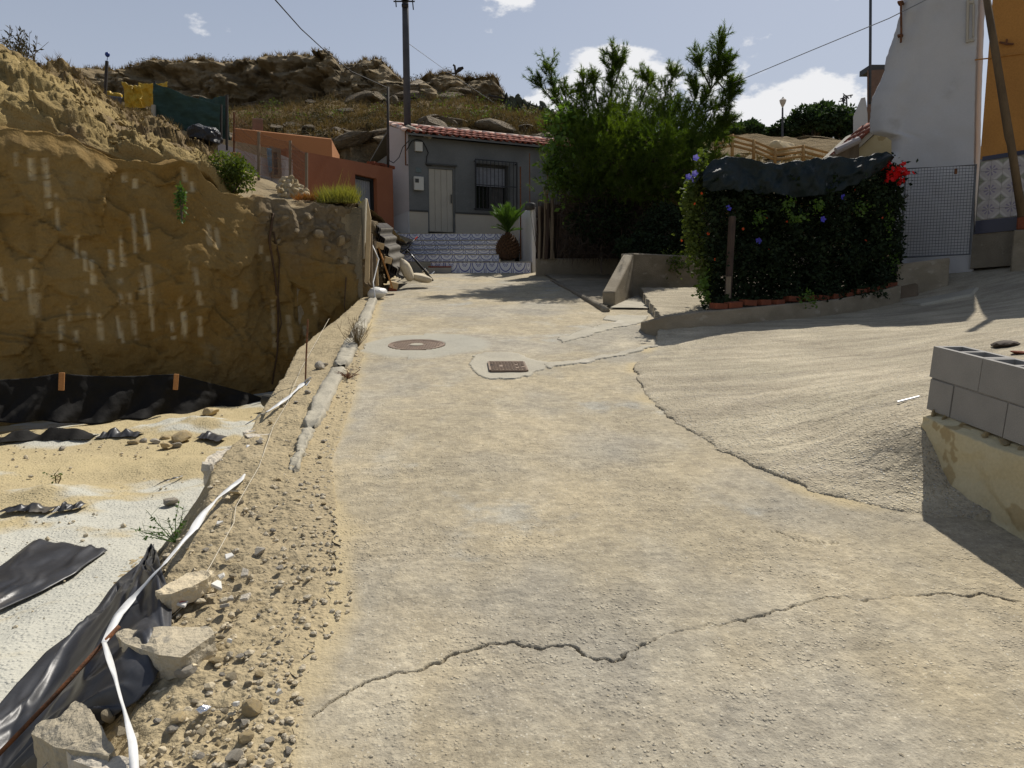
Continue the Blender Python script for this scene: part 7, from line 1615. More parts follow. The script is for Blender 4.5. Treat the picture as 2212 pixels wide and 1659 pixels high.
    med = [(562, 1200, 36), (444, 1192, 20), (503, 1247, 22), (606, 1231, 22), (475, 1380, 24), (519, 1422, 24), (467, 1434, 34), (403, 1462, 50), (500, 1469, 28), (562, 1459, 28), (537, 1484, 25), (544, 1542, 54), (528, 1565, 26), (434, 1588, 32), (372, 1580, 28), (528, 1600, 46), (506, 1642, 48), (384, 1562, 44), (584, 1606, 30), (622, 1625, 28), (540, 1645, 26), (430, 1640, 30), (470, 1612, 24), (350, 1620, 26), (610, 1585, 18), (455, 1500, 20), (420, 1520, 20), (340, 1560, 22), (590, 1560, 16), (480, 1460, 16), (700, 1420 - 330, 16), (640, 1085, 20), (590, 1150, 16), (560, 1120, 18), (520, 1090, 22), (655, 1160, 14), (690, 990, 14), (700, 955, 16), (650, 1050, 12), (600, 1040, 20), (570, 1000, 18), (630, 985, 14), (560, 960, 18), (585, 915, 16), (610, 880, 14), (640, 870, 12), (690, 800, 34), (665, 850, 18), (735, 800, 12), (620, 1290, 14), (640, 1330, 12), (560, 1330, 14), (600, 1390, 14), (585, 1480, 16), (530, 1520, 16), (515, 1560, 14), (486, 1540, 18), (470, 1560, 16)]
    rr = random.Random(11); labs = near_labels([(u, v) for u, v, w in med], 'loose stone')
    for i, (u, v, w) in enumerate(med):
        stone(u, v, w, 40 + i % 12, labs[i], rr.choice(['stone', 'stone_pale', 'stone_grey', 'stone_grey']), flat=rr.uniform(.5, .8), group='loose stones on the bank', sink=.2)
    # shards
    def shard(u, v, w, mt, lab, k, n=5, th=.012, grp=None, tilt=.3):
        p = gp(u, v, low_top); r_ = w / FPX * p.y / 2; r3 = random.Random(k); pts = [Vector((math.cos(a) * r_ * r3.uniform(.6, 1.1), math.sin(a) * r_ * r3.uniform(.5, 1), 0)) for a in sorted(r3.uniform(0, 6.28) if i > 2 else i * 2.1 + r3.uniform(-.3, .3) for i in range(n))]
        m = Euler((r3.uniform(-tilt, tilt), r3.uniform(-tilt, tilt), r3.uniform(0, 6))).to_matrix(); b = MB(); b.prism([p + Vector((0, 0, .02 + r_ * .15)) + m @ q for q in pts], m @ Vector((0, 0, th))); o = b.build('tile_shard' if 'tile' in lab else 'shard', MT[mt], bevel=.002); tag(o, lab, 'shard', grp); return o, p, m, r_
    o, p, m, r_ = shard(394, 1320, 58, 'whitetile', 'white tile shard with a red print beside the concrete slab', 5, 4)
    b = MB(); b.prism([p + Vector((0, 0, .0335 + r_ * .15)) + m @ Vector(q) * r_ for q in ((-.3, -.1, 0), (.2, -.2, 0), (.1, .25, 0))], m @ Vector((0, 0, .001))); b.build('red_print', MT['redprint'], o)
    SH = ((494, 1218, 34, 'whitetile'), (528, 1255, 38, 'stone_grey'), (478, 1260, 28, 'whitetile'), (472, 1280, 44, 'whitetile'), (447, 1304, 42, 'stone_pale'), (487, 1324, 30, 'stone_grey'), (500, 1308, 24, 'stone_grey'), (531, 1306, 40, 'stone_grey'), (475, 1142, 20, 'whitetile'), (511, 1539, 18, 'whitetile'), (495, 1400, 14, 'whitetile'), (350, 1640, 30, 'stone_pale'), (606, 1511, 18, 'whitetile'), (415, 1455, 26, 'stone_pale')); labs = near_labels([q[:2] for q in SH], 'flat pale shard')
    for i, (u, v, w, mt) in enumerate(SH): shard(u, v, w, mt, labs[i], 70 + i, 5, .014, 'shards in the rubble', .5)
    for i, (u, v, w) in enumerate(((500, 1060, 26), (512, 1075, 40), (490, 1085, 22), (470, 1050, 16))): shard(u, v, w, 'stone_pale', ['pink-white plaster flake right of the others on the pit edge', 'largest pink-white plaster flake on the pit edge', 'lowest pink-white plaster flake on the pit edge', 'smallest pink-white plaster flake, highest on the pit edge'][i], 90 + i, 6, .008, 'plaster flakes', .5)
    p = gp(441, 1545, low_top); me = rock_mesh(77, 3, 'foil', 12); o = bpy.data.objects.new('foil_ball', me); COL.objects.link(o); o.scale = (.026,) * 3; o.location = p + Vector((0, 0, .022)); tag(o, 'crumpled silver foil ball in the roadside rubble', 'foil')
    # gravel along the road edge and over the bank
    r2 = np.random.default_rng(13); pts = []
    for _ in range(1000):
        y = 1.7 + 7.5 * r2.uniform() ** 2.2; s = abs(r2.normal()) * .17; x = e1(y) - s + .06; 
        if s > 1.0 or x < e2(y) - .3: continue
        pts.append((x, y, float(bank_z(x, y)) if x < e1(y) - .02 else float(road_top(x, y)), min(abs(r2.normal()) * .0075 + .0035, .028) * (1.15 if s < .1 else 1)))
    for _ in range(700):
        y = 1.6 + 2.6 * r2.uniform() ** 1.5; x = r2.uniform(e2(y) - .25, e1(y)); pts.append((x, y, float(bank_z(x, y)), min(abs(r2.normal()) * .009 + .004, .03)))
    o = soup_rocks('gravel', pts, MT['gravel']); tag(o, 'grey and tan gravel spilling along the broken road edge', 'gravel', None, 'stuff')
    pts = []
    N_ = 5200; yy = 1.9 + 9 * r2.uniform(size=N_) ** 2.0; xx = e1(yy) + (np.where(yy < 3.6, 3.0, np.interp(yy, [3.6, 5.2, 12], [2.0, 1.3, 1.5])) - e1(yy)) * r2.uniform(size=N_); k_ = r2.uniform(size=N_) < .25 + .9 * sstep(-.3, .4, fbm(xx * 1.7, yy * 2.3, o=3, s=19)); zz = road_top(xx, yy)
    pts += [(a, b, c - .002, min(abs(d) * .0028 + .0018, .009)) for a, b, c, d, k in zip(xx, yy, zz, r2.normal(size=N_), k_) if k]
    for _ in range(700):
        y = 3 + 9 * r2.uniform() ** 1.4; x = r2.uniform(-7, e2(y) - .9); pts.append((x, y, float(pit_z(x, y)) + .01, abs(r2.normal()) * .012 + .006))
    o = soup_rocks('grit', pts, MT['gravel']); tag(o, 'scattered grit and pebbles on the road and pit floor', 'gravel', None, 'stuff')
    # broken kerb line
    kb = thing('broken_kerb', 'broken whitish concrete kerb running up between road and bank', 'kerb', gp(700, 880, bank_z))
    for s, (px, w0, w1, h) in enumerate(((((634, 1022), (645, 990), (655, 962), (668, 928)), .05, .07, .035), (((672, 925), (690, 885), (712, 838), (733, 798)), .12, .15, .05), (((736, 793), (750, 764), (764, 738)), .15, .16, .055), (((768, 732), (783, 700), (797, 668), (806, 648)), .15, .15, .06))):
        n = 60; P = np.zeros((n, 9, 3)); G = [gp(u, v, bank_z) for u, v in px]
        for i in range(n):
            t = i / (n - 1) * (len(G) - 1); k = min(int(t), len(G) - 2); p = G[k].lerp(G[k + 1], t - k); w = w0 + (w1 - w0) * i / (n - 1); e = min(1, i / 3, (n - 1 - i) / 3)
            for j, (a, b) in enumerate(((-.56, -1), (-.54, .25), (-.50, .85), (-.3, 1.0), (0, .96), (.3, 1.0), (.49, .9), (.53, .2), (.56, -1))):
                P[i, j] = (p.x + a * w * (.4 + .6 * e) + .012 * float(vn(i / 4, j * .7, 0, 5 + s)) + .010 * float(vn(i / 1.3, j * 1.7, 0, 8 + s)), p.y, p.z + (b * h * (.2 + .8 * e) if b > 0 else -.06) + .02 * float(vn(i / 5, j * .5, 0, 15 + s)) + .010 * float(vn(i / 1.4, j * 1.3, 0, 18 + s)))
        grid('kerb_segment', P, MT['cement'], kb, flip=True)
    # rods, tape, string
    p = gp(659, 829, bank_z); b = MB(); b.tube([p - Vector((0, 0, .05)), at(661, 780, p.y), at(665, 690, p.y)], .008, 6); tag(b.build('rusty_rod', MT['rust']), 'upright rusty steel rod with white tape tied at its foot', 'rod')
    b = MB(); b.tube([at(-40, 1668, 2.28), at(110, 1512, 2.42), at(258, 1352, 2.62)], .0085, 7); tag(b.build('rusty_rod', MT['rust'], smooth=True), 'leaning rusty steel rod over the black sheet at the bottom corner', 'rod')
    g = lambda u, v, h=.05: gp(u, v, bank_z) + Vector((0, 0, h))
    tp = lambda u, v: at(u, v, min(gp(u, v, low_top).y, 6.4) - .2)
    ribbon('barrier_tape', [at(672, 815, p.y), at(656, 827, p.y - .02), tp(625, 856), tp(600, 874), tp(575, 891), tp(550, 906), tp(530, 918)], .04, MT['tape'], 'white plastic tape stretched from the upright rod down behind the bank', 'tape')
    ribbon('barrier_tape', [at(668, 822, p.y), at(650, 850, p.y - .15), at(642, 872, p.y - .3)], .035, MT['tape'], 'short loose end of white tape below the upright rod', 'tape')
    ribbon('barrier_tape', [at(537, 961, 4.85), at(535, 986, 4.7), at(543, 1004, 4.6), at(522, 1034, 4.2), at(475, 1071, 3.8), at(442, 1106, 3.5), at(419, 1141, 3.3), at(353, 1219, 3.0), at(290, 1287, 2.9), at(256, 1328, 2.75), at(225, 1387, 2.55)], .034, MT['tape'], 'long white plastic tape stretched along the bank to the leaning rod', 'tape')
    ribbon('barrier_tape', [at(225, 1387, 2.55), at(247, 1456, 2.30), at(266, 1525, 2.08), at(287, 1603, 1.92), at(291, 1675, 1.8)], .022, MT['tape'], 'white plastic tape hanging from the leaning rod to the bottom edge', 'tape', .3)
    sp = [g(712, 721, .2), g(650, 826, .12)] + [g(u, v, .03) for u, v in ((622, 876), (590, 931), (560, 1018), (510, 1106), (506, 1141), (456, 1234), (437, 1266), (416, 1306))] + [at(353, 1350, 2.75), at(312, 1400, 2.62), at(250, 1497, 2.4), at(156, 1584, 2.25), at(91, 1660, 2.1), at(60, 1700, 2.0)]
    b = MB(); b.tube(sp, .0022, 5); tag(b.build('string', MT['string'], smooth=True), 'thin pale string running along the bank down to the bottom corner', 'string')
    o = stone(697, 795, 36, 64, 'flat grey stone behind the upright rusty rod', 'stone_grey', flat=.5); 

def build_panel_pile():
    # old concrete panel and boards where the cut meets the house yard
    b = MB(); b.hexa([at(774, 560, 13.5), at(787, 560, 13.42), at(792, 560, 13.9), at(779, 560, 14.0), at(773, 440, 13.5), at(790, 427, 13.42), at(795, 428, 13.9), at(780, 438, 14.0)]); tag(b.build('upright_slab', MT['cement'], bevel=.02), 'upright whitish concrete slab at the corner of the earth cut', 'slab')
    for i, (q, lab, mt) in enumerate(((((787, 610), (797, 610), (801, 470), (793, 430)), 'pale upright plank at the front edge of the concrete panel', 'wood_pale'), (((800, 618), (805, 618), (804, 505), (799, 505)), 'narrow grey upright board beside the pale plank', 'wood_grey'), (((806, 622), (811, 621), (812, 520), (808, 520)), 'thin upright stake right of the pale plank', 'wood_grey'), (((812, 618), (817, 617), (814, 540), (811, 540)), 'short thin stake nearest the corrugated sheets', 'wood_pale'))):
        b = MB(); Y = 13.3 + i * .22; f = [at(u, v, Y) for u, v in q]; b.prism(f, (0, .05, 0)); tag(b.build('plank', MT[mt], bevel=.004), lab, 'plank')
    # white chunk with tape
    p = gp(818, 643); stone(816, 645, 46, 81, 'white concrete chunk at the end of the broken kerb', 'whitetile', surf=road_z, flat=.7, sub=3, name='concrete_chunk')
    b = MB(); b.tube([at(812, 655, 12.6), at(806, 610, 13.3), at(818, 560, 13.6), at(800, 520, 13.7)], .012, 5); tag(b.build('plastic_strip', MT['tape'], smooth=True), 'twisted white plastic strip tied round the upright boards', 'tape')
    # corrugated sheets leaning
    for s in range(4):
        p0, p1 = at(806 + s * 4.2, 482 + s * 4, 14.6), at(848 + s * 5.4, 598 + s * 2.5, 14.6); d = p1 - p0; L_ = d.length; d.normalize(); nn = Vector((d.z, 0, -d.x)); nn = -nn if nn.z < 0 else nn; n = 70; V = []
        for e, yy in ((0, 0), (1, 1.5)):
            for i in range(n):
                t = i / (n - 1) * L_; w = .032 * math.sin(t * 2 * math.pi / .215 + s * .4); q = p0 + d * t + nn * w + Vector((0, yy, yy * .10)); V += [q, q + nn * .007]
        F = []
        for i in range(n - 1):
            a, c = 2 * i, 2 * n + 2 * i; F += [(a, a + 2, c + 2, c), (a + 1, c + 1, c + 3, a + 3), (a, a + 1, a + 3, a + 2)]
        o = mk('corrugated_sheet', V, F, MT['fibre'] if s < 3 else MT['fibre_lit'], smooth=False); tag(o, ['corrugated roofing sheet at the back of the leaning stack', 'second corrugated roofing sheet of the leaning stack', 'third corrugated roofing sheet of the leaning stack', 'front pale corrugated roofing sheet of the leaning stack'][s], 'roofing sheet', 'corrugated sheets leaning by the cut')
    # sacks
    def sack(c, rad, rot, lab, seed):
        bm = bmesh.new(); bmesh.ops.create_icosphere(bm, subdivisions=4, radius=1); V = np.array([v.co for v in bm.verts]); V = np.sign(V) * np.abs(V) ** .8; V[:, 0:2] *= (1 - .35 * sstep(.3, 1, V[:, 2]))[:, None]; V *= (1 + .06 * fbm(V[:, 0] * 3 + seed, V[:, 1] * 3, V[:, 2] * 3, o=3, s=seed))[:, None]; V = V * np.array(rad); m = np.array(Euler(rot).to_matrix()); V = V @ m.T + np.array(c); F = [tuple(v.index for v in f.verts) for f in bm.faces]; bm.free(); tag(mk('sack', V, F, MT['sack'], smooth=True), lab, 'sack')
    c = at(878, 583, 14.9); sack(c, (.11, .14, .25), (0, R(-24), 0), 'upright cream woven sack leaning on the corrugated sheets', 3)
    c = at(908, 600, 15.1); sack(c, (.25, .17, .09), (0, R(12), .2), 'flattened cream woven sack lying under the bicycle wheel', 5)
    # stick and blocks
    b = MB(); b.tube([at(818, 535, 13.9), at(830, 570, 13.9), at(848, 622, 13.6)], [.018, .019, .016], 6); tag(b.build('tool_handle', MT['wood_or'], smooth=True), 'orange-brown wooden handle leaning beside the corrugated sheets', 'handle')
    for i, (u, v, lab) in enumerate(((821, 531, 'upper wooden block beside the orange handle'), (838, 562, 'middle wooden block beside the orange handle'), (851, 616, 'wooden block on the ground at the foot of the orange handle'))):
        b = MB(); b.box(at(u, v, 14.0), (.14, .2, .12), Euler((.1, .25, .3))); tag(b.build('wooden_block', MT['wood_pale'], bevel=.006), lab, 'block')
    b = MB(); b.box(gp(848, 629) + Vector((0, 0, .03)), (.17, .12, .07), Euler((0, .1, .3))); tag(b.build('brown_brick', MT['brick'], bevel=.006), 'small brown brick lying at the foot of the orange handle', 'brick')
    # bicycle leaning to the left on the pile
    base = gp(936, 607); lean = R(-40); t = thing('bicycle', 'black bicycle with red handlebar grips leaning over the sacks', 'bicycle', base)
    m = Matrix.Rotation(R(6), 3, 'Z') @ Matrix.Rotation(lean, 3, 'Y')      # local: y along the bike away from us, z up in the bike plane
    W = lambda y, z, x=0: base + m @ Vector((x, y, z))
    def wheel(yc):
        b = MB(); c = W(yc, .335); mm = m @ Matrix.Rotation(R(90), 3, 'Y'); b.torus(c, .315, .022, mm, 36, 8); ty = b.build('wheel', MT['rubber'], t, smooth=True)
        r_ = MB(); r_.torus(c, .285, .010, mm, 36, 6); r_.build('rim', MT['chrome'], ty, smooth=True); s = MB()
        for k in range(18): a = k * 2 * math.pi / 18; s.tube([c, c + mm @ Vector((math.cos(a) * .28, math.sin(a) * .28, 0))], .002, 3)
        s.build('spokes', MT['chrome'], ty)['kind'] = 'stuff'; h = MB(); h.tube([c - m @ Vector((.05, 0, 0)), c + m @ Vector((.05, 0, 0))], .02, 8); h.build('hub', MT['chrome'], ty)
    wheel(0.0); wheel(1.02)
    fr = MB(); bb, hd, st, ra, fa = W(.58, .30), W(.14, .80), W(.72, .78), W(1.02, .335), W(0, .335)
    for a, c, r_ in ((hd, bb, .022), (hd, st, .018), (st, bb, .018), (bb, ra, .012), (st, ra, .010), (hd, fa, .018)): fr.tube([a, c], r_, 7)
    fr.build('frame', MT['bikepaint'], t, smooth=True)
    b = MB(); b.tube([hd, W(.12, .95)], .014, 6); b.tube([W(.2, 1.0, -.30), W(.12, .97, -.12), W(.12, .95), W(.12, .97, .12), W(.2, 1.0, .30)], .013, 7); hb = b.build('handlebar', MT['iron'], t, smooth=True)
    for s in (-1, 1): b = MB(); b.tube([W(.2, 1.0, .30 * s), W(.27, 1.01, .38 * s)], .019, 8); b.build('grip', MT['redgrip'], hb)
    b = MB(); b.tube([st, W(.74, .92)], .013, 6); b.box(W(.76, .94), (.14, .26, .05), m); b.build('saddle', MT['rubber'], t, bevel=.015)
    b = MB(); b.lathe([(.09, -.008), (.09, .008)], bb + m @ Vector((.05, 0, 0)), 20, m @ Matrix.Rotation(R(90), 3, 'Y')); b.tube([bb, W(.50, .16, .09)], .01, 6); b.box(W(.50, .16, .13), (.09, .06, .02), m); b.build('crank', MT['chrome'], t)

def build_yard_things():
    # terrace rubble heap
    r2 = random.Random(19); n = 0
    for row, (v, k, u0, u1) in enumerate(((424, 10, 606, 668), (414, 8, 608, 662), (404, 7, 606, 650), (395, 5, 606, 640), (388, 3, 610, 630))):
        for i in range(k):
            u = u0 + (u1 - u0) * i / max(k - 1, 1) + r2.uniform(-2, 2); p = at(u, v, 13.75 + row * .07 + r2.uniform(-.05, .05)); w = r2.uniform(13, 21) / FPX * 13.8 / 2; o = bpy.data.objects.new('rubble_stone', rock_mesh(120 + (n % 8), 3, 'stone' if n % 3 else 'stone_pale', 4)); COL.objects.link(o); o.location = p; o.scale = (w * 1.15, w, w * .85); o.rotation_euler = (r2.uniform(0, 6), r2.uniform(0, 6), r2.uniform(0, 6)); n += 1
            tag(o, '%sstone from the left in the %s row of the terrace rubble heap' % (ORD[i] or 'first ', ['bottom', 'second', 'third', 'fourth', 'top'][row]), 'stone', 'rubble heap stones')
    # posts with wire
    posts = [(505.5, 242, 332, 15.4), (559, 284, 383, 15.2), (627, 304, 391, 15.0), (662, 330, 417, 14.4)]; labs = ['thin rusty fence post nearest the green net', 'brown fence post left of the hanging blue cloth', 'dark fence post right of the old window frame', 'grey fence post in front of the rubble heap']
    for (u, a, b_, Y), lab in zip(posts, labs):
        b = MB(); b.tube([at(u, b_ + 6, Y), at(u, a, Y)], .03 if u > 520 else .02, 6); tag(b.build('fence_post', MT['wood_grey'] if u > 520 else MT['rust']), lab, 'post')
    w = MB()
    for (p, q) in zip(posts[:-1], posts[1:]):
        for s in np.linspace(0, 1, 5): A = at(p[0], p[1] + (p[2] - p[1]) * s * .9 + 3, p[3]); B = at(q[0], q[1] + (q[2] - q[1]) * s * .9 + 3, q[3]); w.tube([A, A.lerp(B, .5) - Vector((0, 0, .03)), B], .004, 3, False)
        for k in range(26):
            s = k / 26
            for dr in (-1, 1): A = at(p[0] + (q[0] - p[0]) * s, (p[1] + (q[1] - p[1]) * s) + 4, p[3] + (q[3] - p[3]) * s); e = min(max(s + dr * .18, 0), 1); B = at(p[0] + (q[0] - p[0]) * e, (p[2] + (q[2] - p[2]) * e) - 6, p[3] + (q[3] - p[3]) * e); w.tube([A, B], .0025, 3, False)
    tag(w.build('chain_link', MT['rust']), 'sagging rusty chain-link wire between the yard posts', 'wire mesh', None, 'stuff')
    # green net fence
    def cloth(nm, corners, mat, lab, seed, wob=.12, nn=40, parent=None, cat='net'):
        a, b, c, d = [at(*q) for q in corners]; P = np.zeros((nn, nn, 3))
        for i in range(nn):
            for j in range(nn):
                s, t = i / (nn - 1), j / (nn - 1); p = a.lerp(b, t).lerp(d.lerp(c, t), s); P[i, j] = (p.x, p.y + wob * float(fbm(t * 4, s * 3, o=3, s=seed)), p.z - .03 * math.sin(t * math.pi) * (1 - s) + .02 * float(vn(t * 9, 0, 0, seed)) * (1 - s))
        o = grid(nm, P, mat, parent); m = o.modifiers.new('s', 'SOLIDIFY'); m.thickness = .008; 
        return tag(o, lab, cat) if lab else o
    g = thing('green_net_fence', 'dark green shade net fence at the top of the earth slope', 'fence', at(410, 300, 16.2))
    cloth('net_panel', [(334, 179, 15.9), (478, 228, 15.9), (473, 312, 15.9), (335, 290, 15.9)], MT['greennet'], None, 3, parent=g)
    cloth('net_panel', [(430, 210, 17.2), (489, 207, 16.6), (500, 318, 16.6), (436, 310, 17.2)], MT['greennet'], None, 5, parent=g)
    for (u, a, b_) in ((334, 176, 300), (477, 226, 320), (490, 205, 325)): b = MB(); b.tube([at(u, b_, 16), at(u, a, 16)], .03, 6); b.build('post', MT['darkpost'], g)
    cloth('yellow_tarp', [(265, 176, 16.6), (304, 188, 16.6), (308, 232, 16.6), (273, 232, 16.6)], MT['yellowtarp'], 'torn yellow tarpaulin hanging left of the green net', 7, .12, cat='tarp')
    cloth('yellow_tarp', [(299, 179, 17.2), (364, 177, 17.2), (360, 225, 17.2), (308, 232, 17.2)], MT['yellowtarp'], 'yellow tarpaulin showing behind the green net', 9, .12, cat='tarp')
    b = MB(); b.prism([at(327, 226, 15.7), at(334, 226, 15.7), at(334, 272, 15.7), at(326, 268, 15.7)], (0, .06, 0)); tag(b.build('white_board', MT['door_cream']), 'pale upright board at the left edge of the green net', 'board')
    b = MB(); b.hexa([at(180, 226, 16.6), at(264, 236, 16.6), at(264, 236, 17.4), at(180, 226, 17.4), at(180, 199, 16.6), at(264, 210, 16.6), at(264, 208, 17.4), at(180, 197, 17.4)]); tag(b.build('grey_planter', MT['polemetal'], bevel=.02), 'long grey container behind the crest of the earth slope', 'container')
    b = MB(); P = [at(192 + i * 3.6, 195 + i * .75 + 2 * math.sin(i), 16.75) for i in range(20)]; b.tube(P, [.05 + .03 * math.sin(i * 1.7) ** 2 for i in range(20)], 7); tag(b.build('yellow_cover', MT['yellowtarp'], smooth=True), 'bright yellow folded cover on top of the grey container', 'cover')
    b = MB(); b.tube([at(227, 205, 16.5), at(231, 132, 16.5)], .035, 6); tag(b.build('fence_post', MT['darkpost']), 'dark post carrying the small blue ball', 'post')
    b = MB(); b.lathe([(.006, -.055), (.035, -.04), (.052, 0), (.04, .04), (.006, .055)], at(232, 118, 16.5), 14); b.tube([at(232, 124, 16.5), at(231, 133, 16.5)], .008, 4); tag(b.build('blue_ball', MT['balloon'], smooth=True), 'small blue ball on top of the dark post', 'ball')
    for (u, a, b_, lab) in ((61, 129, 156, 'short dark stake left on the slope crest'), (84.5, 136, 156, 'short dark stake next to the tall reeds'), (149, 155, 190, 'pale wooden stake at the slope crest')): b = MB(); b.tube([at(u, b_, 14.6), at(u, a, 14.6)], .035, 6); tag(b.build('stake', MT['darkpost'] if u < 100 else MT['wood_grey']), lab, 'stake')
    # black bag
    c = at(443, 292, 14.9); bm = bmesh.new(); bmesh.ops.create_icosphere(bm, subdivisions=4, radius=1); V = np.array([v.co for v in bm.verts]); V = np.sign(V) * np.abs(V) ** .75 * (1 + .3 * fbm(V[:, 0] * 2.2, V[:, 1] * 2.2, V[:, 2] * 2.2, o=4, s=4))[:, None] * np.array([.31, .25, .18]); m = np.array(Euler((0, R(14), 0)).to_matrix()); V = V @ m.T + np.array(c); F = [tuple(v.index for v in f.verts) for f in bm.faces]; bm.free(); tag(mk('black_bag', V, F, MT['trash'], smooth=True), 'shiny black rubbish bag in front of the green net', 'bag')
    b = MB(); b.hexa([at(497, 350, 14.6), at(523, 352, 14.6), at(523, 352, 14.9), at(497, 350, 14.9), at(497, 328, 14.6), at(521, 330, 14.6), at(521, 330, 14.9), at(497, 328, 14.9)]); tag(b.build('rusty_can', MT['batten'], bevel=.01), 'rust-yellow can standing behind the round green bush', 'can')
    b = MB(); b.hexa([at(545, 300, 19.6), at(569, 302, 19.6), at(569, 302, 20), at(545, 300, 20), at(545, 255, 19.6), at(568, 256, 19.6), at(568, 256, 20), at(545, 255, 20)]); tag(b.build('chimney', MT['brownbrick'], bevel=.02), 'small chimney on the terracotta roof', 'chimney')

def build_poles():
    t = thing('utility_pole', 'tall grey steel utility pole rising behind the grey house corner', 'pole', at(880, 300, 21.9))
    b = MB(); b.tube([at(881, 320, 21.9), at(877, 100, 21.9), at(874, -90, 21.9)], [.108, .10, .09], 12); b.build('shaft', MT['polemetal'], t, smooth=True)
    for (u0, v0, u1, v1, r_) in ((856, 15, 852, -30, .018), (893, 21, 888, -30, .018), (868, 12, 882, 12, .05), (866, -5, 884, -5, .07)): b = MB(); b.tube([at(u0, v0, 21.75), at(u1, v1, 21.75)], r_, 6); b.build('insulator', MT['iron'], t)
    b = MB(); b.tube([at(850, 3, 21.8), at(896, 3, 21.8)], .02, 6); b.build('crossarm', MT['iron'], t)
    b = MB(); b.tube([at(876, 283, 20.85), at(876, 330, 20.85), at(876.5, 357, 20.85), at(881, 356, 20.9)], .022, 6); tag(b.build('rusty_pipe', MT['rust'], smooth=True), 'thin rusty conduit running down the pale house end below the pole', 'pipe')
    b = MB(); b.tube([at(838, 366, 20.6), at(838, 188, 20.6)], .037, 8); tag(b.build('dark_post', MT['darkpost'], smooth=True), 'thin dark steel post left of the utility pole carrying a cable', 'post')
    def wire(px, r_, lab, mt='cable'):
        P = [at(*q) for q in px]; b = MB(); pts = []
        for a, c in zip(P[:-1], P[1:]): pts += [a.lerp(c, s) for s in (0, .25, .5, .75)]
        b.tube(pts + [P[-1]], r_, 5, False); tag(b.build('cable', MT[mt], smooth=True), lab, 'cable')
    wire([(560, -50, 11), (595, 0, 12), (650, 62, 14.5), (700, 108, 17), (760, 155, 19), (838, 190, 20.6)], .011, 'twisted black overhead cable running down to the thin dark post')
    wire([(838, 345, 20.6), (850, 352, 20.6), (862, 340, 20.7), (870, 318, 20.8), (884, 303, 20.85)], .012, 'slack black cable sagging across the pale house end')
    wire([(1500, 215, 17.5), (1580, 181, 17), (1760, 106, 15), (1920, 40, 13.5), (2060, -30, 12.4)], .009, 'grey overhead cable sloping up to the tall white building', 'wirelt')
    wire([(884, 95, 21.9), (960, 150, 30), (1080, 230, 38)], .008, 'thin wire from the utility pole to the hillside', 'wirelt')
    # street lamp
    g = thing('street_lamp', 'slim street lamp with lantern head among the stone pines', 'street lamp', at(1690, 310, 42)); b = MB(); b.tube([at(1690, 312, 42), at(1690.5, 232, 42)], [.07, .05], 8); b.build('post', MT['polemetal'], g)
    b = MB(); c = at(1690.5, 231, 42); b.lathe([(.05, 0), (.16, .22), (.2, .36), (.06, .48), (.02, .55)], c, 8); b.build('lantern', MT['lampglass'], g)
    # pylon
    g = thing('power_pylon', 'small steel lattice pylon on the skyline behind the stone pines', 'pylon', at(1826, 250, 110)); b = MB(); P = lambda u, v: at(u, v, 110)
    for u in (1820, 1831): b.tube([P(u, 262), P(1825.5 + (u - 1825.5) * .5, 206)], .12, 4)
    for i in range(7): v = 258 - i * 8; s = 1 if i % 2 else -1; b.tube([P(1825.5 - 5 * s, v), P(1825.5 + 4.5 * s, v - 8)], .08, 4)
    b.build('tower', MT['polemetal'], g); b = MB()
    for (u0, v0, u1, v1) in ((1815, 214, 1826, 210), (1826, 208, 1842, 205), (1812, 219, 1826, 217), (1826, 206, 1834, 213), (1820, 211, 1820, 220), (1838, 205, 1838, 211)): b.tube([P(u0, v0), P(u1, v1)], .1, 4)
    b.build('arms', MT['polemetal'], g)
    # log rail fence on the rise
    g = thing('log_fence', 'zigzag fence of yellow-brown log rails above the shade cloth', 'fence', at(1674, 345, 24)); ps = [(1545, 297, 334), (1581.6, 290, 331), (1628, 302, 336), (1674, 321, 345), (1735, 313, 345), (1818, 334, 352)]
    for (u, a, b_) in ps: b = MB(); b.tube([at(u, b_ + 8, 24), at(u, a, 24)], .055, 7); b.build('post', MT['log'], g, smooth=True)
    for p, q in zip(ps[:-1], ps[1:]):
        for o in (3, 14, 24): b = MB(); b.tube([at(p[0], p[1] + o, 24), at(q[0], q[1] + o, 24)], .042, 7); b.build('rail', MT['log'], g, smooth=True)
    # rise under it
    U = np.linspace(1500, 1900, 80); T_ = np.linspace(0, 1, 24); P_ = np.zeros((24, 80, 3)); tv = np.interp(U, [1500, 1560, 1620, 1660, 1700, 1760, 1850, 1900], [345, 338, 340, 338, 330, 338, 346, 352])
    for i, t_ in enumerate(T_):
        for j in range(80): p = at(U[j], 420 - (420 - tv[j]) * t_, 20 + 8 * t_); P_[i, j] = (p.x, p.y + .3 * float(fbm(U[j] / 30, t_ * 4, o=3, s=3)), p.z + .12 * float(fbm(U[j] / 12, t_ * 6, o=3, s=4)))
    grid('rise', P_, MT['far'])['kind'] = 'structure'
    r2 = np.random.default_rng(91); G = P_[r2.integers(8, 24, 1500), r2.integers(0, 80, 1500)] + r2.normal(size=(1500, 3)) * np.array([.1, .1, 0]); tag(tris('rise_grass', grass_tufts(G, .2, .022, 7, r2), MT['drygrass']), 'dry brown grass on the rise below the log fence', 'grass', None, 'stuff')
    o = bpy.data.objects.new('boulder', rock_mesh(140, 3, 'stone', 6)); COL.objects.link(o); o.location = at(1686, 318, 27.0); o.scale = (.6, .5, .3); tag(o, 'flat grey-brown boulder at the foot of the street lamp', 'boulder')
    # rail with prickly pears on the hill shoulder
    g = thing('rail_fence', 'dark rail fence grown through with prickly pear on the hill shoulder', 'fence', at(1110, 235, 36)); 
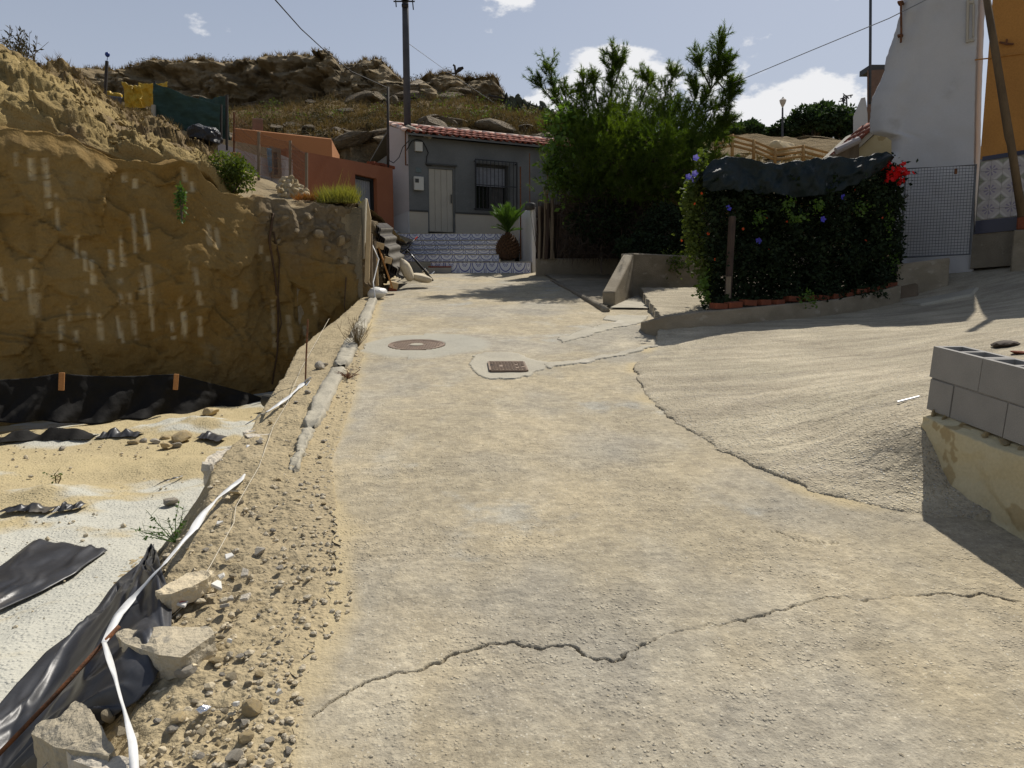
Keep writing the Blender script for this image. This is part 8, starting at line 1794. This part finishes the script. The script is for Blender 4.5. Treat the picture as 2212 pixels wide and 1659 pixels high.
    for (q) in (((1055, 206), (1092, 214)), ((1092, 214), (1140, 224)), ((1140, 224), (1192, 241)), ((1080, 220), (1100, 216)), ((1165, 242), (1192, 242))): b = MB(); b.tube([at(*q[0], 36), at(*q[1], 36)], .05, 6); b.build('rail', MT['darkpost'], g)
    for u, a, b_ in ((1092, 208, 232), (1140, 220, 236), (1172, 230, 244)): b = MB(); b.tube([at(u, b_, 36), at(u, a, 36)], .06, 6); b.build('post', MT['darkpost'], g)
    c = thing('prickly_pear', 'prickly pear cactus clump growing along the dark rail fence', 'cactus', at(1105, 232, 35.8)); r3 = random.Random(7)
    for (u, v, s) in ((1094, 212, .3), (1090, 206, .22), (1100, 220, .32), (1108, 216, .25), (1113, 226, .3), (1122, 220, .3), (1118, 212, .24), (1127, 230, .28), (1135, 222, .24), (1143, 228, .26), (1158, 232, .22), (1173, 226, .26), (1166, 236, .22), (1177, 238, .2), (1098, 228, .3)):
        b = MB(); e = Euler((r3.uniform(-.4, .4), r3.uniform(-.8, .8), r3.uniform(0, 3))).to_matrix(); b.lathe([(.02, -s), (s * .45, -s * .6), (s * .62, 0), (s * .5, .55 * s), (.03, s * .9)], at(u, v, 35.8), 10, e @ Matrix.Diagonal((1, .25, 1))); b.build('pad', MT['cactus'], c, smooth=True)
    b = MB(); b.tube([at(985, 161, 38.5), at(982, 142, 38.5), at(979, 140, 38.5)], .06, 5); b.tube([at(984, 158, 38.5), at(992, 150, 38.5), at(1001, 146, 38.5)], [.05, .12, .06], 6); b.tube([at(984, 158, 38.5), at(962, 159, 38.5)], .04, 5); tag(b.build('dead_branch', MT['darkpost']), 'dead forked branch standing on top of the hill rocks', 'branch')
    # flattened dark rock shape added to stand for the dark soil hollow; reddish stone
    for (u, v, w, k, mt, lab) in ((2168, 748, 70, 11, 'darkhole', 'flat dark shape imitating the soil hollow behind the block wall'), (2205, 765, 46, 12, 'brick', 'reddish stone behind the block wall at the picture edge')):
        stone(u, v, w, k, lab, mt, surf=ramp_z, flat=.22)
for fn in (build_covers, build_pit_things, build_bank_things, build_panel_pile, build_yard_things, build_poles): fn()
